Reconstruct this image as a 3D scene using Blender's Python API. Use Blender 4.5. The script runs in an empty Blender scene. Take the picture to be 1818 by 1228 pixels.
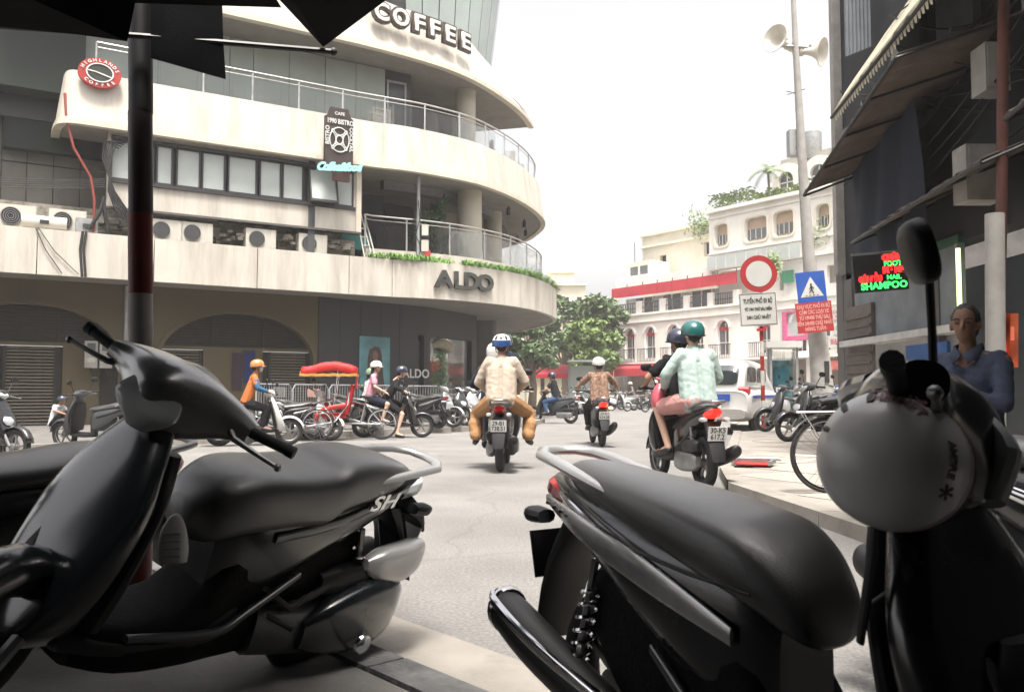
import bpy, math, random
from mathutils import Vector, Matrix, noise
R = math.radians
PI = math.pi
rnd = random.Random(7)
scene = bpy.context.scene
C = scene.collection

# ------------------------------------------------------------------ camera, light, exposure
F = 1515.0
CAMZ = 0.95
PITCH = math.atan(84.7 / F)
cam_d = bpy.data.cameras.new("camera")
cam_d.sensor_width = 36.0
cam_d.lens = 36.0 * F / 1818.0
cam_d.clip_start = 0.05
cam_d.clip_end = 2000
cam = bpy.data.objects.new("camera", cam_d)
C.objects.link(cam)
cam.location = (0, 0, CAMZ)
cam.rotation_euler = (PI / 2 + PITCH, 0, 0)
cam_d.dof.use_dof = True
cam_d.dof.focus_distance = 7.0
cam_d.dof.aperture_fstop = 9.0
scene.camera = cam

SUN_DIR = Vector((0.06, -0.34, 0.94)).normalized()
w = bpy.data.worlds.new("World")
scene.world = w
w.use_nodes = True
wn = w.node_tree
wn.nodes.clear()
sky = wn.nodes.new("ShaderNodeTexSky")
sky.sky_type = 'NISHITA'
sky.sun_disc = False
sky.sun_elevation = math.asin(SUN_DIR.z)
sky.sun_rotation = math.atan2(SUN_DIR.x, SUN_DIR.y)
sky.dust_density = 6.0
sky.air_density = 1.0
sky.ozone_density = 1.0
hsv = wn.nodes.new("ShaderNodeHueSaturation")
hsv.inputs['Saturation'].default_value = 0.22
hsv.inputs['Value'].default_value = 1.0
warm = wn.nodes.new("ShaderNodeMix")
warm.data_type = 'RGBA'
warm.blend_type = 'MULTIPLY'
warm.inputs[0].default_value = 1.0
warm.inputs[7].default_value = (1.0, 0.955, 0.93, 1)
bg = wn.nodes.new("ShaderNodeBackground")
bg.inputs['Strength'].default_value = 0.135
wo = wn.nodes.new("ShaderNodeOutputWorld")
wn.links.new(sky.outputs[0], hsv.inputs['Color'])
wn.links.new(hsv.outputs[0], warm.inputs[6])
wn.links.new(warm.outputs[2], bg.inputs[0])
wn.links.new(bg.outputs[0], wo.inputs[0])
sd = bpy.data.lights.new("sun", 'SUN')
sd.energy = 2.3
sd.angle = R(12)
sd.color = (1.0, 0.95, 0.88)
sun = bpy.data.objects.new("sun", sd)
C.objects.link(sun)
sun.rotation_euler = SUN_DIR.to_track_quat('Z', 'Y').to_euler()
scene.view_settings.view_transform = 'Standard'
scene.view_settings.look = 'None'
scene.view_settings.exposure = 1.5
scene.view_settings.gamma = 1.0
scene.view_settings.use_curve_mapping = False
scene.cycles.use_denoising = True
scene.cycles.max_bounces = 6
scene.cycles.transparent_max_bounces = 12


def at(px, py, Y):
    """world point seen at photograph pixel (px,py) at depth Y in front of the camera"""
    a, b = (px - 909) / F, (614 - py) / F
    cp, sp = math.cos(PITCH), math.sin(PITCH)
    dy, dz = cp - b * sp, sp + b * cp
    return Vector((a / dy * Y, Y, CAMZ + dz / dy * Y))


# ------------------------------------------------------------------ materials
MATS = {}


def mat(name, col, rough=0.6, metal=0.0, var=0.15, scale=6.0, bump=0.0, bscale=None, spec=0.5,
        trans=0.0, alpha=1.0, emit=None, estr=1.0, coat=0.0, dirt_or_glare=None, dirt_or_glare_amt=0.0, dirt_or_glare_scale=1.5,
        streak=False, dlo=.5, dhi=.75):
    if name in MATS:
        return MATS[name]
    m = bpy.data.materials.new(name)
    m.use_nodes = True
    nt = m.node_tree
    b = nt.nodes['Principled BSDF']
    b.inputs['Roughness'].default_value = rough
    b.inputs['Metallic'].default_value = metal
    b.inputs['Specular IOR Level'].default_value = spec
    b.inputs['Coat Weight'].default_value = coat
    b.inputs['Coat Roughness'].default_value = min(.3, rough * .6)
    b.inputs['Transmission Weight'].default_value = trans
    b.inputs['Alpha'].default_value = alpha
    b.inputs['Base Color'].default_value = (*col, 1)
    if emit:
        b.inputs['Emission Color'].default_value = (*emit, 1)
        b.inputs['Emission Strength'].default_value = estr
    L = nt.links
    tc = nt.nodes.new('ShaderNodeTexCoord')
    cur = None
    if var > 0:
        n = nt.nodes.new('ShaderNodeTexNoise')
        n.inputs['Scale'].default_value = scale
        n.inputs['Detail'].default_value = 5
        L.new(tc.outputs['Object'], n.inputs['Vector'])
        r = nt.nodes.new('ShaderNodeValToRGB')
        r.color_ramp.elements[0].position = 0.3
        r.color_ramp.elements[1].position = 0.7
        r.color_ramp.elements[0].color = (*[c * (1 - var) for c in col], 1)
        r.color_ramp.elements[1].color = (*[min(1, c * (1 + var)) for c in col], 1)
        L.new(n.outputs[0], r.inputs[0])
        cur = r.outputs[0]
        rr = nt.nodes.new('ShaderNodeMapRange')
        rr.inputs['To Min'].default_value = max(0.02, rough - 0.08)
        rr.inputs['To Max'].default_value = min(1, rough + 0.10)
        L.new(n.outputs[0], rr.inputs[0])
        L.new(rr.outputs[0], b.inputs['Roughness'])
    if dirt_or_glare and cur is not None:
        n2 = nt.nodes.new('ShaderNodeTexNoise')
        n2.inputs['Scale'].default_value = dirt_or_glare_scale
        n2.inputs['Detail'].default_value = 8
        n2.inputs['Roughness'].default_value = 0.7
        if streak:
            mp = nt.nodes.new('ShaderNodeMapping')
            mp.inputs['Scale'].default_value = (1, 1, 0.12)
            g = nt.nodes.new('ShaderNodeNewGeometry')
            L.new(g.outputs['Position'], mp.inputs[0])
            L.new(mp.outputs[0], n2.inputs['Vector'])
        else:
            L.new(tc.outputs['Object'], n2.inputs['Vector'])
        r2 = nt.nodes.new('ShaderNodeValToRGB')
        r2.color_ramp.elements[0].position = dlo
        r2.color_ramp.elements[1].position = dhi
        r2.color_ramp.elements[0].color = (0, 0, 0, 1)
        r2.color_ramp.elements[1].color = (dirt_or_glare_amt,) * 3 + (1,)
        L.new(n2.outputs[0], r2.inputs[0])
        mx = nt.nodes.new('ShaderNodeMix')
        mx.data_type = 'RGBA'
        L.new(r2.outputs[0], mx.inputs[0])
        L.new(cur, mx.inputs[6])
        mx.inputs[7].default_value = (*dirt_or_glare, 1)
        cur = mx.outputs[2]
    if cur is not None:
        L.new(cur, b.inputs['Base Color'])
    if bump > 0:
        n3 = nt.nodes.new('ShaderNodeTexNoise')
        n3.inputs['Scale'].default_value = bscale or scale * 6
        n3.inputs['Detail'].default_value = 6
        L.new(tc.outputs['Object'], n3.inputs['Vector'])
        bp = nt.nodes.new('ShaderNodeBump')
        bp.inputs['Strength'].default_value = bump
        bp.inputs['Distance'].default_value = 0.01
        L.new(n3.outputs[0], bp.inputs['Height'])
        L.new(bp.outputs[0], b.inputs['Normal'])
    MATS[name] = m
    return m


# ------------------------------------------------------------------ mesh builder
class MB:
    def __init__(s, M=None):
        s.v, s.f, s.M = [], [], M or Matrix()

    def add(s, vs, fs, M=None):
        T = s.M @ M if M is not None else s.M
        b = len(s.v)
        s.v += [T @ Vector(p) for p in vs]
        s.f += [tuple(i + b for i in f) for f in fs]
        return s

    def box(s, c, size, M=None, taper=1.0):
        x, y, z = size[0] / 2, size[1] / 2, size[2] / 2
        c = Vector(c)
        vs = []
        for k, t in ((-1, 1.0), (1, taper)):
            for a, b in ((-1, -1), (1, -1), (1, 1), (-1, 1)):
                vs.append(c + Vector((a * x * t, b * y * t, k * z)))
        return s.add(vs, [(3, 2, 1, 0), (4, 5, 6, 7), (0, 1, 5, 4), (1, 2, 6, 5), (2, 3, 7, 6), (3, 0, 4, 7)], M)

    def tube(s, pts, r, n=8, M=None, caps=True, flat=1.0):
        pts = [Vector(p) for p in pts]
        rs = r if isinstance(r, (list, tuple)) else [r] * len(pts)
        vs, fs = [], []
        up = None
        for i, p in enumerate(pts):
            d = (pts[min(i + 1, len(pts) - 1)] - pts[max(i - 1, 0)]).normalized()
            if up is None:
                up = Vector((0, 0, 1)) if abs(d.z) < 0.9 else Vector((1, 0, 0))
            a = d.cross(up)
            if a.length < 1e-5:
                a = d.orthogonal()
            a.normalize()
            b2 = a.cross(d).normalized()
            up = b2
            for k in range(n):
                t = 2 * PI * k / n
                vs.append(p + a * math.cos(t) * rs[i] + b2 * math.sin(t) * rs[i] * flat)
        for i in range(len(pts) - 1):
            for k in range(n):
                k2 = (k + 1) % n
                fs.append((i * n + k, i * n + k2, (i + 1) * n + k2, (i + 1) * n + k))
        if caps:
            fs.append(tuple(reversed(range(n))))
            fs.append(tuple(range((len(pts) - 1) * n, len(pts) * n)))
        return s.add(vs, fs, M)

    def capsule(s, p0, r0, p1, r1, n=10):
        p0, p1 = Vector(p0), Vector(p1)
        d = (p1 - p0)
        if d.length < 1e-4:
            d = Vector((0, 0, 1e-3))
        d = d.normalized()
        pts, rs = [], []
        for a in (80, 55, 30):
            pts.append(p0 - d * r0 * math.sin(R(a)))
            rs.append(r0 * math.cos(R(a)))
        pts += [p0, p1]
        rs += [r0, r1]
        for a in (30, 55, 80):
            pts.append(p1 + d * r1 * math.sin(R(a)))
            rs.append(r1 * math.cos(R(a)))
        return s.tube(pts, rs, n)

    def ball(s, c, r, n=12, m=8, M=None):
        r = r if isinstance(r, (list, tuple)) else (r, r, r)
        vs, fs = [], []
        for i in range(m + 1):
            a = -PI / 2 + PI * i / m
            for k in range(n):
                t = 2 * PI * k / n
                vs.append((c[0] + r[0] * math.cos(a) * math.cos(t), c[1] + r[1] * math.cos(a) * math.sin(t), c[2] + r[2] * math.sin(a)))
        for i in range(m):
            for k in range(n):
                k2 = (k + 1) % n
                fs.append((i * n + k, i * n + k2, (i + 1) * n + k2, (i + 1) * n + k))
        return s.add(vs, fs, M)

    def lathe(s, prof, n=24, M=None, caps=False, closed=False):
        """profile of (r, z) spun about z"""
        vs, fs = [], []
        for r, z in prof:
            for k in range(n):
                t = 2 * PI * k / n
                vs.append((r * math.cos(t), r * math.sin(t), z))
        m = len(prof)
        for i in range(m if closed else m - 1):
            j = (i + 1) % m
            for k in range(n):
                k2 = (k + 1) % n
                fs.append((i * n + k, i * n + k2, j * n + k2, j * n + k))
        if caps:
            fs.append(tuple(reversed(range(n))))
            fs.append(tuple(range((m - 1) * n, m * n)))
        return s.add(vs, fs, M)

    def loft(s, secs, axis='x', n=20, sub=4, M=None):
        """secs: (pos along axis, centre1, centre2, half1, half2, exponent). axis x: 1=y 2=z; axis z: 1=x 2=y; axis y: 1=x 2=z"""
        secs = [tuple(q) + ((2.4,) if len(q) == 5 else ()) for q in secs]
        out = []
        N = len(secs)
        for i in range(N - 1):
            p0, p1, p2, p3 = secs[max(i - 1, 0)], secs[i], secs[i + 1], secs[min(i + 2, N - 1)]
            for j in range(sub):
                t = j / sub
                q = []
                for a, b, c, d in zip(p0, p1, p2, p3):
                    q.append(0.5 * (2 * b + (c - a) * t + (2 * a - 5 * b + 4 * c - d) * t * t + (3 * b - a - 3 * c + d) * t ** 3))
                out.append(q)
        out.append(list(secs[-1]))
        vs, fs = [], []
        for q in out:
            e = max(1.2, q[5])
            for k in range(n):
                t = 2 * PI * k / n
                ct, st = math.cos(t), math.sin(t)
                a = q[1] + max(q[3], .001) * abs(ct) ** (2 / e) * (1 if ct >= 0 else -1)
                b = q[2] + max(q[4], .001) * abs(st) ** (2 / e) * (1 if st >= 0 else -1)
                vs.append({'x': (q[0], a, b), 'z': (a, b, q[0]), 'y': (a, q[0], b)}[axis])
        for i in range(len(out) - 1):
            for k in range(n):
                k2 = (k + 1) % n
                fs.append((i * n + k, i * n + k2, (i + 1) * n + k2, (i + 1) * n + k))
        fs.append(tuple(reversed(range(n))))
        fs.append(tuple(range((len(out) - 1) * n, len(out) * n)))
        return s.add(vs, fs, M)

    def prism(s, outline, h0, h1, M=None):
        """outline in xy, extruded from z=h0 to h1"""
        n = len(outline)
        vs = [(x, y, h0) for x, y in outline] + [(x, y, h1) for x, y in outline]
        fs = [tuple(reversed(range(n))), tuple(range(n, 2 * n))]
        fs += [(k, (k + 1) % n, n + (k + 1) % n, n + k) for k in range(n)]
        return s.add(vs, fs, M)

    def band(s, bot, top, z0, z1, th):
        """a parapet swept on plan paths: outer face from bot (z0) to top (z1), thickness th inward"""
        def inset(path):
            o = []
            for i, p in enumerate(path):
                a, b = path[max(i - 1, 0)], path[min(i + 1, len(path) - 1)]
                d = Vector((b[0] - a[0], b[1] - a[1])).normalized()
                o.append((p[0] - d.y * th, p[1] + d.x * th))
            return o
        ib, it = inset(bot), inset(top)
        vs, fs = [], []
        for i in range(len(bot)):
            vs += [(*bot[i], z0), (*top[i], z1), (*it[i], z1), (*ib[i], z0)]
        for i in range(len(bot) - 1):
            for k in range(4):
                k2 = (k + 1) % 4
                fs.append((i * 4 + k, i * 4 + k2, (i + 1) * 4 + k2, (i + 1) * 4 + k))
        fs.append((0, 1, 2, 3))
        e = (len(bot) - 1) * 4
        fs.append((e + 3, e + 2, e + 1, e))
        return s.add(vs, fs)

    def build(s, name, m, parent=None, smooth=True, ang=38, kind=None):
        me = bpy.data.meshes.new(name)
        me.from_pydata([tuple(p) for p in s.v], [], s.f)
        me.validate()
        me.update()
        o = bpy.data.objects.new(name, me)
        if m:
            me.materials.append(m)
        C.objects.link(o)
        # consistent normals
        import bmesh
        bm = bmesh.new()
        bm.from_mesh(me)
        if len(bm.faces) < 60000:
            bmesh.ops.recalc_face_normals(bm, faces=bm.faces)
            bm.to_mesh(me)
        bm.free()
        if smooth:
            me.polygons.foreach_set('use_smooth', [True] * len(me.polygons))
            me.set_sharp_from_angle(angle=R(ang))
        if parent:
            o.parent = parent
        if kind:
            o['kind'] = kind
        return o


def tag(o, label=None, cat=None, group=None, kind=None):
    if label:
        o['label'] = label
    if cat:
        o['category'] = cat
    if group:
        o['group'] = group
    if kind:
        o['kind'] = kind
    return o


def thing(name, label, cat, loc=(0, 0, 0), rz=0, group=None, rot=None):
    o = bpy.data.objects.new(name, None)
    o.empty_display_size = 0.1
    C.objects.link(o)
    o.location = loc
    o.rotation_euler = rot if rot else (0, 0, rz)
    return tag(o, label, cat, group)


def copy_tree(o, parent=None):
    c = o.copy()
    C.objects.link(c)
    c.parent = parent
    for ch in o.children:
        copy_tree(ch, c)
    return c


def inst(o, M, parent=None, name=None):
    """one more piece sharing o's mesh"""
    c = bpy.data.objects.new(name or o.name.split('.')[0], o.data)
    C.objects.link(c)
    c.parent = parent
    c.matrix_basis = M
    return c


def basis(origin, u, up=(0, 0, 1)):
    """wall frame: X along u, Y up, Z outward (u x up)"""
    u, up = Vector(u).normalized(), Vector(up).normalized()
    n = u.cross(up).normalized()
    up = n.cross(u).normalized()
    M = Matrix((u, up, n)).transposed().to_4x4()
    M.translation = Vector(origin)
    return M


def curve_mesh(name, splines, th, M, m, parent=None, kind=None, res=1):
    """a flat plate with holes: splines are closed point lists in local XY, th thick along local Z"""
    cu = bpy.data.curves.new(name, 'CURVE')
    cu.dimensions = '2D'
    cu.fill_mode = 'BOTH'
    cu.extrude = th / 2
    for pts in splines:
        sp = cu.splines.new('POLY')
        sp.points.add(len(pts) - 1)
        for i, p in enumerate(pts):
            sp.points[i].co = (p[0], p[1], 0, 1)
        sp.use_cyclic_u = True
    t = bpy.data.objects.new('tmp', cu)
    me = bpy.data.meshes.new_from_object(t)
    bpy.data.objects.remove(t)
    bpy.data.curves.remove(cu)
    me.name = name
    me.materials.clear()
    me.materials.append(m)
    o = bpy.data.objects.new(name, me)
    C.objects.link(o)
    o.parent = parent
    o.matrix_basis = M @ Matrix.Translation((0, 0, -th / 2))
    if kind:
        o['kind'] = kind
    return o


def text(s, size, M, m, parent=None, ext=0.01, bold=0.0, name='lettering', shear=0.0, align='CENTER', space=1.0, xs=1.0):
    cu = bpy.data.curves.new(name, 'FONT')
    cu.body = s
    cu.size = size
    cu.extrude = ext
    cu.offset = bold
    cu.shear = shear
    cu.space_character = space
    cu.align_x = align
    cu.align_y = 'CENTER'
    cu.resolution_u = 3
    t = bpy.data.objects.new('tmp', cu)
    me = bpy.data.meshes.new_from_object(t)
    bpy.data.objects.remove(t)
    bpy.data.curves.remove(cu)
    me.name = name
    me.materials.clear()
    me.materials.append(m)
    o = bpy.data.objects.new(name, me)
    C.objects.link(o)
    o.parent = parent
    o.matrix_basis = M @ Matrix.Diagonal((xs, 1, 1, 1))
    return o


def circ(cx, cy, rx, ry=None, n=28, a0=0, a1=360):
    ry = ry or rx
    full = abs(a1 - a0) >= 360
    return [(cx + rx * math.cos(R(a0 + (a1 - a0) * k / (n if full else n - 1))), cy + ry * math.sin(R(a0 + (a1 - a0) * k / (n if full else n - 1)))) for k in range(n)]


def rrect(x0, y0, x1, y1, r, n=4):
    o = []
    for cx, cy, a in ((x1 - r, y1 - r, 0), (x0 + r, y1 - r, 90), (x0 + r, y0 + r, 180), (x1 - r, y0 + r, 270)):
        for k in range(n + 1):
            t = R(a + 90 * k / n)
            o.append((cx + r * math.cos(t), cy + r * math.sin(t)))
    return o


def T(x, y, z):
    return Matrix.Translation((x, y, z))


def RX(a):
    return Matrix.Rotation(R(a), 4, 'X')


def RY(a):
    return Matrix.Rotation(R(a), 4, 'Y')


def RZ(a):
    return Matrix.Rotation(R(a), 4, 'Z')


# ------------------------------------------------------------------ palette
m_asphalt = mat('asphalt', (0.19, 0.184, 0.174), 0.8, var=0.16, scale=0.9, bump=0.7, bscale=70, dirt_or_glare=(0.125, 0.12, 0.11), dirt_or_glare_amt=0.55, dirt_or_glare_scale=0.8)
m_gutter = mat('gutter_concrete', (0.27, 0.25, 0.22), 0.85, var=0.15, scale=3, bump=0.4, bscale=60, dirt_or_glare=(0.16, 0.15, 0.13), dirt_or_glare_amt=0.8, dirt_or_glare_scale=2.5)
m_kerb = mat('kerb_stone', (0.10, 0.10, 0.10), 0.85, var=0.35, scale=9, bump=0.9, bscale=35, dirt_or_glare=(0.03, 0.03, 0.035), dirt_or_glare_amt=0.9, dirt_or_glare_scale=6)
m_pave = mat('paving', (0.13, 0.125, 0.115), 0.85, var=0.25, scale=4, bump=0.5, bscale=50, dirt_or_glare=(0.10, 0.10, 0.10), dirt_or_glare_amt=0.9, dirt_or_glare_scale=3)
m_slab = mat('paving_slab', (0.34, 0.31, 0.27), 0.85, var=0.12, scale=2, bump=0.3, bscale=40, dirt_or_glare=(0.20, 0.18, 0.16), dirt_or_glare_amt=0.7, dirt_or_glare_scale=2)
m_white = mat('cream_render', (0.52, 0.49, 0.43), 0.8, var=0.06, scale=1.2, bump=0.12, bscale=30, dirt_or_glare=(0.24, 0.215, 0.17), dirt_or_glare_amt=0.7, dirt_or_glare_scale=2.2, streak=True, dlo=.44, dhi=.74)
m_trim = mat('cream_trim', (0.56, 0.51, 0.42), 0.75, var=0.05, scale=2, dirt_or_glare=(0.36, 0.32, 0.26), dirt_or_glare_amt=0.6, dirt_or_glare_scale=3)
m_soffit = mat('soffit', (0.24, 0.225, 0.20), 0.85, var=0.1, scale=2, dirt_or_glare=(0.16, 0.14, 0.12), dirt_or_glare_amt=0.6, dirt_or_glare_scale=1.5)
m_yellow = mat('yellow_plaster', (0.095, 0.076, 0.042), 0.85, var=0.08, scale=1.5, bump=0.2, dirt_or_glare=(0.07, 0.06, 0.045), dirt_or_glare_amt=0.7, dirt_or_glare_scale=1.5, streak=True)
m_darkwall = mat('charcoal_cladding', (0.022, 0.023, 0.025), 0.55, var=0.15, scale=2)
m_louver = mat('dark_timber_louvre', (0.022, 0.018, 0.014), 0.6, var=0.3, scale=5)
m_frame = mat('dark_window_frame', (0.03, 0.03, 0.032), 0.45, var=0.1)
m_frost = mat('frosted_pane', (0.42, 0.46, 0.44), 0.35, var=0.10, scale=1.2, spec=0.6)
m_conc = mat('greenish_panel', (0.30, 0.34, 0.31), 0.45, var=0.15, scale=0.9, dirt_or_glare=(0.33, 0.30, 0.18), dirt_or_glare_amt=0.7, dirt_or_glare_scale=0.8)
m_panelgrey = mat('grey_cladding', (0.13, 0.125, 0.11), 0.8, var=0.1, scale=2, dirt_or_glare=(0.10, 0.09, 0.08), dirt_or_glare_amt=0.7, dirt_or_glare_scale=1.5, streak=True)
m_rubble = mat('rubble_wall', (0.26, 0.24, 0.20), 0.95, var=0.35, scale=4, bump=1.0, bscale=14, dirt_or_glare=(0.06, 0.05, 0.05), dirt_or_glare_amt=1.0, dirt_or_glare_scale=5)
m_glass = mat('clear_glass', (0.75, 0.82, 0.80), 0.03, var=0, trans=1.0, spec=0.5, alpha=0.45)
m_darkglass = mat('dark_glass', (0.03, 0.04, 0.045), 0.08, var=0.0, spec=0.8)
m_farglass = mat('far_window_glass', (0.10, 0.11, 0.12), 0.12, var=0.3, scale=0.8, spec=0.8)
m_steel = mat('brushed_steel', (0.55, 0.54, 0.52), 0.3, 1.0, var=0.1)
m_chrome = mat('chrome', (0.75, 0.75, 0.76), 0.12, 1.0, var=0.05)
m_galv = mat('galvanised_metal', (0.34, 0.35, 0.35), 0.5, 0.6, var=0.2, dirt_or_glare=(0.2, 0.15, 0.1), dirt_or_glare_amt=0.5)
m_black = mat('black_plastic', (0.006, 0.006, 0.007), 0.5, var=0.2, scale=20, bump=0.1, bscale=400)
m_rubber = mat('black_rubber', (0.018, 0.018, 0.018), 0.7, var=0.3, scale=15, bump=0.2, bscale=150)
m_seat = mat('seat_vinyl', (0.040, 0.040, 0.039), 0.36, var=0.12, scale=8, bump=0.22, bscale=420, spec=1.0, coat=.4, dirt_or_glare=(.075, .073, .068), dirt_or_glare_amt=.5, dirt_or_glare_scale=3)  # pale mottle stands in for sky glare on the seat tops
m_redglass = mat('red_lens', (0.32, 0.015, 0.015), 0.15, var=0.1, spec=0.7)
m_redlit = mat('lit_red_lens', (0.5, 0.02, 0.02), 0.2, var=0.0, emit=(1, 0.03, 0.02), estr=.6)
m_amberlit = mat('lit_amber_lens', (0.6, 0.3, 0.05), 0.2, var=0.0, emit=(1, 0.55, 0.15), estr=3.0)
m_lens = mat('clear_lens', (0.45, 0.47, 0.48), 0.12, var=0.1, spec=0.8)
m_plate = mat('white_plate', (0.66, 0.66, 0.64), 0.5, var=0.05)
m_ink = mat('black_print', (0.02, 0.02, 0.02), 0.6, var=0)
m_alloy = mat('cast_alloy', (0.28, 0.28, 0.28), 0.4, 0.8, var=0.2, scale=10)
m_red = mat('red_paint', (0.42, 0.022, 0.03), 0.5, var=0.12)
m_redcloth = mat('red_vinyl', (0.40, 0.013, 0.012), 0.45, var=0.12, bump=0.2)
m_signred = mat('sign_red', (0.33, 0.022, 0.022), 0.5, var=0.06)
m_signwhite = mat('sign_white', (0.50, 0.50, 0.47), 0.5, var=0.06, dirt_or_glare=(0.35, 0.35, 0.33), dirt_or_glare_amt=0.5)
m_signblue = mat('sign_blue', (0.015, 0.07, 0.32), 0.5, var=0.06)
m_polewhite = mat('pole_white', (0.52, 0.5, 0.46), 0.6, var=0.1, dirt_or_glare=(0.25, 0.2, 0.15), dirt_or_glare_amt=0.7, dirt_or_glare_scale=8)
m_postred = mat('post_dark_red', (0.11, 0.014, 0.008), 0.5, var=0.25, dirt_or_glare=(0.04, 0.02, 0.015), dirt_or_glare_amt=0.7, dirt_or_glare_scale=8)
m_polered = mat('pole_red', (0.28, 0.02, 0.012), 0.45, var=0.15, dirt_or_glare=(0.1, 0.03, 0.02), dirt_or_glare_amt=0.6, dirt_or_glare_scale=8)
m_polegrey = mat('pole_grey', (0.30, 0.29, 0.27), 0.75, var=0.12, scale=5, dirt_or_glare=(0.15, 0.12, 0.1), dirt_or_glare_amt=0.6)
m_fabric = mat('dark_canopy_cloth', (0.008, 0.008, 0.009), 0.95, var=0.2, bump=0.4, bscale=300, spec=0.1)
m_skin = mat('skin', (0.34, 0.185, 0.12), 0.55, var=0.06, scale=12)
m_skin_pale = mat('skin_pale', (0.58, 0.37, 0.27), 0.55, var=0.05, scale=12)
m_hair = mat('black_hair', (0.012, 0.010, 0.009), 0.55, var=0.3, scale=60, bump=0.6, bscale=200)
m_tree = mat('leaf_green', (0.11, 0.16, 0.075), 0.6, var=0.35, scale=1.2)
m_tree2 = mat('leaf_light', (0.17, 0.235, 0.085), 0.6, var=0.3, scale=1.2)
m_plant = mat('plant_green', (0.10, 0.22, 0.03), 0.5, var=0.3, scale=3)
m_bark = mat('bark', (0.11, 0.085, 0.06), 0.9, var=0.3, scale=8, bump=0.6)

# fine grain, patches and cracks for the road
nt_ = m_asphalt.node_tree
bs0 = nt_.nodes['Principled BSDF']
src = bs0.inputs['Base Color'].links[0].from_socket
tc_ = nt_.nodes.new('ShaderNodeTexCoord')
fn = nt_.nodes.new('ShaderNodeTexNoise')
fn.inputs['Scale'].default_value = 55
fn.inputs['Detail'].default_value = 4
nt_.links.new(tc_.outputs['Object'], fn.inputs['Vector'])
mr_ = nt_.nodes.new('ShaderNodeMapRange')
mr_.inputs['From Min'].default_value = .3
mr_.inputs['From Max'].default_value = .7
mr_.inputs['To Min'].default_value = .72
mr_.inputs['To Max'].default_value = 1.22
nt_.links.new(fn.outputs[0], mr_.inputs[0])
mm_ = nt_.nodes.new('ShaderNodeMix')
mm_.data_type = 'RGBA'
mm_.blend_type = 'MULTIPLY'
mm_.inputs[0].default_value = 1
nt_.links.new(src, mm_.inputs[6])
nt_.links.new(mr_.outputs[0], mm_.inputs[7])
wn_ = nt_.nodes.new('ShaderNodeTexNoise')
wn_.inputs['Scale'].default_value = 1.2
nt_.links.new(tc_.outputs['Object'], wn_.inputs['Vector'])
vm = nt_.nodes.new('ShaderNodeMix')
vm.data_type = 'VECTOR'
vm.inputs[0].default_value = .35
nt_.links.new(tc_.outputs['Object'], vm.inputs[4])
nt_.links.new(wn_.outputs['Color'], vm.inputs[5])
vo = nt_.nodes.new('ShaderNodeTexVoronoi')
vo.feature = 'DISTANCE_TO_EDGE'
vo.inputs['Scale'].default_value = .5
nt_.links.new(vm.outputs[1], vo.inputs['Vector'])
cr_ = nt_.nodes.new('ShaderNodeMapRange')
cr_.inputs['From Min'].default_value = 0.002
cr_.inputs['From Max'].default_value = 0.008
cr_.inputs['To Min'].default_value = .88
cr_.inputs['To Max'].default_value = 1.0
nt_.links.new(vo.outputs[0], cr_.inputs[0])
m2_ = nt_.nodes.new('ShaderNodeMix')
m2_.data_type = 'RGBA'
m2_.blend_type = 'MULTIPLY'
m2_.inputs[0].default_value = 1
nt_.links.new(mm_.outputs[2], m2_.inputs[6])
nt_.links.new(cr_.outputs[0], m2_.inputs[7])
nt_.links.new(m2_.outputs[2], bs0.inputs['Base Color'])
# ================================================================== GROUND
def sheet(name, pts, z, m, kind='structure', parent=None, thick=0.0):
    b = MB()
    if thick:
        b.prism(pts, z - thick, z)
    else:
        b.add([(x, y, z) for x, y in pts], [tuple(range(len(pts)))])
    return b.build(name, m, parent, smooth=False, kind=kind)


sheet('ground', [(-400, -60), (400, -60), (400, 700), (-400, 700)], -0.008, m_gutter)
sheet('road', [(-70, -20), (70, -20), (70, 260), (-70, 260)], 0.0, m_asphalt)

# near pavement under the parked scooters, its kerb and gutter
KD = Vector((0.66, -0.75)).normalized()
KP = Vector((-0.66, 3.33))
KN = Vector((KD.y, -KD.x))      # toward camera side
if KN.y > 0:
    KN = -KN


def kpt(s, d):
    p = KP + KD * s + KN * d
    return (p.x, p.y)


sheet('near_pavement', [kpt(-14, 0.16), kpt(9, 0.16), kpt(9, 9), kpt(-14, 9)], 0.03, m_pave, thick=0.05)
kerb0 = None
for i in range(-12, 9):
    if kerb0 is None:
        b = MB()
        pr = [(-0.44, 0), (0.44, 0), (0.44, 0.15), (-0.44, 0.15)]
        b.box((0, 0, 0), (0.885, 0.15, 0.10))
        kerb0 = b.build('kerb_stone', m_kerb, None, smooth=False, kind='structure')
        k = kerb0
    else:
        k = kerb0.copy()
        C.objects.link(k)
    p = kpt(i * 0.9, 0.08)
    k.matrix_world = Matrix.Translation((p[0], p[1], -0.002 + rnd.uniform(-0.004, 0.004))) @ Matrix.Rotation(math.atan2(KD.y, KD.x) + rnd.uniform(-.006, .006), 4, 'Z')
sheet('gutter_strip', [kpt(-14, 0), kpt(9, 0), kpt(9, -0.36), kpt(-14, -0.36)], 0.004, m_gutter)

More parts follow.
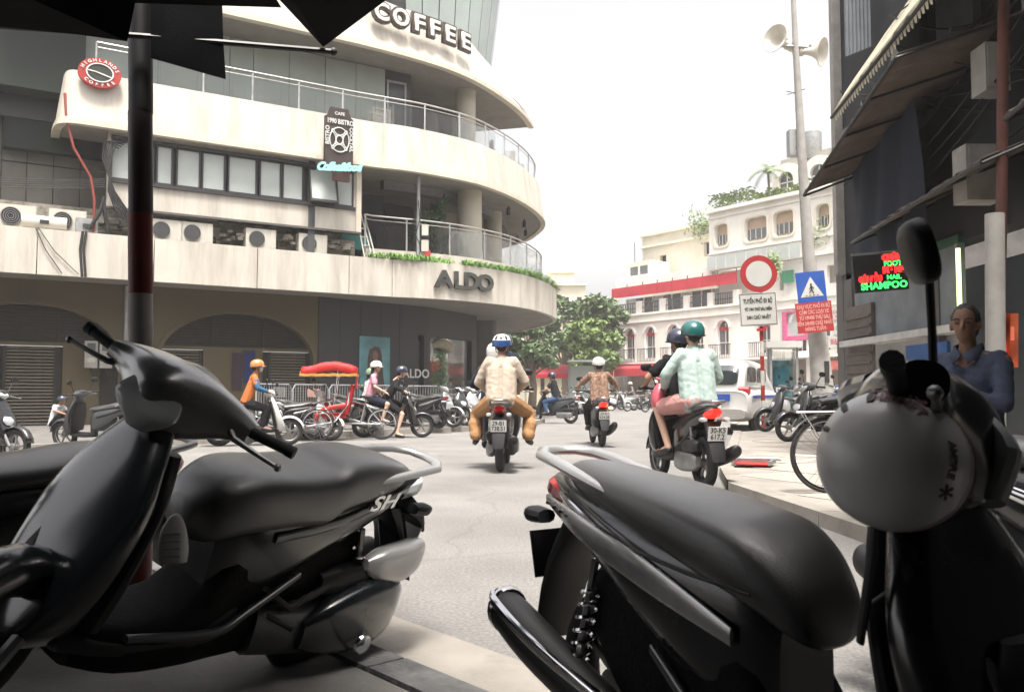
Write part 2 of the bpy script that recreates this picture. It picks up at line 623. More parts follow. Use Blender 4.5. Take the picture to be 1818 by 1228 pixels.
# pavement in front of the corner building
LK = [(-22, -2.7), (-13.2, 7.6), (-5.46, 16.7), (-1.14, 21.8), (0.4, 24.5), (1.0, 28), (0.6, 36), (-3, 46)]
sheet('corner_pavement', LK + [(-30, 60), (-60, 40), (-60, -2.7)], 0.12, m_pave, thick=0.14)
bk = MB()
for a, b_ in zip(LK[1:-1], LK[2:]):
    a, b_ = Vector(a), Vector(b_)
    L_ = (b_ - a).length
    n_ = max(1, round(L_ / 1.0))
    for i in range(n_):
        p = a.lerp(b_, (i + .5) / n_)
        bk.box((0, 0, 0), (L_ / n_ - 0.012, 0.16, 0.14), Matrix.Translation((p.x, p.y, 0.062)) @ Matrix.Rotation(math.atan2((b_ - a).y, (b_ - a).x), 4, 'Z'))
tag(bk.build('pavement_kerb', m_gutter, None, smooth=False), kind='structure')

# right-hand pavement: separate slabs
RK = [(2.35, 5.2), (2.15, 8.2), (2.5, 10.0), (3.6, 14.0), (5.0, 19.0), (6.2, 24.0), (9, 33), (14, 38), (40, 38), (40, -4), (3.4, -4)]
sheet('right_pavement', RK, 0.085, m_gutter, thick=0.10)
def inside(x, y, poly):
    c = False
    for i in range(len(poly)):
        (x1, y1), (x2, y2) = poly[i], poly[i - 1]
        if (y1 > y) != (y2 > y) and x < (x2 - x1) * (y - y1) / (y2 - y1) + x1:
            c = not c
    return c
slab0 = MB().box((0, 0, 0), (0.785, 0.785, 0.04)).build('paving_slab', m_slab, None, smooth=False, kind='structure')
first = True
sa = R(28)
ns = 0
for i in range(-4, 30):
    for j in range(-14, 30):
        x = 2.3 + (i * math.cos(sa) - j * math.sin(sa)) * 0.8
        y = 5.0 + (i * math.sin(sa) + j * math.cos(sa)) * 0.8
        ok = all(inside(x + a * .5, y + b_ * .5, RK) for a in (-1, 1) for b_ in (-1, 1))
        if ok and 4.2 < y < 18.5 and abs(x) / y < 0.63 and ns < 250:
            o = slab0 if first else inst(slab0, Matrix())
            o['kind'] = 'structure'
            first = False
            ns += 1
            o.matrix_basis = T(x, y, 0.071 + rnd.uniform(-.003, .004)) @ Matrix.Rotation(sa + rnd.uniform(-.008, .008), 4, 'Z')
rk = MB()
for a, b_ in zip(RK[0:6], RK[1:7]):
    a, b_ = Vector(a), Vector(b_)
    L_ = (b_ - a).length
    n_ = max(1, round(L_ / 0.9))
    for i in range(n_):
        p = a.lerp(b_, (i + .5) / n_)
        rk.box((0, 0, 0), (L_ / n_ - 0.012, 0.16, 0.11), Matrix.Translation((p.x, p.y, 0.05)) @ Matrix.Rotation(math.atan2((b_ - a).y, (b_ - a).x), 4, 'Z'))
tag(rk.build('right_kerb', m_gutter, None, smooth=False), kind='structure')

# ================================================================== CORNER BUILDING
U = Vector((0.854, 0.5206, 0))
NIN = Vector((-0.5206, 0.854, 0))
O0 = Vector((-5.1, 25.0, 0))


def G(s, d=0.0, z=0.0):
    return O0 + U * s + NIN * d + Vector((0, 0, z))


def cr(path, sub=5):
    o = []
    n = len(path)
    for i in range(n - 1):
        p0, p1, p2, p3 = [Vector(path[k]) for k in (max(i - 1, 0), i, i + 1, min(i + 2, n - 1))]
        for j in range(sub):
            t = j / sub
            q = 0.5 * (2 * p1 + (p2 - p0) * t + (2 * p0 - 5 * p1 + 4 * p2 - p3) * t * t + (3 * p1 - p0 - 3 * p2 + p3) * t ** 3)
            o.append((q.x, q.y))
    o.append(tuple(path[-1]))
    return o


def gs(s, d=0.0):
    p = G(s, d)
    return (p.x, p.y)


B = thing('corner_building', 'cream curved corner building with stacked balconies over a black shopfront', 'building', (0, 0, 0))

# ---- band 1 (over the shopfront) in 2.7 m panels
tip1 = cr([gs(1.7), (-2.5, 26.4), (-1.05, 27.45), (0.3, 29.1), (1.15, 31.0), (1.72, 33.4), (1.78, 35.5), (1.4, 37.4), (0.3, 40.8), (-2.0, 44), (-6, 48)], 5)
joints = [.163 * 1.921 + 2.7 * k for k in range(-5, 1)]
js = [-11.5 - 5.0] + [j for j in joints] + [1.56 * 1.921 - 1.3]
for a, b_ in zip(js[:-1], js[1:]):
    MB().band([gs(a + .012), gs(b_ - .012)], [gs(a + .012), gs(b_ - .012)], 3.9, 5.04, 0.16).build('parapet_panel', m_white, B, smooth=False)
MB().band(tip1, tip1, 3.9, 5.04, 0.16).build('parapet_panel', m_white, B, ang=30)
def inset_path(path, th):
    o = []
    for i, p in enumerate(path):
        a, b_ = path[max(i - 1, 0)], path[min(i + 1, len(path) - 1)]
        d = Vector((b_[0] - a[0], b_[1] - a[1])).normalized()
        o.append((p[0] - d.y * th, p[1] + d.x * th))
    return o


slab1 = inset_path([gs(-16.5)] + tip1, .164)
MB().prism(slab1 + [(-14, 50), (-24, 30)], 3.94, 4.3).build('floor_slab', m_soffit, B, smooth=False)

# ---- band 2
b2 = cr([gs(1.2), (-3.2, 26.0), (-1.9, 26.95), (-1.0, 27.85), (-.08, 29.4), (.66, 31.2), (1.18, 33.2), (1.29, 34.9), (1.0, 36.8), (.4, 38.6), (-2, 42), (-6, 45)], 5)
S0 = -7.15
b2 = cr([gs(S0 - .25, 2.6), gs(S0 - .28, .7), gs(S0 - .1, .12), gs(S0 + .35, 0)], 4)[:-1] + b2
t2 = inset_path(b2, 0.16)
MB().band(b2, t2, 7.98, 9.25, 0.14).build('parapet_panel', m_white, B, ang=30)
o2 = inset_path(b2, -0.06)
MB().band(o2, o2, 7.80, 7.90, 0.2).build('cornice', m_trim, B, ang=30)
o2b = inset_path(b2, -0.03)
MB().band(o2b, o2b, 7.90, 7.98, 0.18).build('cornice', m_trim, B, ang=30)
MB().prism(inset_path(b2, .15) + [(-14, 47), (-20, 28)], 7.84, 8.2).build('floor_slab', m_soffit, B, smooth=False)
# ---- band 3 (flares out toward its point)
b3 = cr([gs(-9), gs(-4), gs(.3), (-3.3, 26.25), (-2.1, 27.3), (-1.1, 28.6), (-.18, 30.35), (.44, 31.9), (.84, 33.5)], 6)
t3 = cr([gs(-9, .35), gs(-4, .35), gs(.3, .4), (-3.6, 26.8), (-2.6, 27.7), (-1.75, 28.9), (-1.15, 30.3), (-.85, 31.8), (-.8, 33.6)], 6)
MB().band(b3, t3, 11.65, 13.35, 0.14).build('parapet_panel', m_white, B, ang=30)
MB().band(inset_path(b3, -.04), inset_path(b3, -.04), 11.50, 11.64, 0.22).build('cornice', m_trim, B, ang=30)
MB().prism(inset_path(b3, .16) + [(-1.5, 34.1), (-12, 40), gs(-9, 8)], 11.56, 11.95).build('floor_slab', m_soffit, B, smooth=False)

# ---- ground floor: yellow arches
yf = basis(G(0, 1.5), U)   # X along facade, Z outward
def arch_pts(cx, hw, z0, zs, rise, n=18):
    return [(cx - hw, z0), (cx + hw, z0)] + [(cx + hw * math.cos(R(a)), zs + rise * math.sin(R(a))) for a in [180 * k / n for k in range(0, n + 1)]]


arches = [-2.45, -7.9, -13.3]
holes = [arch_pts(cx, 2.2, 0.1, 1.95, 1.35) for cx in arches]
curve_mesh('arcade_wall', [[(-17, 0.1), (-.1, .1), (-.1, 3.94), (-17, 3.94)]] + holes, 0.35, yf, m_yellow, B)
for cx in arches:
    # raised archivolt
    o_ = [(cx + 2.32 * math.cos(R(a)), 1.95 + 1.47 * math.sin(R(a))) for a in range(0, 181, 10)]
    i_ = [(cx + 2.2 * math.cos(R(a)), 1.95 + 1.35 * math.sin(R(a))) for a in range(180, -1, -10)]
    curve_mesh('arch_moulding', [o_ + i_], 0.05, yf @ T(0, 0, 0.052), m_yellow, B)
    # infill
    MB(yf @ T(cx, 0, -0.3)).box((0, 1.1, -0.05), (4.4, 2.2, 0.05)).build('arch_backing', m_louver, B, smooth=False)
    lun = curve_mesh('lunette', [[(cx + 2.19 * math.cos(R(a)), 2.3 + 1.0 * math.sin(R(a))) for a in range(0, 181, 10)]], 0.04, yf @ T(0, 0, -.30), m_louver, B)
    lv = MB()
    for k in range(11):
        z = 2.36 + k * .085
        hw = 2.15 * math.sqrt(max(0, 1 - ((z - 2.3) / 1.0) ** 2))
        lv.box((cx, z, -.26), (2 * hw, 0.012, 0.05))
    lo = MB(yf)
    lo.v, lo.f = [yf @ p for p in lv.v], lv.f
    lo.build('louvre_slats', m_louver, B, smooth=False, kind='stuff')
    MB(yf).box((cx, 2.27, -.24), (4.4, .09, .12)).build('transom', m_yellow, B, smooth=False)
    for xx in (-.75, .75):
        MB(yf).box((cx + xx, 2.8, -.24), (.06, 1.05, .08)).build('mullion', m_louver, B, smooth=False)

slat0 = MB().box((0, 0, 0), (1.0, 0.045, 0.02)).build('shutter_slat', mat('shutter_slats', (0.10, 0.085, 0.06), 0.6, var=0.2, scale=9), B, smooth=False)
sfirst = True
def shutter(x0, x1, z0=0.12, z1=2.2, n=24):
    global sfirst
    for k in range(n):
        z = z0 + (z1 - z0) * (k + .5) / n
        M = yf @ T((x0 + x1) / 2, z, -.27) @ RX(-22) @ Matrix.Diagonal((x1 - x0 - .08, 1, 1, 1))
        if sfirst:
            slat0.matrix_basis = M
            sfirst = False
        else:
            inst(slat0, M, B)
    for x in (x0 + .02, x1 - .02):
        MB(yf).box((x, (z0 + z1) / 2, -.26), (.06, z1 - z0, .07)).build('shutter_stile', m_louver, B, smooth=False)


shutter(-1.55, -.35)
shutter(-4.6, -3.5)
shutter(-9.9, -8.5)
shutter(-8.4, -7.2)
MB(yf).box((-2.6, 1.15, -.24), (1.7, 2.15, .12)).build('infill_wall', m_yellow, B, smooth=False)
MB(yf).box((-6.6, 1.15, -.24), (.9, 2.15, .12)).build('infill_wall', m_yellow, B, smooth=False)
m_paper = mat('pale_notice', (0.42, 0.40, 0.36), 0.8, var=0.2, scale=20)
n1 = MB(yf).box((-1.25, 1.0, -.2), (.42, .3, .01)).build('notice', m_paper, B, smooth=False)
n2 = MB(yf).box((-9.1, 1.05, -.2), (.6, .36, .01)).build('notice', m_paper, B, smooth=False)
for k in range(4):
    MB(yf).box((-1.25, .9 + k * .06, -.193), (.34, .015, .004)).build('lettering', m_ink, n1, smooth=False)
    MB(yf).box((-9.1, .94 + k * .07, -.193), (.5, .018, .004)).build('lettering', m_ink, n2, smooth=False)
# banner pair hanging in the arch
ban = thing('hanging_banner', 'dark blue and red cloth banner hanging on the yellow wall behind the orange-shirted rider', 'banner')
MB(yf).box((-2.15, 1.75, -.14), (.32, .95, .015)).build('cloth', mat('banner_blue', (0.01, 0.02, 0.10), .8), ban, smooth=False)
MB(yf).box((-2.5, 1.6, -.14), (.28, 1.1, .015)).build('cloth', mat('banner_dark', (0.035, 0.02, 0.03), .8), ban, smooth=False)
# electricity meter boxes on pier
eb = thing('meter_boxes', 'pair of grey electricity meter boxes with cables on the yellow pier', 'meter box')
for k in range(2):
    x = -6.25 + k * .36 - .15
    q = MB(yf).box((x, 2.0, 0.1), (.31, .72, .17)).build('meter_box', m_polegrey, eb, smooth=False)
    MB(yf).box((x, 2.2, 0.19), (.2, .2, .01)).build('meter_window', m_farglass, q, smooth=False)
    MB(yf).box((x, 1.85, 0.19), (.2, .12, .01)).build('meter_label', m_paper, q, smooth=False)
    MB(yf).tube([(x, 1.64, .1), (x + .05, 1.45, .14), (x + .2, 1.4, .14), (x + .3, 1.62, .1)], .012, 6).build('cable', m_rubber, q)
# drain pipes on pier
dp = MB(yf)
dp.tube([(-5.55, .1, .1), (-5.55, 3.9, .1)], .06, 8)
dp.tube([(-5.2, .1, .1), (-5.2, 2.1, .1), (-5.05, 2.3, .1), (-5.05, 3.9, .1)], .035, 8)
tag(dp.build('drain_pipes', m_galv), 'grey drain pipes running down the yellow pier beside the meter boxes', 'pipe')

# ---- black shopfront, canted away
PA, PB_, PC = Vector((-5.95, 26.2)), Vector((-2.9, 29.4)), Vector((-1.35, 32.6))
u1 = (PB_ - PA)
L1 = u1.length
sf1 = basis((PA.x, PA.y, 0), (u1.x, u1.y, 0))
u2 = (PC - PB_)
L2 = u2.length
sf2 = basis((PB_.x, PB_.y, 0), (u2.x, u2.y, 0))


def sfx(px, M, L):
    """s along a shopfront plane seen at pixel column px"""
    u = M.to_3x3() @ Vector((1, 0, 0))
    o = M.translation
    k = (px - 909) / F
    return (k * o.y - o.x) / (u.x - k * u.y)


xa, xb = sfx(742, sf1, L1), L1 - .02
curve_mesh('shop_wall', [[(0, .1), (L1, .1), (L1, 3.94), (0, 3.94)], [(xa, .5), (xb - .15, .5), (xb - .15, 2.95), (xa, 2.95)]], .3, sf1, m_darkwall, B)
curve_mesh('shop_wall', [[(.02, .1), (L2, .1), (L2, 3.94), (.02, 3.94)], [(.15, .45), (L2 - .4, .45), (L2 - .4, 2.95), (.15, 2.95)]], .3, sf2, m_darkwall, B)
# panel reveals on the dark cladding
for k in range(1, 5):
    MB(sf1).box((xa * k / 5, 2.0, .006), (.015, 3.8, .012)).build('cladding_joint', m_frame, B, smooth=False)
w1 = MB(sf1).box(((xa + xb - .15) / 2, 1.72, -.16), (xb - .15 - xa, 2.45, .012)).build('shop_window', m_glass, B, smooth=False)
w2 = MB(sf2).box((.15 + (L2 - .55) / 2, 1.7, -.16), (L2 - .55, 2.5, .012)).build('shop_window', m_glass, B, smooth=False)
MB(sf1).box(((xa + xb - .15) / 2, 1.72, -1.6), (xb - xa + .6, 3.6, .02)).build('shop_backdrop', mat('shop_interior', (0.05, 0.055, 0.055), .7, var=.5, scale=2), B, smooth=False)
MB(sf2).box((L2 / 2, 1.72, -1.6), (L2 + .3, 3.6, .02)).build('shop_backdrop', MATS['shop_interior'], B, smooth=False)
m_alwhite = mat('white_vinyl_letters', (0.6, 0.62, 0.6), .5, var=0)
xt = sfx(738, sf1, L1)
text('ALDO', .42, sf1 @ T(xt - .0, 1.62, .03), m_alwhite, B, .01, .006, space=1.05)
# display inside the window
pl = thing('window_poster', 'yellow poster with white ring hung inside the black shop window', 'poster')
pw = sfx(760, sf1, L1)
MB(sf1).box((pw, 2.25, -.45), (.75, 1.05, .03)).build('poster_board', mat('poster_yellow', (0.40, 0.30, 0.04), .6, var=.3, scale=4), pl, smooth=False)
MB(sf1 @ T(pw + .12, 2.45, -.40)).lathe([(.30, 0), (.42, 0), (.42, .03), (.30, .03)], 24, closed=True).build('ring', m_signwhite, pl)
pt = thing('portrait_poster', 'tall blue poster of a woman with long dark hair on the black shop wall', 'poster')
pw = sfx(664, sf1, L1)
pwh = (sfx(691, sf1, L1) - sfx(637, sf1, L1))
MB(sf1).box((pw, 1.75, .03), (pwh, 2.1, .03)).build('poster_board', mat('poster_blue', (0.10, 0.25, 0.28), .5, var=.35, scale=1.5), pt, smooth=False)
m_fig = mat('poster_figure', (0.055, 0.035, 0.03), .6, var=.3)
hp = [(0.0, .74), (.16, .70), (.24, .50), (.26, .2), (.30, -.2), (.36, -.6), (.38, -1.04), (-.38, -1.04), (-.34, -.5), (-.27, -.1), (-.26, .3), (-.2, .62)]
ff = pwh / 1.1
curve_mesh('figure_print', [[(x * ff, y) for x, y in hp]], .008, sf1 @ T(pw, 1.75, .055), m_fig, pt)
curve_mesh('face_print', [circ(0, .42, .1 * ff, .17)], .006, sf1 @ T(pw, 1.75, .064), mat('poster_skin', (0.20, 0.11, 0.08), .6), pt)
curve_mesh('arm_print', [[(-.2 * ff, .0), (-.05 * ff, .15), (.12 * ff, .1), (.1 * ff, -.4), (-.1 * ff, -.5)]], .006, sf1 @ T(pw, 1.75, .064), MATS['poster_skin'], pt)
wp = thing('window_display', 'green artificial hedge column displayed inside the black shop window', 'display')
gm = mat('display_green', (0.07, 0.20, 0.07), .6, var=.5, scale=8)
gx = sfx(797, sf1, L1)
hb = MB(sf1)
for k in range(420):
    c = (gx + rnd.uniform(-.33, .33), rnd.uniform(.3, 2.45), -.5 + rnd.uniform(-.1, .1))
    a = rnd.uniform(0, PI)
    d = Vector((math.cos(a), math.sin(a), rnd.uniform(-.5, .5))) * .07
    e = Vector((-math.sin(a), math.cos(a), .3)) * .035
    c = Vector(c)
    hb.add([c - d, c + e, c + d, c - e], [(0, 1, 2, 3)])
hb.build('leaves', gm, wp, smooth=False, kind='stuff')
MB(sf1).box((gx, 1.3, -.72), (.7, 2.4, .08)).build('board', gm, wp, smooth=False)
sb = thing('display_shade', 'folded beige fabric shade hanging at the top of the black shop window', 'fabric')
MB(sf1).loft([(gx - .5, 2.6, -.5, .12, .12), (gx - .1, 2.75, -.45, .18, .2), (gx + .35, 2.62, -.45, .22, .2), (gx + .62, 2.6, -.5, .05, .1)], 'x', 10).build('fabric', mat('beige_fabric', (0.36, 0.33, 0.24), .8, var=.2), sb)
for k in range(4):
    mq = thing('shop_mannequin', ['headless display torso in dark coat', 'display torso in grey dress', 'display torso in brown jacket', 'display torso in red dress'][k] + ' inside the black shop window', 'mannequin', sf1 @ Vector((xa + .35 + k * .42, .55, -.9)))
    MB().loft([(0, 0, 0, .03, .03), (.5, 0, 0, .04, .04), (.7, 0, 0, .17, .1), (.95, 0, 0, .12, .08), (1.2, 0, 0, .18, .1), (1.32, 0, 0, .06, .05), (1.4, 0, 0, .04, .04)], 'z', 12).build('torso', mat('mannequin_%s' % 'abcd'[k], [(0.03, .03, .03), (.12, .12, .13), (.14, .07, .04), (.25, .03, .03)][k], .7), mq)

# pillars
MB().loft([(.1, -1.1, 35.2, .46, .46, 5), (3.94, -1.1, 35.2, .46, .46, 5)], 'z', 24, 1).build('pillar', mat('pillar_grey', (0.13, 0.125, 0.12), .7, var=.1), B)
MB().loft([(.1, -2.6, 40, .4, .4, 5), (3.94, -2.6, 40, .4, .4, 5)], 'z', 24, 1).build('pillar', MATS['pillar_grey'], B)

# bold letters on the parapet
m_let = mat('dark_metal_letters', (0.055, 0.055, 0.05), .5, .3, var=.2)
p1 = [Vector((x, y, 0)) for x, y in [gs(1.0), gs(1.2), gs(1.5)] + tip1]
for ch, px, w_ in (('A', 786, 40), ('L', 812, 26), ('D', 834, 26), ('O', 858, 30)):
    k = (px - 909) / F
    for a, b_ in zip(p1[:-1], p1[1:]):
        fa, fb = a.x - k * a.y, b_.x - k * b_.y
        if fa <= 0 <= fb:
            p = a.lerp(b_, -fa / (fb - fa))
            d = (b_ - a).normalized()
            M = basis((p.x, p.y, 4.50), d)
            text(ch, .74, M @ T(0, 0, .07), m_let, B, .05, .028, xs=1.22 if ch in 'AO' else 1.05, name='parapet_letter')
            break

# ---- first floor: white wall and dark ribbon window
wf = basis(G(0, .32), U)
def swf(px, d=.32):
    k = (px - 909) / F
    o = G(0, d)
    return (k * o.y - o.x) / (U.x - k * U.y)


x_l, x_r = swf(181), swf(638)
wx0, wx1 = swf(190), swf(625)
curve_mesh('upper_wall', [[(x_l, 5.82), (x_r, 5.82), (x_r, 7.84), (x_l, 7.84)], [(wx0, 6.56), (wx1, 6.56), (wx1, 7.66), (wx0, 7.66)]], .22, wf, m_white, B)
MB(wf).box(((x_l + x_r) / 2, 5.80, .02), (x_r - x_l, .06, .10)).build('wall_drip', mat('dark_drip', (0.09, .085, .08), .8), B, smooth=False)
MB(wf).box((x_r - .09, 6.83, .03), (.16, 2.0, .06)).build('corner_pilaster', m_trim, B, smooth=False)
for z in (6.52, 7.68):
    MB(wf).box(((wx0 + wx1) / 2, z, .02), (wx1 - wx0 + .08, .09, .10)).build('window_rail', m_frame, B, smooth=False)
MB(wf).box(((wx0 + wx1) / 2, 7.1, -.19), (wx1 - wx0, 1.15, .04)).build('window_backing', m_frame, B, smooth=False)
panes = [(190, 224), (232, 262), (272, 296), (308, 346), (354, 391), (401, 448), (458, 492), (499, 532), (545, 590), (593, 622)]
for i, (a, b_) in enumerate(panes):
    sa_, sb_ = swf(a), swf(b_)
    f_ = curve_mesh('window', [[(sa_ - .045, 6.55), (sb_ + .045, 6.55), (sb_ + .045, 7.66), (sa_ - .045, 7.66)], [(sa_, 6.62), (sb_, 6.62), (sb_, 7.6), (sa_, 7.6)]], .07,
                    wf @ T(0, 0, .0) if i != 8 else wf @ T(0, 7.66, .03) @ RX(-14) @ T(0, -7.66, 0), m_frame, B)
    MB(f_.matrix_basis.inverted() @ (wf if i != 8 else wf @ T(0, 7.66, .03) @ RX(-14) @ T(0, -7.66, 0))).box(((sa_ + sb_) / 2, 7.11, -.045), (sb_ - sa_ + .02, 1.0, .012)).build('pane', m_frost, f_, smooth=False)

# recessed wall behind the air-conditioners
rf = basis(G(0, 1.1), U)
MB(rf).box((-6.0, 5.05, -.1), (13.6, 1.66, .2)).build('rubble_wall', m_rubble, B, smooth=False)
for k, (a, w_) in enumerate([(-3.9, 1.4), (-1.2, 1.6), (.4, .9), (-6.2, 1.2)]):
    MB(rf).box((a, 5.45, .08), (w_, .45, .1)).build('patched_plaster', m_white, B, smooth=False)
# loose rubble
rb = MB()
for k in range(160):
    s_ = rnd.uniform(-7.5, .6)
    c = G(s_, rnd.uniform(.5, .95), 5.04 + rnd.uniform(.25, .5))
    r_ = rnd.uniform(.04, .13)
    rb.box(c, (r_ * 2, r_ * 1.4, r_), RZ(0))
tag(rb.build('rubble', m_rubble, None, smooth=False), 'loose rubble and debris on the ledge behind the air conditioners', 'rubble', kind='stuff')

# air conditioners on the ledge
m_ac = mat('ac_casing', (0.48, 0.46, 0.40), .6, var=.08, dirt_or_glare=(.3, .26, .2), dirt_or_glare_amt=.6)
acs = [(20, 'leftmost box air conditioner on the ledge beside the cladded wing'), (112, 'box air conditioner on the ledge left of the striped post'), (288, 'box air conditioner just right of the striped post on the ledge'), (343, 'air conditioner with round fan grille, second right of the striped post'), (458, 'air conditioner with fan grille midway along the ledge'), (551, 'rightmost air conditioner on the ledge near the metal ladder')]
for i, (px, lb) in enumerate(acs):
    s_ = swf(px, .45)
    a = thing('air_conditioner', lb, 'air conditioner', G(s_, .5, 5.02), math.atan2(U.y, U.x), 'air conditioners on the ledge')
    MB().box((0, 0, .33), (.85, .32, .58)).build('casing', m_ac, a, smooth=False)
    MB().box((-.32, .1, .02), (.06, .4, .06)).box((.32, .1, .02), (.06, .4, .06)).build('bracket', m_frame, a, smooth=False)
    MB(T(-.12, -.165, .33) @ RX(90)).lathe([(.02, 0), (.225, 0), (.225, .02), (.02, .02)], 20, closed=True).build('fan_recess', m_black, a)
    g = MB(T(-.12, -.19, .33) @ RX(90))
    for r_ in (.06, .11, .16, .21):
        g.lathe([(r_, 0), (r_ + .008, 0), (r_ + .008, .008), (r_, .008)], 18, closed=True)
    g.build('fan_grille', m_galv, a, smooth=False)
    MB().box((.33, -.165, .33), (.12, .01, .5)).build('service_panel', m_ac, a, smooth=False)
    MB().tube([(.43, 0, .2), (.55, .1, .1), (.6, .4, .35)], .02, 6).build('refrigerant_pipe', m_rubber, a)

# ladder leaning on the ledge
ld = thing('metal_ladder', 'pale metal step ladder leaning at the left end of the lower balcony', 'ladder')
for a, b_ in ((648, 641), (662, 650), (668, 656)):
    MB().tube([G(swf(a, .2), .3, 5.05), G(swf(b_, .2), .75, 6.5)], .022, 6).build('rail', m_polewhite, ld)
for k in range(5):
    z = 5.2 + k * .27
    MB().tube([G(swf(647 - k, .2), .33 + k * .08, z), G(swf(661 - k * 2, .2), .33 + k * .08, z)], .014, 6).build('rung', m_polewhite, ld)

# ---- terrace interiors
def back_wall(z0, z1, d, s0, s1, m, name='interior_wall'):
    MB(basis(G(0, d), U)).box(((s0 + s1) / 2, (z0 + z1) / 2, -.1), (s1 - s0, z1 - z0, .2)).build(name, m, B, smooth=False)


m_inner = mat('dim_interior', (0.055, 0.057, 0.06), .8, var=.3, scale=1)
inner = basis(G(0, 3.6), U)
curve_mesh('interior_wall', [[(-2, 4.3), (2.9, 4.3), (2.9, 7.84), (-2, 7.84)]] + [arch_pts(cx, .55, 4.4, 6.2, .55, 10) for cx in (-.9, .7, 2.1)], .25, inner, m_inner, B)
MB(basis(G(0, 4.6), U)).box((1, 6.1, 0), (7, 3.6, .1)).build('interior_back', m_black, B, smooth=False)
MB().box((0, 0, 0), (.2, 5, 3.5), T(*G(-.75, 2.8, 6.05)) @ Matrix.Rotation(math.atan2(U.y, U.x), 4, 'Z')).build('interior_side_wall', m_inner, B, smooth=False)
m_pillar = mat('cream_pillar', (0.40, 0.37, 0.30), .8, var=.08, scale=2)
for x, y, r_, z0, z1 in ((-1.45, 28.9, .42, 4.3, 7.84), (-.75, 32.2, .36, 4.3, 7.84), (-1.62, 29.5, .34, 8.2, 11.56)):
    MB(T(x, y, z0)).lathe([(r_, 0), (r_, z1 - z0)], 24, caps=True).build('round_pillar', m_pillar, B)
# drum stair core with round window behind the pillars
MB(T(-3.4, 33.8, 4.3)).lathe([(1.9, 0), (1.9, 3.54)], 32).build('stair_core', m_pillar, B)
MB(basis((-1.95, 32.45, 6.5), (.75, .66, 0)) @ T(0, 0, .0)).lathe([(.0, 0), (.62, 0), (.62, .06), (0, .06)], 24).build('round_window', m_farglass, B)
MB(basis((-1.95, 32.45, 6.5), (.75, .66, 0)) @ T(0, 0, .0)).lathe([(.62, 0), (.74, 0), (.74, .1), (.62, .1)], 24, closed=True).build('window_surround', m_pillar, B)
# ceiling beam under band 2 and spotlights
MB().band(inset_path(b2[16:50], 1.5), inset_path(b2[16:50], 1.5), 7.55, 7.84, .35).build('ceiling_beam', mat('grey_beam', (.14, .14, .15), .8), B)
for i, p in enumerate([inset_path(b2, .7)[k] for k in (30, 36, 42, 48, 53)]):
    q = thing('spotlight', ['first', 'second', 'third', 'fourth', 'fifth'][i] + ' black spotlight from the left under the middle balcony soffit', 'spotlight', (p[0], p[1], 7.84), group='spotlights under the soffit')
    MB().tube([(0, 0, 0), (0, 0, -.12)], .02, 6).build('stem', m_black, q)
    MB(T(0, 0, -.2) @ RX(30)).lathe([(.05, .12), (.07, .1), (.08, -.12), (.06, -.12)], 12, caps=True).build('housing', m_black, q)

# ---- second floor walls
sfl = basis(G(0, 1.5), U)
def s15(px, d=1.5):
    k = (px - 909) / F
    o = G(0, d)
    return (k * o.y - o.x) / (U.x - k * U.y)


edges = [-6.9] + [s15(q) for q in (268, 350, 398, 441, 506, 571, 627, 680)]
for a, b_ in zip(edges[:-1], edges[1:]):
    MB(sfl).box(((a + b_) / 2, 9.87, -.05), (b_ - a - .02, 3.3, .08)).build('wall_panel', m_conc, B, smooth=False)
MB(sfl).box((-3.5, 9.9, -.16), (13, 3.4, .1)).build('wall_backing', m_frame, B, smooth=False)
gd = curve_mesh('glass_door', [[(s15(683), 8.2), (s15(718), 8.2), (s15(718), 11.2), (s15(683), 11.2)], [(s15(683) + .06, 8.26), (s15(718) - .06, 8.26), (s15(718) - .06, 11.14), (s15(683) + .06, 11.14)]], .06, sfl, m_galv, B)
MB(gd.matrix_basis.inverted() @ sfl).box(((s15(683) + s15(718)) / 2, 9.7, -.05), (s15(718) - s15(683) - .1, 2.9, .012)).build('pane', m_glass, gd, smooth=False)
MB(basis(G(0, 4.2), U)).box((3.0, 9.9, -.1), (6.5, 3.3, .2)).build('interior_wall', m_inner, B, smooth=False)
MB(T(*G(2.65, 2.6, 8.2))).lathe([(.42, 0), (.42, 2.6)], 20, caps=True).build('blue_barrel_stand', mat('blue_tarp', (.015, .05, .26), .5, var=.2), B)
fr = thing('empty_frame', 'pale empty picture frame propped behind the upper glass railing', 'frame')
fm = basis(G(0, .9), U)
fx = s15(674, .9)
curve_mesh('frame', [[(fx - .3, 9.2), (fx + .3, 9.2), (fx + .3, 10.0), (fx - .3, 10.0)], [(fx - .24, 9.26), (fx + .24, 9.26), (fx + .24, 9.94), (fx - .24, 9.94)]], .05, fm, m_trim, fr)
MB(fm).box((fx, 9.6, -.05), (.5, .7, .01)).build('canvas', m_paper, fr, smooth=False)

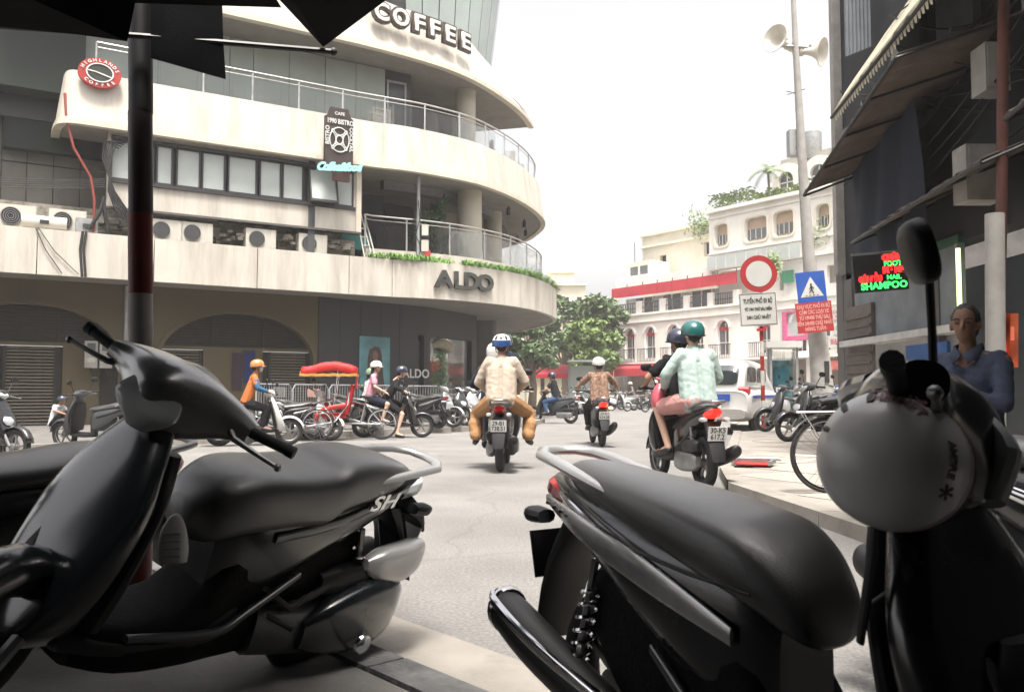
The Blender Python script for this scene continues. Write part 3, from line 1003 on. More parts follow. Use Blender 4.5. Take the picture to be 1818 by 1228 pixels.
# ---- glass railings
def railing(path, z0, h, name, label, nskip, post_every, low=0.0, mp=None):
    """posts, glass panes, handrail along a plan path"""
    t = thing(name, label, 'railing')
    pts = [Vector((x, y, z0)) for x, y in path]
    # resample
    L = [0]
    for a, b_ in zip(pts[:-1], pts[1:]):
        L.append(L[-1] + (b_ - a).length)
    def pos(s):
        for i in range(len(pts) - 1):
            if s <= L[i + 1] + 1e-6:
                return pts[i].lerp(pts[i + 1], (s - L[i]) / max(1e-6, L[i + 1] - L[i]))
        return pts[-1]
    n = round(L[-1] / post_every)
    st = [L[-1] * i / n for i in range(n + 1)]
    hr = [pos(L[-1] * i / (n * 4)) + Vector((0, 0, h)) for i in range(n * 4 + 1)]
    MB().tube(hr, .03, 8).build('handrail', mp or m_steel, t)
    MB().tube([p - Vector((0, 0, .13)) for p in hr], .016, 6).build('lower_rail', m_steel, t)
    for s in st:
        p = pos(s)
        MB().box((0, 0, h / 2), (.05, .05, h), T(*p)).build('post', m_galv, t, smooth=False)
    for a, b_ in zip(st[:-1], st[1:]):
        pa, pb = pos(a + .06), pos(b_ - .06)
        g = MB()
        u = (pb - pa).normalized()
        n_ = Vector((u.y, -u.x, 0)) * .006
        q = [pa - n_ + Vector((0, 0, low + .05)), pb - n_ + Vector((0, 0, low + .05)), pb - n_ + Vector((0, 0, h - .18)), pa - n_ + Vector((0, 0, h - .18))]
        q += [x + 2 * n_ for x in q]
        g.add(q, [(0, 1, 2, 3), (7, 6, 5, 4), (0, 4, 5, 1), (1, 5, 6, 2), (2, 6, 7, 3), (3, 7, 4, 0)])
        g.build('glass_pane', m_glass, t, smooth=False)
    return t


railing([gs(S0 + .6, .35), gs(-3, .35), gs(.5, .35)] + inset_path(b2, .35)[19:62], 9.22, .92, 'upper_railing', 'glass and steel railing along the upper curved balcony', 0, 1.35)
low1 = [gs(swf(646, .5), .55), gs(1.0, .55)] + inset_path(tip1, .55)[2:38]
MB().band(low1, low1, 4.3, 5.42, .12).build('planter_kerb', m_white, B)
railing([(x, y) for x, y in inset_path(low1, .06)], 5.40, 1.05, 'lower_railing', 'glass and steel railing along the lower curved balcony above the planter', 0, 1.5)

# slim grey utility post on the balcony edge
up = thing('utility_post', 'slim grey post with junction boxes rising from the lower balcony edge', 'post', G(swf(741, .3), .3, 5.04))
MB().tube([(0, 0, 0), (0, 0, 2.75)], .06, 10).build('pole', m_galv, up)
MB().box((.22, 0, 1.05), (.2, .16, .34)).build('junction_box', m_ac, up, smooth=False)
MB().box((.22, 0, .55), (.22, .16, .36)).build('junction_box', m_ac, up, smooth=False)
MB().box((.3, 0, .28), (.18, .14, .22)).build('red_bucket', m_red, up, smooth=False)
MB().tube([(0, 0, .1), (.1, -.06, .5), (-.08, -.05, .9), (.06, -.06, 1.4), (0, -.06, 2.0)], .015, 6).build('cable', m_rubber, up)

# potted plant and furniture on the terrace
def leaf_clump(mb, c, r, n, ln, wd, up=.3):
    for k in range(n):
        p = Vector(c) + Vector((rnd.gauss(0, 1), rnd.gauss(0, 1), rnd.gauss(0, 1))).normalized() * r * rnd.random() ** .5
        d = Vector((rnd.gauss(0, 1), rnd.gauss(0, 1), rnd.gauss(0, 1) + up)).normalized()
        e = d.cross(Vector((rnd.random(), rnd.random(), rnd.random()))).normalized() * wd
        d = d * ln
        mb.add([p, p + d * .5 + e, p + d, p + d * .5 - e], [(0, 1, 2, 3)])


pp = thing('potted_plant', 'tall leafy potted plant on the lower terrace left of the round pillar', 'plant', (-2.55, 27.9, 4.3))
m_terr = mat('terrace_leaf', (0.03, 0.09, 0.03), .5, var=.4)
MB().lathe([(.18, 0), (.26, .5), (.22, .5)], 16, caps=True).build('pot', mat('clay_pot', (.2, .09, .05), .8), pp)
MB().tube([(0, 0, .4), (.05, 0, 1.2), (-.05, .05, 2.2)], [.03, .025, .015], 6).build('stem', m_bark, pp)
lf = MB()
for z in (1.2, 1.6, 2.0, 2.4, 2.75):
    leaf_clump(lf, (rnd.uniform(-.2, .2), 0, z), .4, 34, .3, .06)
lf.build('foliage', m_terr, pp, smooth=False)
tb = thing('covered_table', 'low table under a turquoise cloth on the lower terrace', 'table', G(.9, 1.3, 4.3), math.atan2(U.y, U.x))
MB().box((0, 0, 1.35), (.95, .6, .45)).build('cloth', mat('turquoise_cloth', (.08, .28, .27), .8), tb, smooth=False)
for a in (-.4, .4):
    for b_ in (-.22, .22):
        MB().box((a, b_, .56), (.05, .05, 1.12)).build('leg', m_galv, tb, smooth=False)
for i, (x, y) in enumerate([(.1, 29.6), (.55, 31.0), (.75, 32.6)]):
    ch = thing('terrace_chair', ['first', 'second', 'third'][i] + ' white chair from the left behind the upper curved railing', 'chair', (x - .6, y, 8.2), i * 1.1 + .4, 'white chairs on the upper terrace')
    MB().box((0, 0, 1.02), (.42, .42, .05)).build('seat', m_polewhite, ch, smooth=False)
    MB().loft([(1.05, -.2, 0, .03, .2), (1.6, -.26, 0, .02, .21)], 'z', 12).build('backrest', m_polewhite, ch)
    for a in (-.18, .18):
        for b_ in (-.18, .18):
            MB().tube([(a, b_, 1.0), (a * 1.1, b_ * 1.1, 0)], .018, 6).build('leg', m_polewhite, ch)

# grass-like planting spilling over the parapet
gr = MB()
pth = [gs(s) for s in [swf(655, 0) + k * .25 for k in range(12)]] + tip1[1:34]
acc = []
for a, b_ in zip(pth[:-1], pth[1:]):
    a, b_ = Vector((*a, 5.03)), Vector((*b_, 5.03))
    n_ = max(1, int((b_ - a).length / .035))
    for k in range(n_):
        p = a.lerp(b_, rnd.random())
        dens = .25 + .75 * (noise.noise(p * .9) > -.15)
        if a.y > 30:
            dens = 1.0
        if rnd.random() > dens:
            continue
        u = (b_ - a).normalized()
        out = Vector((u.y, -u.x, 0))
        for q in range(3):
            base = p - out * rnd.uniform(.02, .15)
            d = (out * rnd.uniform(-.2, 1.0) + u * rnd.uniform(-.9, .9)).normalized()
            ln = rnd.uniform(.18, .42) * (1.15 if a.y > 29 else .9)
            wd = u * .014
            p1_ = base + d * ln * .45 + Vector((0, 0, ln * .55))
            p2_ = base + d * ln * .95 + Vector((0, 0, ln * rnd.uniform(-.1, .45)))
            gr.add([base - wd, base + wd, p1_ + wd * 1.4, p1_ - wd * 1.4, p2_], [(0, 1, 2, 3), (3, 2, 4)])
tag(gr.build('spilling_grass', m_plant, None, smooth=False), 'bright green spider grass spilling over the lower parapet edge', 'planting', kind='stuff')

# ---- glass drum above band 3
dr = MB()
cx_, cy_ = -3.2, 31.2
m_drum = mat('drum_glass', (0.30, 0.35, 0.33), .2, var=.15, scale=.8, spec=.8)
for k in range(14):
    a0, a1 = R(-100 + k * 13), R(-100 + (k + 1) * 13 - .8)
    r0, r1 = 2.35, 2.9
    pts = [(cx_ + r0 * math.cos(a0), cy_ + r0 * math.sin(a0), 12.4), (cx_ + r0 * math.cos(a1), cy_ + r0 * math.sin(a1), 12.4),
           (cx_ + r1 * math.cos(a1), cy_ + r1 * math.sin(a1), 17), (cx_ + r1 * math.cos(a0), cy_ + r1 * math.sin(a0), 17)]
    q = pts + [Vector(p) - Vector((math.cos(a0), math.sin(a0), 0)) * .05 for p in pts]
    MB().add(q, [(0, 1, 2, 3), (7, 6, 5, 4), (0, 4, 5, 1), (1, 5, 6, 2), (2, 6, 7, 3), (3, 7, 4, 0)]).build('drum_pane', m_drum, B, smooth=False)
MB(T(cx_, cy_, 14.6)).lathe([(2.2, -2.2), (2.5, 0), (2.8, 2.3)], 30).build('drum_lining', m_inner, B)
MB(basis(G(0, 1.6), U)).box((-3.0, 14.6, 0), (9, 3.4, .2)).build('top_storey_wall', m_conc, B, smooth=False)

# ---- COFFEE letters
m_cl = mat('cream_letter_face', (0.68, 0.65, 0.58), .5, var=0)
m_cd = mat('dark_letter_return', (0.05, 0.035, 0.03), .5, var=0)
P3 = [Vector((x, y, 0)) for x, y in inset_path(b3, .2)]
for ch, px in zip('COFFEE', (664, 698, 731, 758, 785, 812)):
    k = (px - 909) / F
    for a, b_ in zip(P3[:-1], P3[1:]):
        fa, fb = a.x - k * a.y, b_.x - k * b_.y
        if fa <= 0 <= fb:
            p = a.lerp(b_, -fa / (fb - fa))
            M = basis((p.x, p.y, 12.62), (b_ - a).normalized())
            text(ch, .74, M @ T(0, 0, .32), m_cl, B, .03, .016, name='sign_letter', xs=1.25 if ch in 'FE' else 1.0)
            text(ch, .74, M @ T(.0, 0, .24), m_cd, B, .06, .085, name='sign_letter_return', xs=1.25 if ch in 'FE' else 1.0)
            break
for px in (700, 790):
    k = (px - 909) / F
# ---- hanging bistro sign
sg = thing('hanging_sign', 'dark brown hanging bistro sign with white ring emblem and pale script', 'sign', (0, 0, 0))
sm = basis(G(swf(597, -.35), -.38, 0), U)
m_sign = mat('sign_brown', (0.035, 0.022, 0.02), .6, var=.2)
pxm = (swf(625, -.35) - swf(570, -.35)) / 2
W_ = pxm * .92
zt, zb = 9.30, 7.55
out = [(-W_, zb), (W_, zb), (W_, zt - .28), (W_ * .86, zt - .26), (W_ * .7, zt - .12), (W_ * .62, zt), (-W_ * .62, zt), (-W_ * .7, zt - .12), (-W_ * .86, zt - .26), (-W_, zt - .28)]
curve_mesh('board', [out], .12, sm, m_sign, sg)
MB(sm).box((0, 8.6, -.24), (.1, .08, .36)).build('bracket', m_frame, sg, smooth=False)
MB(sm).box((W_ * .2, 7.32, -.05), (W_ * 1.2, .34, .1)).build('lower_board', mat('sign_maroon', (.09, .04, .04), .7), sg, smooth=False)
text('CAFE', .13, sm @ T(0, 9.12, .02), m_alwhite, sg, .005, .002)
text('1990 BISTRO', .2, sm @ T(.02, 8.88, .02), m_alwhite, sg, .005, .004, xs=.80 * W_ / .47 if W_ < .47 else .8)
text('BISTRO', .17, sm @ T(-W_ * .84, 8.45, .02) @ RZ(90), m_alwhite, sg, .005, .003)
text('COCKTAIL', .15, sm @ T(W_ * .84, 8.4, .02) @ RZ(-90), m_alwhite, sg, .005, .003)
rg = MB(sm @ T(0, 8.35, .02) @ Matrix.Diagonal((W_ / .5, 1.05, 1, 1)))
def ringb(mb, cx, cy, r, t=.018, a0=0, a1=360):
    n = 24
    o_ = [(cx + r * math.cos(R(a0 + (a1 - a0) * k / n)), cy + r * math.sin(R(a0 + (a1 - a0) * k / n)), 0) for k in range(n + 1)]
    mb.tube(o_, t, 6)
ringb(rg, 0, 0, .345)
ringb(rg, 0, 0, .12)
for a in (0, 90, 180, 270):
    ringb(rg, .36 * math.cos(R(a)), .36 * math.sin(R(a)), .23, .016, a + 118, a + 242)
for a in (45, 135, 225, 315):
    ringb(rg, .33 * math.cos(R(a)), .33 * math.sin(R(a)), .05, .012)
    rg.tube([(.12 * math.cos(R(a)), .12 * math.sin(R(a)), 0), (.2 * math.cos(R(a)), .2 * math.sin(R(a)), 0)], .014, 6)
rg.build('ring_emblem', m_alwhite, sg)
m_cy = mat('cyan_script', (0.25, 0.5, 0.48), .4, var=0, emit=(.25, .6, .55), estr=.25)
text('Coffee&food', .32, sm @ T(-.05, 7.52, .10) @ RZ(6), m_cy, sg, .02, .02, shear=.45, space=.85, xs=.95)
# ---- round red coffee sign
rs = thing('round_sign', 'round red coffee sign with dark oval centre on the end of the upper parapet', 'sign')
rm = basis(G(swf(163, -.1), -.10, 9.18), U) @ Matrix.Diagonal((.98, .74, 1, 1))
MB(rm).lathe([(0, 0), (.52, 0), (.52, -.14), (0, -.14)], 32).build('disc', mat('round_sign_red', (0.34, .025, .02), .5, var=.15), rs)
MB(rm @ T(0, 0, .012)).lathe([(.30, 0), (.335, 0), (.335, .02), (.30, .02)], 32, closed=True).build('inner_ring', m_alwhite, rs)
MB(rm @ T(0, 0, .004)).lathe([(0, .008), (.30, .008), (.30, 0)], 32).build('centre', mat('sign_dark_green', (.02, .025, .02), .5), rs)
curve_mesh('emblem_line', [[(-.28, .06), (-.1, .03), (.1, -.03), (.28, -.1), (.28, -.13), (.08, -.07), (-.1, 0), (-.28, .02)]], .01, rm @ T(0, 0, .03), m_cl, rs)
for word, a0, a1, flip in (('HIGHLANDS', 160, 20, 1), ('COFFEE', 222, 318, -1)):
    for i, ch in enumerate(word):
        a = R(a0 + (a1 - a0) * i / (len(word) - 1))
        text(ch, .14, rm @ T(.43 * math.cos(a), .43 * math.sin(a), .012) @ Matrix.Rotation(a - PI / 2 if flip > 0 else a + PI / 2, 4, 'Z'), m_cl, rs, .006, .002)

# ---- cladded wing on the far left
W = thing('cladded_wing', 'grimy grey panelled building wing behind the striped post, left of the curved building', 'building')
cw = basis(G(0, 2.0), U)
def s2(px):
    k = (px - 909) / F
    o = G(0, 2.0)
    return (k * o.y - o.x) / (U.x - k * U.y)


pn = None
xs_ = [s2(q) for q in (-60, -10, 36, 84, 132, 182)]
zs_ = [5.1, 6.0, 7.1, 8.2, 9.4, 10.6]
for i in range(len(xs_) - 1):
    for j in range(len(zs_) - 1):
        M = cw @ T((xs_[i] + xs_[i + 1]) / 2, (zs_[j] + zs_[j + 1]) / 2, rnd.uniform(-.012, .012)) @ Matrix.Diagonal((xs_[i + 1] - xs_[i] - .025, zs_[j + 1] - zs_[j] - .03, 1, 1))
        if pn is None:
            pn = MB().box((0, 0, 0), (1, 1, .05)).build('cladding_panel', m_panelgrey, W, smooth=False)
            pn.matrix_basis = M
        else:
            inst(pn, M, W)
MB(cw).box((-11, 8, -.1), (9, 6.5, .12)).build('backing', m_frame, W, smooth=False)
MB(cw).box((-11, 4.9, .2), (9, .35, .3)).build('ledge', m_panelgrey, W, smooth=False)
MB(cw).box(((-18 + s2(130)) / 2, 11.0, .6), (s2(130) + 18, 4.4, 1.0)).build('shade_block', mat('shade_dark_green', (.015, .022, .018), .8), W, smooth=False)  # added dark boxes stand in for the shade on the wing's upper part
MB(cw @ T(s2(85), 8.6, .1)).box((0, 0, 0), (2.4, 2.4, .5)).build('shadow_box', MATS['shade_dark_green'], W, smooth=False)
# cables
cb = MB()
cb.tube([G(swf(100), .2, 8.6), G(swf(104), .1, 7.9), G(swf(118), .1, 7.2), G(swf(150), .1, 6.5), G(swf(158), .1, 5.9), G(swf(158), .1, 5.1)], .035, 6)
tag(cb.build('red_cable', mat('red_cable', (.22, .04, .03), .6)), 'thick red cable drooping down the grey panelled wing', 'cable')
cb = MB()
for k in range(6):
    o_ = k * .06
    cb.tube([G(swf(222) - o_, .15, 7.65 - o_), G(swf(196) - o_, .12, 7.5), G(swf(184) - o_ * .6, .1, 7.0), G(swf(182) + o_ * .5, .1, 6.2), G(swf(196) + o_, .1, 5.7), G(swf(225) + o_, .12, 5.3)], .022, 6)
for k in range(5):
    y0, y1 = 6.5 + k * .12, 6.3 + k * .1
    a, b_ = G(-13, .9, y0), G(swf(176), .2, y1)
    pts = [a.lerp(b_, t / 8) - Vector((0, 0, .35 * math.sin(PI * t / 8) + .05 * k)) for t in range(9)]
    cb.tube(pts, .012, 5)
cb.tube([G(swf(150), .05, 5.15), G(swf(168), .0, 5.6), G(swf(175), .0, 6.0)], .05, 6)
cb.tube([G(swf(183), .05, 5.1), G(swf(172), .0, 5.9)], .05, 6)
tag(cb.build('cable_bundle', m_rubber), 'tangled bundle of grey cables at the left end of the ribbon window', 'cables')
cb = MB()
for k in (0, .08):
    cb.tube([G(swf(140, -.03) + k, -.03, 5.06), G(swf(136, -.03) + k, -.05, 4.6), G(swf(141, -.03) + k, -.03, 3.9)], .03, 6)
tag(cb.build('hanging_cable', m_rubber), 'pair of dark cables hanging down the left parapet panel', 'cable')
cb = MB()
cb.tube([G(swf(55, -.03), -.04, 5.05), G(swf(75, -.03), -.05, 4.5), G(swf(105, -.03), -.04, 3.95)], .012, 5)
cb.tube([G(swf(60, -.03), -.04, 5.05), G(swf(90, -.03), -.05, 4.5), G(swf(135, -.03), -.04, 3.95)], .010, 5)
tag(cb.build('thin_wires', m_rubber), 'two thin wires slanting across the left parapet panel', 'wire')
# lower side boxes on cladded ledge
for i, px in enumerate((70, 146)):
    q = thing('ledge_unit', ['white rounded tank on the ledge left of the striped post', 'small grey metal box on the ledge left of the cable bundle'][i], 'box', G(swf(px), .3, 5.03))
    if i == 0:
        MB().loft([(-.5, 0, .2, .2, .18), (.5, 0, .2, .2, .18)], 'x', 16, 2, RZ(31)).build('body', m_ac, q)
    else:
        MB(RZ(31)).box((0, 0, .2), (.5, .35, .4)).build('body', m_galv, q, smooth=False)
    MB(RZ(31)).box((0, -.2, .2), (.2, .03, .1)).build('valve', m_frame, q, smooth=False)
# ================================================================== CAFE BUILDING ACROSS THE STREET
CU = Vector((0.6015, -0.7988, 0))
CO = Vector((7.2, 60.0, 0))
cf = basis(CO, CU)
CN = Vector((-CU.y, CU.x, 0))     # inward


def sc(px, d=0.0):
    k = (px - 909) / F
    o = CO + CN * d
    return (k * o.y - o.x) / (CU.x - k * CU.y)


def zc(px, py, d=0.0):
    s = sc(px, d)
    return at(px, py, (CO + CN * d + CU * s).y).z


m_cafe = mat('white_stucco', (0.76, 0.73, 0.68), .8, var=.04, scale=.8, bump=.1, dirt_or_glare=(.5, .44, .34), dirt_or_glare_amt=.5, dirt_or_glare_scale=.6, streak=True)
m_cafe2 = mat('ivory_stucco', (0.68, 0.64, 0.53), .8, var=.05, scale=.8, dirt_or_glare=(.42, .37, .27), dirt_or_glare_amt=.5, dirt_or_glare_scale=.6)
m_awnred = mat('awning_red', (0.46, 0.03, 0.045), .7, var=.12, scale=1.5)
K = thing('cafe_building', 'white colonial corner block with red awnings, arched windows and roof garden', 'building')


def plate(x0, x1, z0, z1, holes=(), th=.3, d=0.0, m=None, name='wall', par=None):
    return curve_mesh(name, [[(x0, z0), (x1, z0), (x1, z1), (x0, z1)]] + list(holes), th, cf @ T(0, 0, -d), m or m_cafe, par or K)


def cbox(x0, x1, z0, z1, d0, d1, m=None, name='block', par=None, **kw):
    return MB(cf).box(((x0 + x1) / 2, (z0 + z1) / 2, -(d0 + d1) / 2), (x1 - x0, z1 - z0, abs(d1 - d0))).build(name, m or m_cafe, par or K, smooth=False, **kw)


# arched windows of the first floor
aw = [sc(q) for q in (1118, 1154, 1196, 1239, 1284, 1357)]
hs = [arch_pts(x, .42, 3.35, 5.0, .42, 8) for x in aw]
for x in (sc(1420), sc(1462)):
    aw.append(x)
x_end = 34
hs = [arch_pts(x, .45, 3.35, 5.0, .45, 8) for x in aw] + [arch_pts(sc(1565), .5, 3.6, 5.3, .5, 8)]
plate(0, x_end, 3.0, 6.3, hs)
for x in aw + [sc(1565)]:
    w_ = thing('tmp', None, None)
    bpy.data.objects.remove(w_)
    f_ = MB(cf).box((x, 4.3, -.33), (1.0, 2.5, .04)).build('arched_window', m_farglass, K, smooth=False)
    MB(cf).box((x, 4.2, -.29), (.07, 2.2, .04)).box((x, 4.98, -.29), (.9, .07, .04)).box((x, 4.1, -.285), (.9, .05, .03)).build('frame', m_cafe, f_, smooth=False)
    MB(cf).box((x, 4.95, -.24), (.86, .22, .05)).build('red_valance', m_awnred, f_, smooth=False)
    o_ = [(x + .62 * math.cos(R(a)), 5.0 + .62 * math.sin(R(a))) for a in range(0, 181, 15)]
    i_ = [(x + .47 * math.cos(R(a)), 5.0 + .47 * math.sin(R(a))) for a in range(180, -1, -15)]
    curve_mesh('arch_trim', [o_ + i_], .06, cf @ T(0, 0, .06), m_cafe, f_)
# balconettes
m_rail = mat('balcony_ironwork', (0.10, 0.10, 0.11), .5, .3, var=.1)
bar0 = None
for x in aw[:6]:
    t_ = MB(cf).box((x, 3.95, .34), (1.7, .05, .05)).box((x, 3.12, .34), (1.7, .04, .05)).build('balustrade', m_rail, K, smooth=False)
    q = MB(cf)
    for k in range(13):
        q.box((x - .8 + k * .133, 3.53, .34), (.03, .8, .03))
    q.build('bars', m_rail, t_, smooth=False)
cbox(-.2, x_end, 2.95, 3.1, -.55, .1, name='balcony_slab')
for z in (3.0, 5.75, 6.25):
    cbox(-.15, x_end, z + .03, z + .13, -.12, -.002, name='string_course')
# ground floor: red awning and dim shop
cbox(0, x_end, 0, .35, .1, .4, name='plinth')
cbox(0, x_end, .0, 2.95, 1.2, 1.4, m=mat('shop_beige', (.33, .26, .2), .8, var=.3, scale=.7), name='shop_wall')
for k, x in enumerate([0.15, 3.2, 6.3, 9.4, 12.5, 15.6, 18.7, 22]):
    cbox(x - .22, x + .22, .35, 2.95, 0, .45, name='pier')
ra = thing('red_awning', 'long bright red awning over the ground floor of the white corner block', 'awning')
xa0 = 0.0
for k in range(5):
    x0 = -.8 + k * 2.3
    b = MB(cf)
    b.add([(x0, 2.98, .05), (x0 + 2.28, 2.98, .05), (x0 + 2.28, 2.62, 1.5), (x0, 2.62, 1.5), (x0, 2.12, 1.52), (x0 + 2.28, 2.12, 1.52)], [(0, 1, 2, 3), (3, 2, 5, 4)])
    b.build('awning_panel', m_awnred, ra, smooth=False)
text('• CAFE •', .42, cf @ T(8.2, 2.36, 1.535), m_alwhite, ra, .005, .006, name='lettering')
for k in range(6):
    MB(cf).tube([(-.8 + k * 2.3, 2.95, .05), (-.8 + k * 2.3, 2.2, 1.48)], .02, 5).build('strut', m_rail, ra)
# terrace level with piers, dark balustrade and glazing, red sign band
cbox(-.15, 13.2, 6.3, 6.42, -.1, 1.5, name='terrace_slab')
px_ = [1091, 1134, 1176, 1219, 1262, 1308]
for i, q in enumerate([sc(a) for a in px_]):
    cbox(q - .18, q + .25, 6.42, 7.25, -.05, .3, name='terrace_pier')
for a, b_ in zip(px_[:-1], px_[1:]):
    x0, x1 = sc(a) + .3, sc(b_) - .22
    t_ = cbox(x0, x1, 7.12, 7.18, .05, .12, m=m_rail, name='balustrade')
    q = MB(cf)
    for k in range(11):
        x = x0 + (x1 - x0) * (k + .5) / 11
        q.box((x, 6.78, -.08), (.05, .68, .03))
        q.box((x, 6.78, -.08), (.16, .05, .03))
    q.build('bars', m_rail, t_, smooth=False)
for k in range(15):
    x0 = .1 + k * .86
    t_ = cbox(x0 + .03, x0 + .83, 6.45, 7.66, 1.2, 1.23, m=m_farglass if k % 3 else m_frost, name='terrace_window')
    cbox(x0 - .03, x0 + .03, 6.45, 7.66, 1.1, 1.2, name='mullion', par=t_)
rs_ = thing('red_sign_band', 'long red fascia sign along the terrace roof of the white corner block', 'sign')
rx = [sc(q) for q in (1091, 1118, 1146, 1172, 1199, 1226, 1253, 1280, 1314)]
for a, b_ in zip(rx[:-1], rx[1:]):
    cbox(a + .015, b_ - .015, 7.62, 8.3, -.25, -.15, m=m_awnred, name='fascia_panel', par=rs_)
    cbox(b_ - .04, b_ + .0, 8.3, 8.52, -.2, -.15, m=m_rail, name='floodlight', par=rs_)
cbox(0, sc(1262), 8.3, 8.95, 0.2, 3.2, name='parapet')
# low roof-top tank house
cbox(.3, 3.0, 8.95, 9.1, .3, 3, name='roof_slab')
rt = thing('rooftop_tank_room', 'small rooftop shed with dark openings and aerial at the left end of the white block', 'shed')
cbox(.5, 2.5, 8.95, 10.2, 1, 3, par=rt, name='wall', m=m_cafe2)
for k in (0, 1):
    cbox(.72 + k * .95, 1.4 + k * .95, 9.25, 9.85, .93, .99, m=m_farglass, par=rt, name='opening')
MB(cf).tube([(.6, 10.2, -1.5), (.6, 11.7, -1.5)], .03, 5).build('aerial', m_rail, rt)
# ivory block behind
iv = thing('ivory_block', 'ivory flat-roofed block standing behind the red fascia', 'building')
ivx0, ivx1 = sc(1147, 4), sc(1264, 4)
curve_mesh('wall', [[(ivx0, 8), (ivx1 + .6, 8), (ivx1 + .6, 12.6), (ivx0, 12.6)]] + [[(ivx0 + a, z), (ivx0 + a + .6, z), (ivx0 + a + .6, z + 1), (ivx0 + a, z + 1)] for a, z in ((1.5, 10.0), (5.6, 10.4))], .3, cf @ T(0, 0, -4), m_cafe2, iv)
MB(cf).box(((ivx0 + ivx1) / 2, 10.3, -4.6), (ivx1 - ivx0 - .4, 4.5, .05)).build('window', m_farglass, iv, smooth=False)
MB(cf).box(((ivx0 + ivx1) / 2, 11.8, -3.9), (ivx1 - ivx0 + .6, .15, .25)).box(((ivx0 + ivx1) / 2, 12.65, -3.9), (ivx1 - ivx0 + .6, .15, .35)).build('cornice', m_cafe2, iv, smooth=False)
MB(cf).box((ivx0 - .15, 10.3, -7), (.25, 4.6, 6)).build('side_wall', m_cafe2, iv, smooth=False)
# taller block
bx = sc(1262)
bl = x_end
hs = []
wins = [(1272, 1296, 398, 437), (1326, 1366, 385, 427), (1378, 1414, 374, 418), (1455, 1479, 362, 405), (1500, 1530, 352, 396)]
for a, b_, t_, l_ in wins:
    x0, x1 = sc(a), sc(b_)
    z1, z0 = zc((a + b_) / 2, t_), zc((a + b_) / 2, l_)
    hs.append((x0, x1, z0, z1))
plate(bx, bl, 8.6, 12.2, [rrect(x0, z0, x1, z1, .28) for x0, x1, z0, z1 in hs])
m_blind = mat('peach_blind', (.50, .38, .28), .7, var=.1, scale=2)
for x0, x1, z0, z1 in hs:
    w_ = MB(cf).box(((x0 + x1) / 2, (z0 + z1) / 2, -.36), (x1 - x0 + .2, z1 - z0 + .2, .04)).build('wide_window', m_blind, K, smooth=False)
    MB(cf).box(((x0 + x1) / 2, z0 + (z1 - z0) * .33, -.31), (x1 - x0 - .05, (z1 - z0) * .42, .03)).build('pane', m_farglass, w_, smooth=False)
    for k in range(4):
        MB(cf).box((x0 + (x1 - x0) * (k + .5) / 4, z0 + (z1 - z0) * .33, -.28), (.035, (z1 - z0) * .42, .03)).build('bar', m_cafe, w_, smooth=False)
    curve_mesh('surround', [rrect(x0 - .12, z0 - .12, x1 + .12, z1 + .12, .36), rrect(x0, z0, x1, z1, .28)], .06, cf @ T(0, 0, .06), m_cafe2, w_)
for z, h, dd in ((8.6, .12, .15), (9.6, .08, .08), (11.85, .1, .1), (12.2, .2, .3)):
    cbox(bx - .1, bl, z, z + h, -dd, -.002 if z < 12 else 1.0, name='cornice')
cbox(bx - .002, bx + .25, 8.4, 12.2, .3, 6, name='side_wall')
# middle terrace of the taller block
cbox(sc(1262), bl, 6.42, 8.6, .9, 1.1, name='wall')
for k in range(9):
    x0 = sc(1264) + k * .75
    cbox(x0, x0 + .66, 8.62, 9.42, -.35, -.33, m=m_frost, name='glass_screen')
plate(sc(1345), bl, 6.3, 8.55, [[(sc(1385), 6.9), (sc(1392), 6.9), (sc(1392), 7.9), (sc(1385), 7.9)], [(sc(1470), 7.0), (sc(1500), 7.0), (sc(1500), 8.0), (sc(1470), 8.0)]], th=.25, d=.1)
# roof garden
rg_ = MB(cf)
for k in range(2600):
    x = rnd.uniform(bx, bx + 13.5)
    h = .35 + .75 * abs(noise.noise(Vector((x * .8, 3, 0)))) + (.55 if x < bx + 3 else 0)
    c = Vector((x, 12.35 + rnd.random() ** .7 * h * 1.15, -rnd.uniform(.0, 1.2)))
    d = Vector((rnd.gauss(0, 1), rnd.gauss(0, 1) + .4, rnd.gauss(0, 1))).normalized() * .16
    e = d.orthogonal().normalized() * .06
    rg_.add([c - d, c + e, c + d, c - e], [(0, 1, 2, 3)])
tag(rg_.build('roof_garden', m_tree2, None, smooth=False), 'green hedge planting along the roof edge of the white block', 'hedge', kind='stuff')
# mansard storey
mn = thing('mansard_storey', 'grey mansard roof with round-headed dormers above the roof garden', 'roof')
mx0, mx1 = sc(1372, 4.5), sc(1640, 4.5)
MB(cf).prism([(mx0 + .9, 15.9), (mx1, 15.9), (mx1, 12.2), (mx0, 12.2)], -9, -4.5).build('roof', mat('slate_roof', (.30, .29, .25), .7, var=.1), mn, smooth=False)
MB(cf).box(((mx0 + mx1) / 2, 13.5, -4.35), (mx1 - mx0 + .4, .3, .4)).build('cornice', m_cafe2, mn, smooth=False)
for q in (1404, 1462, 1530):
    x = sc(q, 4.2)
    dm = curve_mesh('dormer', [arch_pts(x, 1.0, 13.65, 14.5, 1.0, 12), arch_pts(x, .55, 13.9, 14.4, .55, 10)], .5, cf @ T(0, 0, -4.0), m_cafe, mn)
    MB(dm.matrix_basis.inverted() @ cf).box((x, 14.3, -4.3), (1.2, 1.3, .05)).build('pane', m_farglass, dm, smooth=False)
    MB(dm.matrix_basis.inverted() @ cf).box((x, 14.3, -4.2), (.07, 1.3, .05)).box((x, 14.3, -4.2), (1.1, .07, .05)).build('frame', m_cafe, dm, smooth=False)
wt = thing('water_tank', 'grey rooftop water tank beside the loudspeaker post', 'tank')
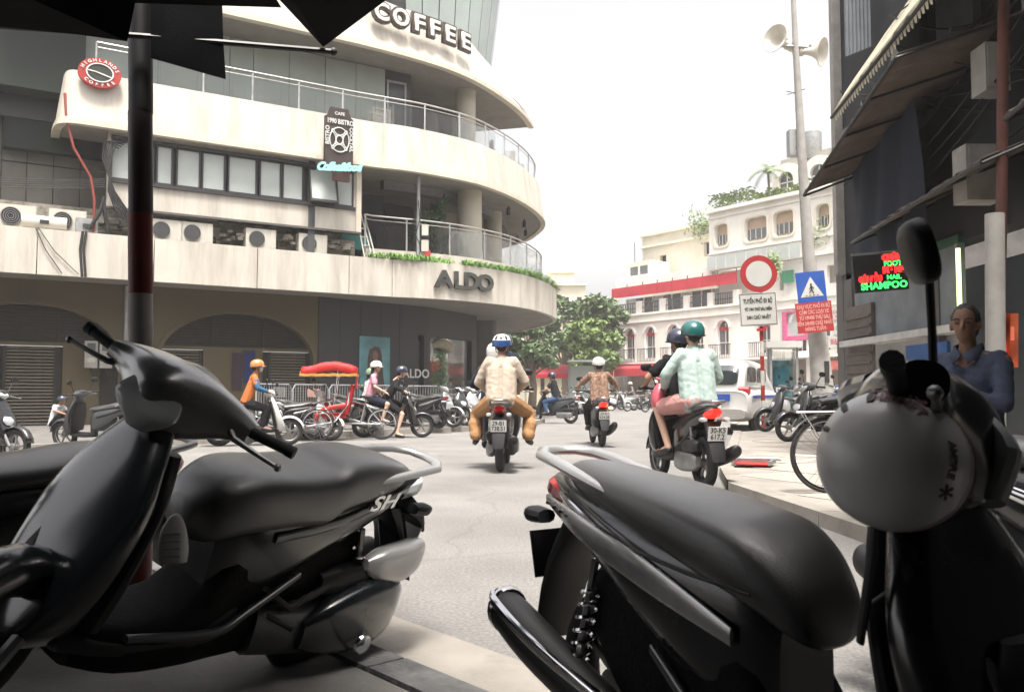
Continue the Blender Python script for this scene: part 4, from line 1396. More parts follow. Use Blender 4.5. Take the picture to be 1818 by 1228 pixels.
MB(cf @ T(sc(1415, 3), 16.6, -5) @ RX(-90)).lathe([(.55, -1.0), (.6, -.9), (.6, .7), (.3, .95), (0, 1.0)], 18).build('tank', m_galv, wt)
MB(cf).box((sc(1415, 3), 15.6, -5), (1.0, .3, 1)).build('stand', m_galv, wt, smooth=False)
# palm on the roof
def palm(x, z, d, sz, label):
    t = thing('palm_tree', label, 'tree')
    c = cf @ Vector((x, z, -d))
    MB().tube([c, c + Vector((.1, 0, sz * .5)), c + Vector((.05, 0, sz))], [.1, .08, .06], 7).build('trunk', m_bark, t)
    top = c + Vector((.05, 0, sz))
    b = MB()
    for k in range(11):
        a = 2 * PI * k / 11 + rnd.uniform(-.2, .2)
        dr_ = Vector((math.cos(a), math.sin(a), 0))
        up_ = rnd.uniform(.5, 1.1)
        pts = [top + dr_ * r + Vector((0, 0, up_ * r - .75 * r * r)) for r in (0, .3, .6, .9, 1.15, 1.35)]
        for p, q in zip(pts[:-1], pts[1:]):
            for s_ in (-1, 1):
                for j in range(3):
                    c_ = p.lerp(q, j / 3)
                    e = dr_.cross(Vector((0, 0, 1))) * s_ * .28 + (q - p).normalized() * .15 - Vector((0, 0, .12))
                    b.add([c_, c_ + (q - p) * .22, c_ + e], [(0, 1, 2)])
    b.build('fronds', m_tree2, t, smooth=False)


palm(sc(1368, 3), 13.0, 3, 1.9, 'small palm on the roof left of the mansard storey')
# terrace bushes
def bush(c, r, n, m, label, name='shrub', ln=.14, par=None):
    b = MB()
    for k in range(n):
        p = Vector((rnd.gauss(0, .5), rnd.gauss(0, .5), rnd.gauss(0, .5)))
        p = Vector(c) + Vector((p.x * r[0], p.y * r[1], p.z * r[2]))
        d = Vector((rnd.gauss(0, 1), rnd.gauss(0, 1), rnd.gauss(0, 1) + .3)).normalized() * ln
        e = d.orthogonal().normalized() * ln * .42
        b.add([p - d, p + e, p + d, p - e], [(0, 1, 2, 3)])
    return tag(b.build(name, m, par, smooth=False), label, 'shrub')


for px, py, D, r, lb in ((1418, 442, 49.5, (1.0, .5, .5), 'round green shrub on the terrace just left of the loudspeaker post'), (1465, 418, 47, (.9, .5, .8), 'shrub on the terrace right of the loudspeaker post, above the white wall'), (1505, 400, 45.5, (.6, .5, 1.2), 'tall shrub at the right end of the white block, against the shaded shophouse'), (1243, 396, 58, (.9, .6, 1.0), 'pale sparse shrub on the ivory roof left of the tall block'), (1374, 470, 48, (.35, .3, .6), 'small dark shrub behind the round no-entry sign')):
    bush(at(px, py, D), r, 340, m_tree2, lb)

# signboards on the right part of the white block
def cafe_sign(x0, x1, y0, y1, colr, label, lines=(), lc=None, d=-.12, name='wall_sign'):
    a, b_ = sc(x0, d), sc(x1, d)
    zt_, zb_ = zc((x0 + x1) / 2, y0, d), zc((x0 + x1) / 2, y1, d)
    t = thing(name, label, 'sign')
    MB(cf).box(((a + b_) / 2, (zt_ + zb_) / 2, -d), (b_ - a, zt_ - zb_, .1)).build('board', colr, t, smooth=False)
    for i, s in enumerate(lines):
        h = (zt_ - zb_) / (len(lines) + .3)
        text(s, h * .85, cf @ T((a + b_) / 2, zt_ - h * (i + .65), -d + .055), lc or m_awnred, t, .005, .004, xs=min(1.4, (b_ - a) / (len(s) * h * .6 + .01)))
    return t


m_pink = mat('pink_paint', (.55, .10, .22), .6)
m_greensign = mat('green_sign', (.05, .22, .12), .5)
cafe_sign(1392, 1412, 480, 502, m_greensign, 'small green sign curling out left of the blue crossing sign')
cafe_sign(1480, 1524, 548, 566, m_signwhite, 'white signboard with dark red lettering on the white block, upper of the two', ['COLLAGEN', 'CENTER'])
cafe_sign(1482, 1524, 572, 592, m_signwhite, 'white signboard with dark green lettering on the white block, lower of the two', ['COFFEE'], m_greensign)
cafe_sign(1472, 1516, 596, 616, m_signwhite, 'white signboard with a red dot and faint lettering', ['BEAUTY SPA'], m_awnred)
cafe_sign(1526, 1556, 626, 648, m_awnred, 'plain bright red board below the balcony of the white block', d=-.7)
cafe_sign(1470, 1522, 640, 656, mat('floral_red', (.45, .12, .10), .6, var=.5, scale=3), 'red patterned fascia board over the shops', d=-.6)
pkf = thing('pink_shop_window', 'tall pink framed window beside the red notice board', 'window')
a, b_ = sc(1393), sc(1440)
curve_mesh('frame', [[(a, zc(1416, 604)), (b_, zc(1416, 604)), (b_, zc(1416, 552)), (a, zc(1416, 552))], [(a + .3, zc(1416, 604) + .25), (b_ - .25, zc(1416, 604) + .25), (b_ - .25, zc(1416, 552) - .1), (a + .3, zc(1416, 552) - .1)]], .15, cf @ T(0, 0, .17), m_pink, pkf)
MB(cf).box(((a + b_) / 2, (zc(1416, 604) + zc(1416, 552)) / 2, .03), (b_ - a - .2, 1.4, .02)).build('pane', m_frost, pkf, smooth=False)
xr = sc(1555)
t_ = MB(cf).box((xr - .6, 3.62, .3), (3.0, .06, .06)).box((xr - .6, 2.95, .3), (3.0, .06, .06)).build('balustrade', m_rail, K, smooth=False)
q = MB(cf)
for k in range(17):
    q.box((xr - 2.0 + k * .17, 3.3, .3), (.03, .62, .03))
q.build('bars', m_rail, t_, smooth=False)
for px, lb in ((1600, 'a'), ):
    pass
lantern = thing('wall_lantern', 'small dark wall lamp above the arched window on the white block', 'lamp')
MB(cf @ T(sc(1540), zc(1540, 530), .2)).ball((0, 0, 0), .16, 8, 6).tube([(0, 0, 0), (0, .2, -.2)], .03, 5).build('lantern', m_rail, lantern)

# ================================================================== FAR BUILDINGS AND TREES
def far_block(name, label, px0, px1, ytop, D, m, floors=4, cols=5, z_lo=0):
    t = thing(name, label, 'building')
    a, b_ = at(px0, ytop, D), at(px1, ytop, D)
    zt_ = a.z
    fm_ = basis((a.x, D, 0), (1, 0, 0))
    W_ = b_.x - a.x
    hs_ = []
    fh = (zt_ - .8) / floors
    for i in range(floors):
        for j in range(cols):
            x0 = W_ * (j + .3) / cols
            hs_.append([(x0, fh * i + fh * .3), (x0 + W_ * .4 / cols, fh * i + fh * .3), (x0 + W_ * .4 / cols, fh * i + fh * .85), (x0, fh * i + fh * .85)])
    curve_mesh('wall', [[(0, 0), (W_, 0), (W_, zt_), (0, zt_)]] + hs_, .3, fm_, m, t)
    for h_ in hs_:
        MB(fm_).box(((h_[0][0] + h_[1][0]) / 2, (h_[0][1] + h_[2][1]) / 2, -.33), (h_[1][0] - h_[0][0] + .1, h_[2][1] - h_[0][1] + .1, .04)).build('window', m_farglass, t, smooth=False)
    for z in [zt_] + [fh * i for i in range(1, floors)]:
        MB(fm_).box((W_ / 2, z, .15), (W_ + .3, .22, .5)).build('cornice', m, t, smooth=False)
    MB(fm_).box((W_ / 2, zt_ / 2, -4.4), (W_, zt_ - .1, 8)).build('core', m, t, smooth=False)
    return t, fm_, W_, zt_


t1_, fm_, W_, zt_ = far_block('pale_building', 'pale ornate building rising behind the street trees', 925, 1040, 505, 82, m_cafe2, 4, 5)
MB(fm_).box((W_ * .65, zt_ + .6, -2), (W_ * .35, 1.2, 3)).box((W_ * .62, zt_ + 1.3, -2), (W_ * .42, .2, 3.4)).build('roof_lantern', m_cafe2, t1_, smooth=False)
far_block('cream_building', 'plain cream building between the trees and the white corner block', 1030, 1096, 530, 92, m_cafe2, 4, 3)
far_block('yellow_building', 'low yellowish house seen under the trees', 935, 1010, 590, 72, mat('pale_yellow_stucco', (.5, .44, .3), .8, var=.06), 2, 4)


def tree(px, pyb, D, h, r, n, m, label, clumps=16, pyc=None):
    base = at(px, 700, D)
    base.z = 0
    t = thing('street_tree', label, 'tree', base)
    MB().tube([(0, 0, 0), (.1, .05, h * .25), (-.05, 0, h * .5), (0, 0, h * .8)], [.28, .22, .16, .06], 9).build('trunk', m_bark, t)
    lb = MB()
    cl = []
    for k in range(clumps):
        a = rnd.uniform(0, 2 * PI)
        q = rnd.random() ** .6
        z = h * (.42 + .55 * rnd.random())
        rr_ = r * q * math.sqrt(max(.1, 1 - ((z / h - .62) / .5) ** 2))
        c = Vector((rr_ * math.cos(a), rr_ * math.sin(a), z))
        cl.append((c, r * rnd.uniform(.22, .4)))
        lb.tube([(0, 0, h * .35), c * .5 + Vector((0, 0, h * .18)), c], [.09, .05, .02], 5)
    lb.build('limb', m_bark, t)
    b = MB()
    for c, cr_ in cl:
        for j in range(n // clumps):
            p = Vector((rnd.gauss(0, 1), rnd.gauss(0, 1), rnd.gauss(0, 1))).normalized() * cr_ * rnd.random() ** .4
            p.z *= .7
            p += c
            d = Vector((rnd.gauss(0, 1), rnd.gauss(0, 1), rnd.gauss(0, .6))).normalized() * rnd.uniform(.16, .30)
            e = d.orthogonal().normalized() * .11
            e.rotate(Matrix.Rotation(rnd.uniform(0, PI), 3, d.normalized()))
            b.add([p - d, p + e, p + d, p - e], [(0, 1, 2, 3)])
    b.build('crown', m, t, smooth=False)
    return t


tree(1036, 0, 58, 7.6, 2.7, 6000, m_tree, 'large dark green street tree left of the white corner block', 26)
tree(1058, 0, 52, 5.4, 1.7, 3800, m_tree2, 'lighter green rounded tree in front of the large one beside the white block', 20)
tree(944, 0, 50, 5.6, 1.6, 3600, m_tree, 'dark tree seen under the corner building overhang', 18)
tree(905, 0, 56, 6.0, 2.4, 2800, m_tree, 'dark tree furthest left, half hidden by the grey pillar', 16)
tree(1002, 0, 66, 8.2, 2.4, 3800, m_tree, 'tall dark tree furthest back between the two rows of buildings', 20)

# bus shelter, far stalls
bs = thing('glass_shelter', 'small glass shelter with thin steel roof in front of the street trees', 'shelter')
p0, p1 = at(1008, 640, 44), at(1075, 640, 44)
MB().box(((p0.x + p1.x) / 2, 44, 2.62), (p1.x - p0.x, 1.4, .08)).build('roof', m_galv, bs, smooth=False)
for x in (p0.x + .1, p1.x - .1):
    MB().box((x, 44.5, 1.3), (.08, .08, 2.6)).build('post', m_galv, bs, smooth=False)
MB().box(((p0.x + p1.x) / 2, 44.6, 1.4), (p1.x - p0.x - .3, .02, 2.0)).build('glass_panel', m_frost, bs, smooth=False)
rc = thing('small_red_canopy', 'small faded red canopy under the far trees', 'awning')
c = at(985, 655, 60)
MB().add([(c.x - 1.6, 60, 3.0), (c.x + 1.8, 60, 3.0), (c.x + 2.1, 58.6, 2.3), (c.x - 1.9, 58.6, 2.3), (c.x - 1.9, 58.6, 2.0), (c.x + 2.1, 58.6, 2.0)], [(0, 1, 2, 3), (3, 2, 5, 4)]).build('cloth', m_awnred, rc, smooth=False)
for s_ in (-1.6, 1.8):
    MB().tube([(c.x + s_, 58.7, 2.3), (c.x + s_, 58.7, 0)], .04, 6).build('post', m_rail, rc)

# ================================================================== STREET FURNITURE
LPD = 24.0
lp = thing('loudspeaker_post', 'tall leaning grey concrete post carrying two loudspeakers', 'post')
b0 = at(1466, 740, LPD)
b0.z = 0
pts = [b0, at(1452, 600, LPD), at(1436, 460, LPD), at(1425, 300, LPD), at(1413, 90, LPD), at(1407, -30, LPD)]
MB().tube(pts, [.34, .26, .17, .13, .085, .06], 14).build('pole', m_polegrey, lp)
MB().tube([at(1398, 168, LPD), at(1429, 158, LPD)], .018, 6).tube([at(1396, 162, LPD), at(1420, 168, LPD)], .014, 6).build('step_iron', m_rail, lp)
MB().tube([at(1385, 82, LPD), at(1440, 84, LPD)], .04, 8).build('crossarm', m_galv, lp)
MB().box(at(1409, 255, LPD + .2), (.32, .3, .75)).build('control_box', m_galv, lp, smooth=False)
MB().box(at(1468, 660, LPD - .3), (.12, .06, .6)).build('small_plate', m_frame, lp, smooth=False)
for i, (px, py, ax, ay, lb) in enumerate(((1378, 77, -1, .1, 'cream horn loudspeaker facing left near the top of the leaning post'), (1448, 92, 1, -.25, 'cream horn loudspeaker facing right near the top of the leaning post'))):
    q = thing('loudspeaker', lb, 'loudspeaker')
    p = at(px + (14 if i == 0 else -14), py, LPD)
    dv = Vector((ax * .8, -.62, ay)).normalized()
    M = Matrix.Translation(p) @ dv.to_track_quat('Z', 'Y').to_matrix().to_4x4() @ Matrix.Scale(1.2, 4)
    mh = mat('horn_cream', (.55, .52, .45), .6, var=.08)
    MB(M).lathe([(.07, -.12), (.08, 0), (.12, .14), (.21, .27), (.33, .35), (.345, .36), (.33, .37), (.20, .29), (.10, .15), (.05, .1), (0, .1)], 24).build('horn', mh, q)
    MB(M).lathe([(0, -.36), (.10, -.34), (.11, -.12), (.07, -.1)], 16).build('driver', mh, q)
    MB(M).tube([(0, .1, -.2), (0, .16, .05), (0, .1, .1)], .018, 6).build('bracket', m_galv, q)

# signs on the post
def board_basis(px, py, D, tilt, yaw=0):
    return basis(at(px, py, D), (math.cos(R(yaw)), math.sin(R(yaw)), 0)) @ RZ(tilt)


pp_ = F / 23.5
bs_ = thing('crossing_sign', 'tilted square blue pedestrian crossing sign strapped to the leaning post', 'road sign')
M = board_basis(1440, 510, 23.55, 5, -8)
MB(M).box((0, 0, 0), (50 / pp_, 56 / pp_, .03)).build('board', m_signblue, bs_, smooth=False)
hw = 20 / pp_
curve_mesh('triangle', [[(-hw, -hw * .85), (hw, -hw * .85), (0, hw * .95)]], .006, M @ T(0, 0, .022), m_signwhite, bs_)
wk = MB(M @ T(0, -.02, .026))
wk.tube([(0, .07, 0), (0, -.04, 0)], .022, 6).tube([(0, -.03, 0), (.05, -.15, 0)], .014, 6).tube([(0, -.03, 0), (-.06, -.14, 0)], .014, 6).tube([(0, .05, 0), (.07, -.02, 0)], .011, 6).tube([(0, .05, 0), (-.06, -.03, 0)], .011, 6)
wk.ball((0, .105, 0), .025, 8, 6)
wk.build('walking_figure', m_ink, bs_)
for k in range(4):
    MB(M).box((-.15 + k * .1, -.225, .03), (.05, .02, .004)).build('zebra_bar', m_ink, bs_, smooth=False)
rn = thing('red_notice', 'tilted square red notice with rows of pale lettering below the blue sign', 'sign')
M = board_basis(1446, 563, 23.5, 5, -8)
MB(M).box((0, 0, 0), (62 / pp_, 54 / pp_, .03)).build('board', m_signred, rn, smooth=False)
m_faded = mat('faded_lettering', (.55, .28, .24), .6)
for k, s in enumerate(['KHU VỰC PHỐ ĐI BỘ', 'CẤM CÁC LOẠI XE', 'TỪ 19H00 THỨ SÁU', 'ĐẾN 24H00 CHỦ NHẬT', 'HÀNG TUẦN']):
    text(s, .15, M @ T(0, .30 - k * .155, .018), m_faded, rn, .003, .004, xs=.62)
# small round red thing and box on shophouse edge
ne = thing('no_entry_sign', 'round red-rimmed no-entry road sign with blank pale centre on a red and white pole', 'road sign')
ND = 20.0
npp = F / ND
nb = at(1356, 770, ND)
nb.z = .1
ntop = at(1349, 450, ND + .04)
for i in range(12):
    a_, b_ = nb.lerp(ntop, i / 12), nb.lerp(ntop, (i + 1) / 12)
    MB().tube([a_, b_], .048, 12).build('pole_band', m_polered if i % 2 == 0 else m_polewhite, ne)
M = board_basis(1347, 486, ND - .08, 2, 0)
MB(M).lathe([(0, .0), (33 / npp, 0), (33 / npp, -.02), (0, -.02)], 40).build('rim_disc', m_signred, ne)
MB(M).lathe([(0, .006), (23 / npp, .006), (23 / npp, .001)], 40).build('centre_disc', m_signwhite, ne)
M = board_basis(1346, 549, ND - .08, 3, 0)
MB(M).box((0, 0, 0), (66 / npp, 58 / npp, .03)).build('info_panel', m_signwhite, ne, smooth=False)
curve_mesh('panel_border', [rrect(-32 / npp, -28 / npp, 32 / npp, 28 / npp, .02), rrect(-31 / npp, -27 / npp, 31 / npp, 27 / npp, .02)], .003, M @ T(0, 0, .0185), m_ink, ne)
for k, (s, sz, xs_2) in enumerate((('TUYẾN PHỐ ĐI BỘ', .145, .56), ('TỪ 19H THỨ SÁU ĐẾN', .095, .66), ('24H CHỦ NHẬT', .115, .68))):
    text(s, sz, M @ T(0, .19 - k * .19, .018), m_ink, ne, .003, .004, xs=xs_2)
MB(board_basis(1352, 585, ND - .05, 3)).box((0, 0, 0), (.22, .06, .05)).build('bracket', m_red, ne, smooth=False)

# phone kiosk
kd = 27.0
kk = thing('glass_kiosk', 'small glass phone kiosk with pale roof beside the leaning post', 'kiosk')
ka, kb = at(1368, 690, kd), at(1412, 690, kd)
kw = kb.x - ka.x
kM = Matrix.Translation(((ka.x + kb.x) / 2, kd, .08)) @ RZ(-12)
for x in (-kw / 2, kw / 2):
    for y in (-.45, .45):
        MB(kM).box((x, y, 1.15), (.07, .07, 2.3)).build('post', m_galv, kk, smooth=False)
MB(kM).box((0, 0, 2.4), (kw + .3, 1.3, .2)).build('roof', m_signwhite, kk, smooth=False)
for (c, s) in (((0, -.47, 1.3), (kw - .1, .01, 1.8)), ((-kw / 2, 0, 1.3), (.01, .8, 1.8)), ((kw / 2, 0, 1.3), (.01, .8, 1.8))):
    MB(kM).box(c, s).build('glass_panel', m_glass, kk, smooth=False)
MB(kM).box((0, .3, 1.3), (.4, .2, .7)).build('phone_unit', mat('kiosk_blue', (.03, .2, .28), .5), kk, smooth=False)
MB(kM).box((0, .46, 1.0), (kw - .1, .03, 1.9)).build('back_panel', mat('kiosk_poster', (.10, .22, .24), .6, var=.8, scale=5), kk, smooth=False)

# crowd barriers
m_bar = mat('barrier_steel', (.33, .34, .35), .45, .5, var=.15)
bars_px = [(455, 19.6), (520, 20.6), (585, 21.7), (650, 22.8), (722, 24.2), (790, 25.4)]
ends = [at(p, 700, d) for p, d in bars_px]
names = ['leftmost', 'second from left', 'third from left', 'third from right', 'rightmost']
proto = None
for i in range(5):
    a_, b_ = ends[i], ends[i + 1]
    d = Vector((b_.x - a_.x, b_.y - a_.y, 0))
    L_ = d.length - .06
    t = thing('crowd_barrier', names[i] + ' grey steel crowd barrier on the pavement behind the parked scooters', 'barrier', (a_.x, a_.y, .12), math.atan2(d.y, d.x), 'crowd barriers in front of the corner building')
    MB().tube([(0, 0, .12), (0, 0, .95), (.08, 0, 1.05), (L_ - .08, 0, 1.05), (L_, 0, .95), (L_, 0, .12), (0.01, 0, .12)], .02, 8).build('frame', m_bar, t)
    bb = MB()
    for k in range(1, 14):
        MB().tube([(L_ * k / 14, 0, .13), (L_ * k / 14, 0, 1.04)], .009, 6).build('bar', m_bar, t)
    for x in (.15, L_ - .15):
        MB().tube([(x, -.3, .0), (x, -.28, .05), (x, 0, .12), (x, .28, .05), (x, .3, 0)], .016, 6).build('foot', m_bar, t)
    if i in (1, 3):
        MB().box((L_ * .55, -.03, .85), (.42, .01, .2)).build('plate', mat('pinkish_notice', (.5, .3, .26), .6), t, smooth=False)

# ================================================================== SHADED SHOPHOUSE ON THE RIGHT
H = thing('shaded_shophouse', 'dark shaded shophouse with tattered awnings along the right side', 'building')
m_sh = mat('grimy_wall', (.13, .125, .12), .85, var=.2, scale=2, bump=.3, dirt_or_glare=(.05, .045, .04), dirt_or_glare_amt=.8, dirt_or_glare_scale=1.5)
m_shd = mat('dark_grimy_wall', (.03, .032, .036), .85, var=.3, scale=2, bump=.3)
XW = 5.75
def wbox(c, s, m, name='block', par=None, **k):
    return MB().box(c, s).build(name, m, par or H, smooth=False, **k)


# facade is the plane x = XW from y = 14.6 towards the camera, openings at street level
wM = basis((XW, 14.6, 0), (0, -1, 0))     # X toward camera, Z toward the street (-x)
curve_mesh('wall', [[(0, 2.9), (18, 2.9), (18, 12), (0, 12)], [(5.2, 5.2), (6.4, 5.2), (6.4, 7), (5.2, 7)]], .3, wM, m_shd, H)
wbox((XW + .15, 14.55, 1.5), (.3, .35, 3.0), m_sh, 'corner_pier')
wbox((XW - .08, 14.66, 6.8), (.14, .16, 7.6), m_polegrey, 'corner_downpipe')
wbox((XW + 5, 14.9, 6), (10, .3, 12), m_sh, 'end_wall')
wbox((XW + .15, 11.6, 1.5), (.3, .3, 2.9), m_sh, 'pier')
wbox((XW + .15, 9.2, 1.5), (.3, .4, 2.9), m_sh, 'pier')
wbox((XW + .15, 6.2, 1.5), (.3, .4, 2.9), m_sh, 'pier')
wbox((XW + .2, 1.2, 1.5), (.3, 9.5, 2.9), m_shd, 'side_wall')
wbox((XW + 1.6, 10.2, 1.5), (.1, 9, 2.9), mat('shop_glass_wall', (.07, .085, .10), .4, var=.4, scale=1.2), 'shop_back')
# display window level: mezzanine glazing and ledge
m_curt = mat('grey_curtain', (.20, .22, .24), .7, var=.2, scale=3)
wbox((XW + .05, 12.6, 2.35), (.06, 3.4, 1.1), m_curt, 'shop_blind')
wbox((XW - .05, 12.6, 1.78), (.30, 3.7, .10), mat('pale_ledge', (.5, .5, .48), .6), 'window_ledge')
wbox((XW - .0, 12.5, 2.93), (.12, 3.4, .10), mat('green_trim', (.03, .10, .06), .5), 'window_head')
tl = thing('tube_light', 'vertical yellow-green tube light in the shop window behind the black mirror', 'lamp')
ty = 1515 * 5.6 / (1707 - 909)
MB().tube([(5.6, ty, 1.78 + .02), (5.6, ty, 2.78)], .03, 8).build('tube', mat('lime_tube', (.5, .6, .2), .4, var=0, emit=(.75, 1, .35), estr=.9), tl)
MB().box((5.6, ty, 2.80), (.06, .06, .06)).box((5.6, ty, 1.80), (.06, .06, .04)).build('socket', m_galv, tl, smooth=False)
mb_ = thing('blue_menu_board', 'blue menu board with red lettering standing in the shaded shopfront', 'sign')
MB().box((XW - .1, 11.6, 1.32), (.05, 1.15, .62)).build('board', mat('menu_blue', (.02, .08, .24), .5, var=.2), mb_, smooth=False)
mM = basis((XW - .13, 11.6, 1.32), (0, -1, 0))
text('MASSAGE', .15, mM @ T(0, -.02, 0), mat('menu_red', (.45, .05, .04), .5), mb_, .003, .002)
for k in range(3):
    MB(mM).box((0, -.13 - k * .06, 0), (.9, .02, .004)).build('printed_line', mat('menu_pale', (.3, .4, .5), .5), mb_, smooth=False)
# grey shutter left of the shop
wbox((XW - .02, 14.0, 1.55), (.06, 1.0, 1.7), mat('brownish_shutter', (.14, .12, .11), .7, var=.2), 'shutter')
for k in range(10):
    wbox((XW - .07, 14.0, .85 + k * .15), (.03, 1.0, .03), MATS['brownish_shutter'], 'shutter_rib')

# LED sign
ls = thing('led_sign', 'black LED sign with red and green glowing words projecting from the shophouse', 'sign')
LM = basis(at(1563, 484, 11.4), (1, -.12, 0)) @ RZ(4)
lw = 92 / (F / 11.4)
lh = 66 / (F / 11.4)
MB(LM).box((0, 0, -.03), (lw, lh, .08)).build('casing', m_black, ls, smooth=False)
m_ledr = mat('red_led', (.3, 0, 0), .5, var=0, emit=(1, .02, .02), estr=1.2)
m_ledg = mat('green_led', (0, .3, .05), .5, var=0, emit=(.05, 1, .15), estr=.8)
text('SHAMPOO', .125, LM @ T(.03, -lh * .36, .012), m_ledg, ls, .003, .005, xs=1.0)
text('GỘI ĐẦU', .10, LM @ T(-lw * .2, -lh * .16, .012), m_ledr, ls, .003, .010, xs=.72)
text('NAIL', .085, LM @ T(lw * .24, -lh * .15, .012), m_ledg, ls, .003, .003)
text('MÓNG', .105, LM @ T(lw * .26, lh * .05, .012), m_ledr, ls, .003, .012, xs=.9)
text('FOOT', .085, LM @ T(lw * .24, lh * .22, .012), m_ledg, ls, .003, .003)
text('CHÂN', .10, LM @ T(lw * .24, lh * .39, .012), m_ledr, ls, .003, .012, xs=.9)
MB(LM).box((.1, lh * .55, -.03), (.9, .03, .03)).build('bracket', m_galv, ls, smooth=False)

# awnings
def awning(pts4, m, label, ribs, name='tattered_awning', wave=.02, mr=None):
    """pts4: outer-far, outer-near, wall-near, wall-far; corrugated sheet"""
    t = thing(name, label, 'awning')
    a, b_, c, d = [Vector(p) for p in pts4]
    n, mm = ribs * 4, 6
    vs, fs = [], []
    for i in range(n + 1):
        for j in range(mm + 1):
            u, v = i / n, j / mm
            p = a.lerp(b_, u).lerp(d.lerp(c, u), v)
            p = p + Vector((0, 0, wave * math.sin(u * ribs * 2 * PI) + .03 * noise.noise(p * 2)))
            vs.append(p)
    for i in range(n):
        for j in range(mm):
            q = i * (mm + 1) + j
            fs.append((q, q + 1, q + mm + 2, q + mm + 1))
    o = MB().add(vs, fs).build('awning_sheet', m, t)
    sm_ = o.modifiers.new('thick', 'SOLIDIFY')
    sm_.thickness = .012
    for k in range(ribs // 3 + 1):
        u = k / (ribs // 3)
        p, q = a.lerp(b_, u), d.lerp(c, u)
        MB().tube([p - Vector((0, 0, .05)), q - Vector((0, 0, .05))], .02, 6).build('rafter', m_frame, t)
    MB().tube([a - Vector((0, 0, .04)), b_ - Vector((0, 0, .04))], .025, 6).build('edge_bar', m_frame, t)
    return t


m_awl = mat('awning_canvas', (.50, .46, .35), .9, var=.15, scale=3, bump=.3, dirt_or_glare=(.07, .06, .05), dirt_or_glare_amt=.8, dirt_or_glare_scale=2)
m_awb = mat('awning_brown', (.14, .11, .09), .8, var=.2, scale=4, dirt_or_glare=(.02, .02, .02), dirt_or_glare_amt=.6)
awning([(4.72, 12.4, 5.06), (4.35, 7.6, 5.3), (XW - .02, 7.2, 7.3), (XW - .02, 12.6, 6.5)], m_awl, 'grey-beige canvas awning high on the shaded shophouse, uppermost', 12, wave=.03)
sk = MB()
for k in range(46):
    y = 12.4 - k * .105
    x = 4.72 - (12.4 - y) / 4.8 * .37
    z = 5.06 + (12.4 - y) / 4.8 * .24
    sk.add([(x, y, z), (x, y - .105, z + .005), (x + .02, y - .08, z - .13 - rnd.uniform(0, .05)), (x + .02, y - .03, z - .13)], [(0, 1, 2, 3)])
tag(sk.build('awning_valance', m_awl, None, smooth=False), 'scalloped ragged valance hanging along the uppermost awning edge', 'valance')
awning([(4.50, 13.0, 4.04), (4.42, 9.6, 4.85), (XW - .02, 9.2, 5.2), (XW - .02, 13.4, 4.55)], m_awb, 'brown corrugated awning pointing out over the LED sign', 14, wave=.025)
awning([(4.9, 12.2, 3.15), (4.8, 8.6, 3.35), (XW - .02, 8.4, 3.75), (XW - .02, 12.4, 3.5)], m_awb, 'lowest dark brown awning above the shop window', 12, wave=.02)
awning([(4.7, 8.0, 3.6), (4.5, 5.2, 3.9), (XW - .02, 5.0, 4.5), (XW - .02, 8.2, 4.1)], m_awb, 'dark brown awning nearest the camera on the shaded shophouse', 12, wave=.02)
# tangled wires and brackets across the shophouse front
wr_ = MB()
for k in range(14):
    y0, y1 = rnd.uniform(11.5, 14.2), rnd.uniform(5.5, 8.5)
    z0, z1 = rnd.uniform(3.4, 6.5), rnd.uniform(3.2, 6.5)
    x0, x1 = rnd.uniform(5.3, 5.65), rnd.uniform(5.2, 5.6)
    sag = rnd.uniform(.1, .5)
    wr_.tube([(x0 + (x1 - x0) * t / 9, y0 + (y1 - y0) * t / 9, z0 + (z1 - z0) * t / 9 - sag * math.sin(PI * t / 9)) for t in range(10)], rnd.uniform(.008, .02), 5)
tag(wr_.build('tangled_wires', m_rubber), 'tangled black wires slung along the shaded shophouse front', 'wires')
for k in range(5):
    wbox((XW - .25, 12.6 - k * 1.3, 5.3 + .2 * (k % 2)), (.5, .05, .06), m_galv, 'bracket')
    wbox((XW - .06, 12.0 - k * 1.35, 5.9), (.1, .9, 1.0), m_curt if k % 2 else m_farglass, 'upper_window')
awning([(2.3, 5.0, 3.45), (2.5, .8, 3.5), (XW - .02, .6, 4.0), (XW - .02, 5.2, 3.95)], m_awb, 'unseen dark awning added over the pavement beside the camera to shade it', 12, wave=.02)  # added out of view to shade the seated man and near scooters
# navy tarp panel
tp = MB()
n_, mm = 14, 8
a, b_, c, d = Vector((5.25, 13.0, 4.35)), Vector((5.15, 10.7, 4.7)), Vector((5.25, 10.7, 2.95)), Vector((5.3, 13.0, 2.75))
vs = [a.lerp(b_, i / n_).lerp(d.lerp(c, i / n_), j / mm) + Vector((.03 * math.sin(i * 1.3 + j * .5), 0, 0)) for i in range(n_ + 1) for j in range(mm + 1)]
tp.add(vs, [(i * (mm + 1) + j, i * (mm + 1) + j + 1, (i + 1) * (mm + 1) + j + 1, (i + 1) * (mm + 1) + j) for i in range(n_) for j in range(mm)])
tag(tp.build('navy_tarpaulin', mat('navy_tarp', (.012, .018, .035), .8, var=.2)), 'dark navy tarpaulin hanging below the corrugated awning', 'tarpaulin')
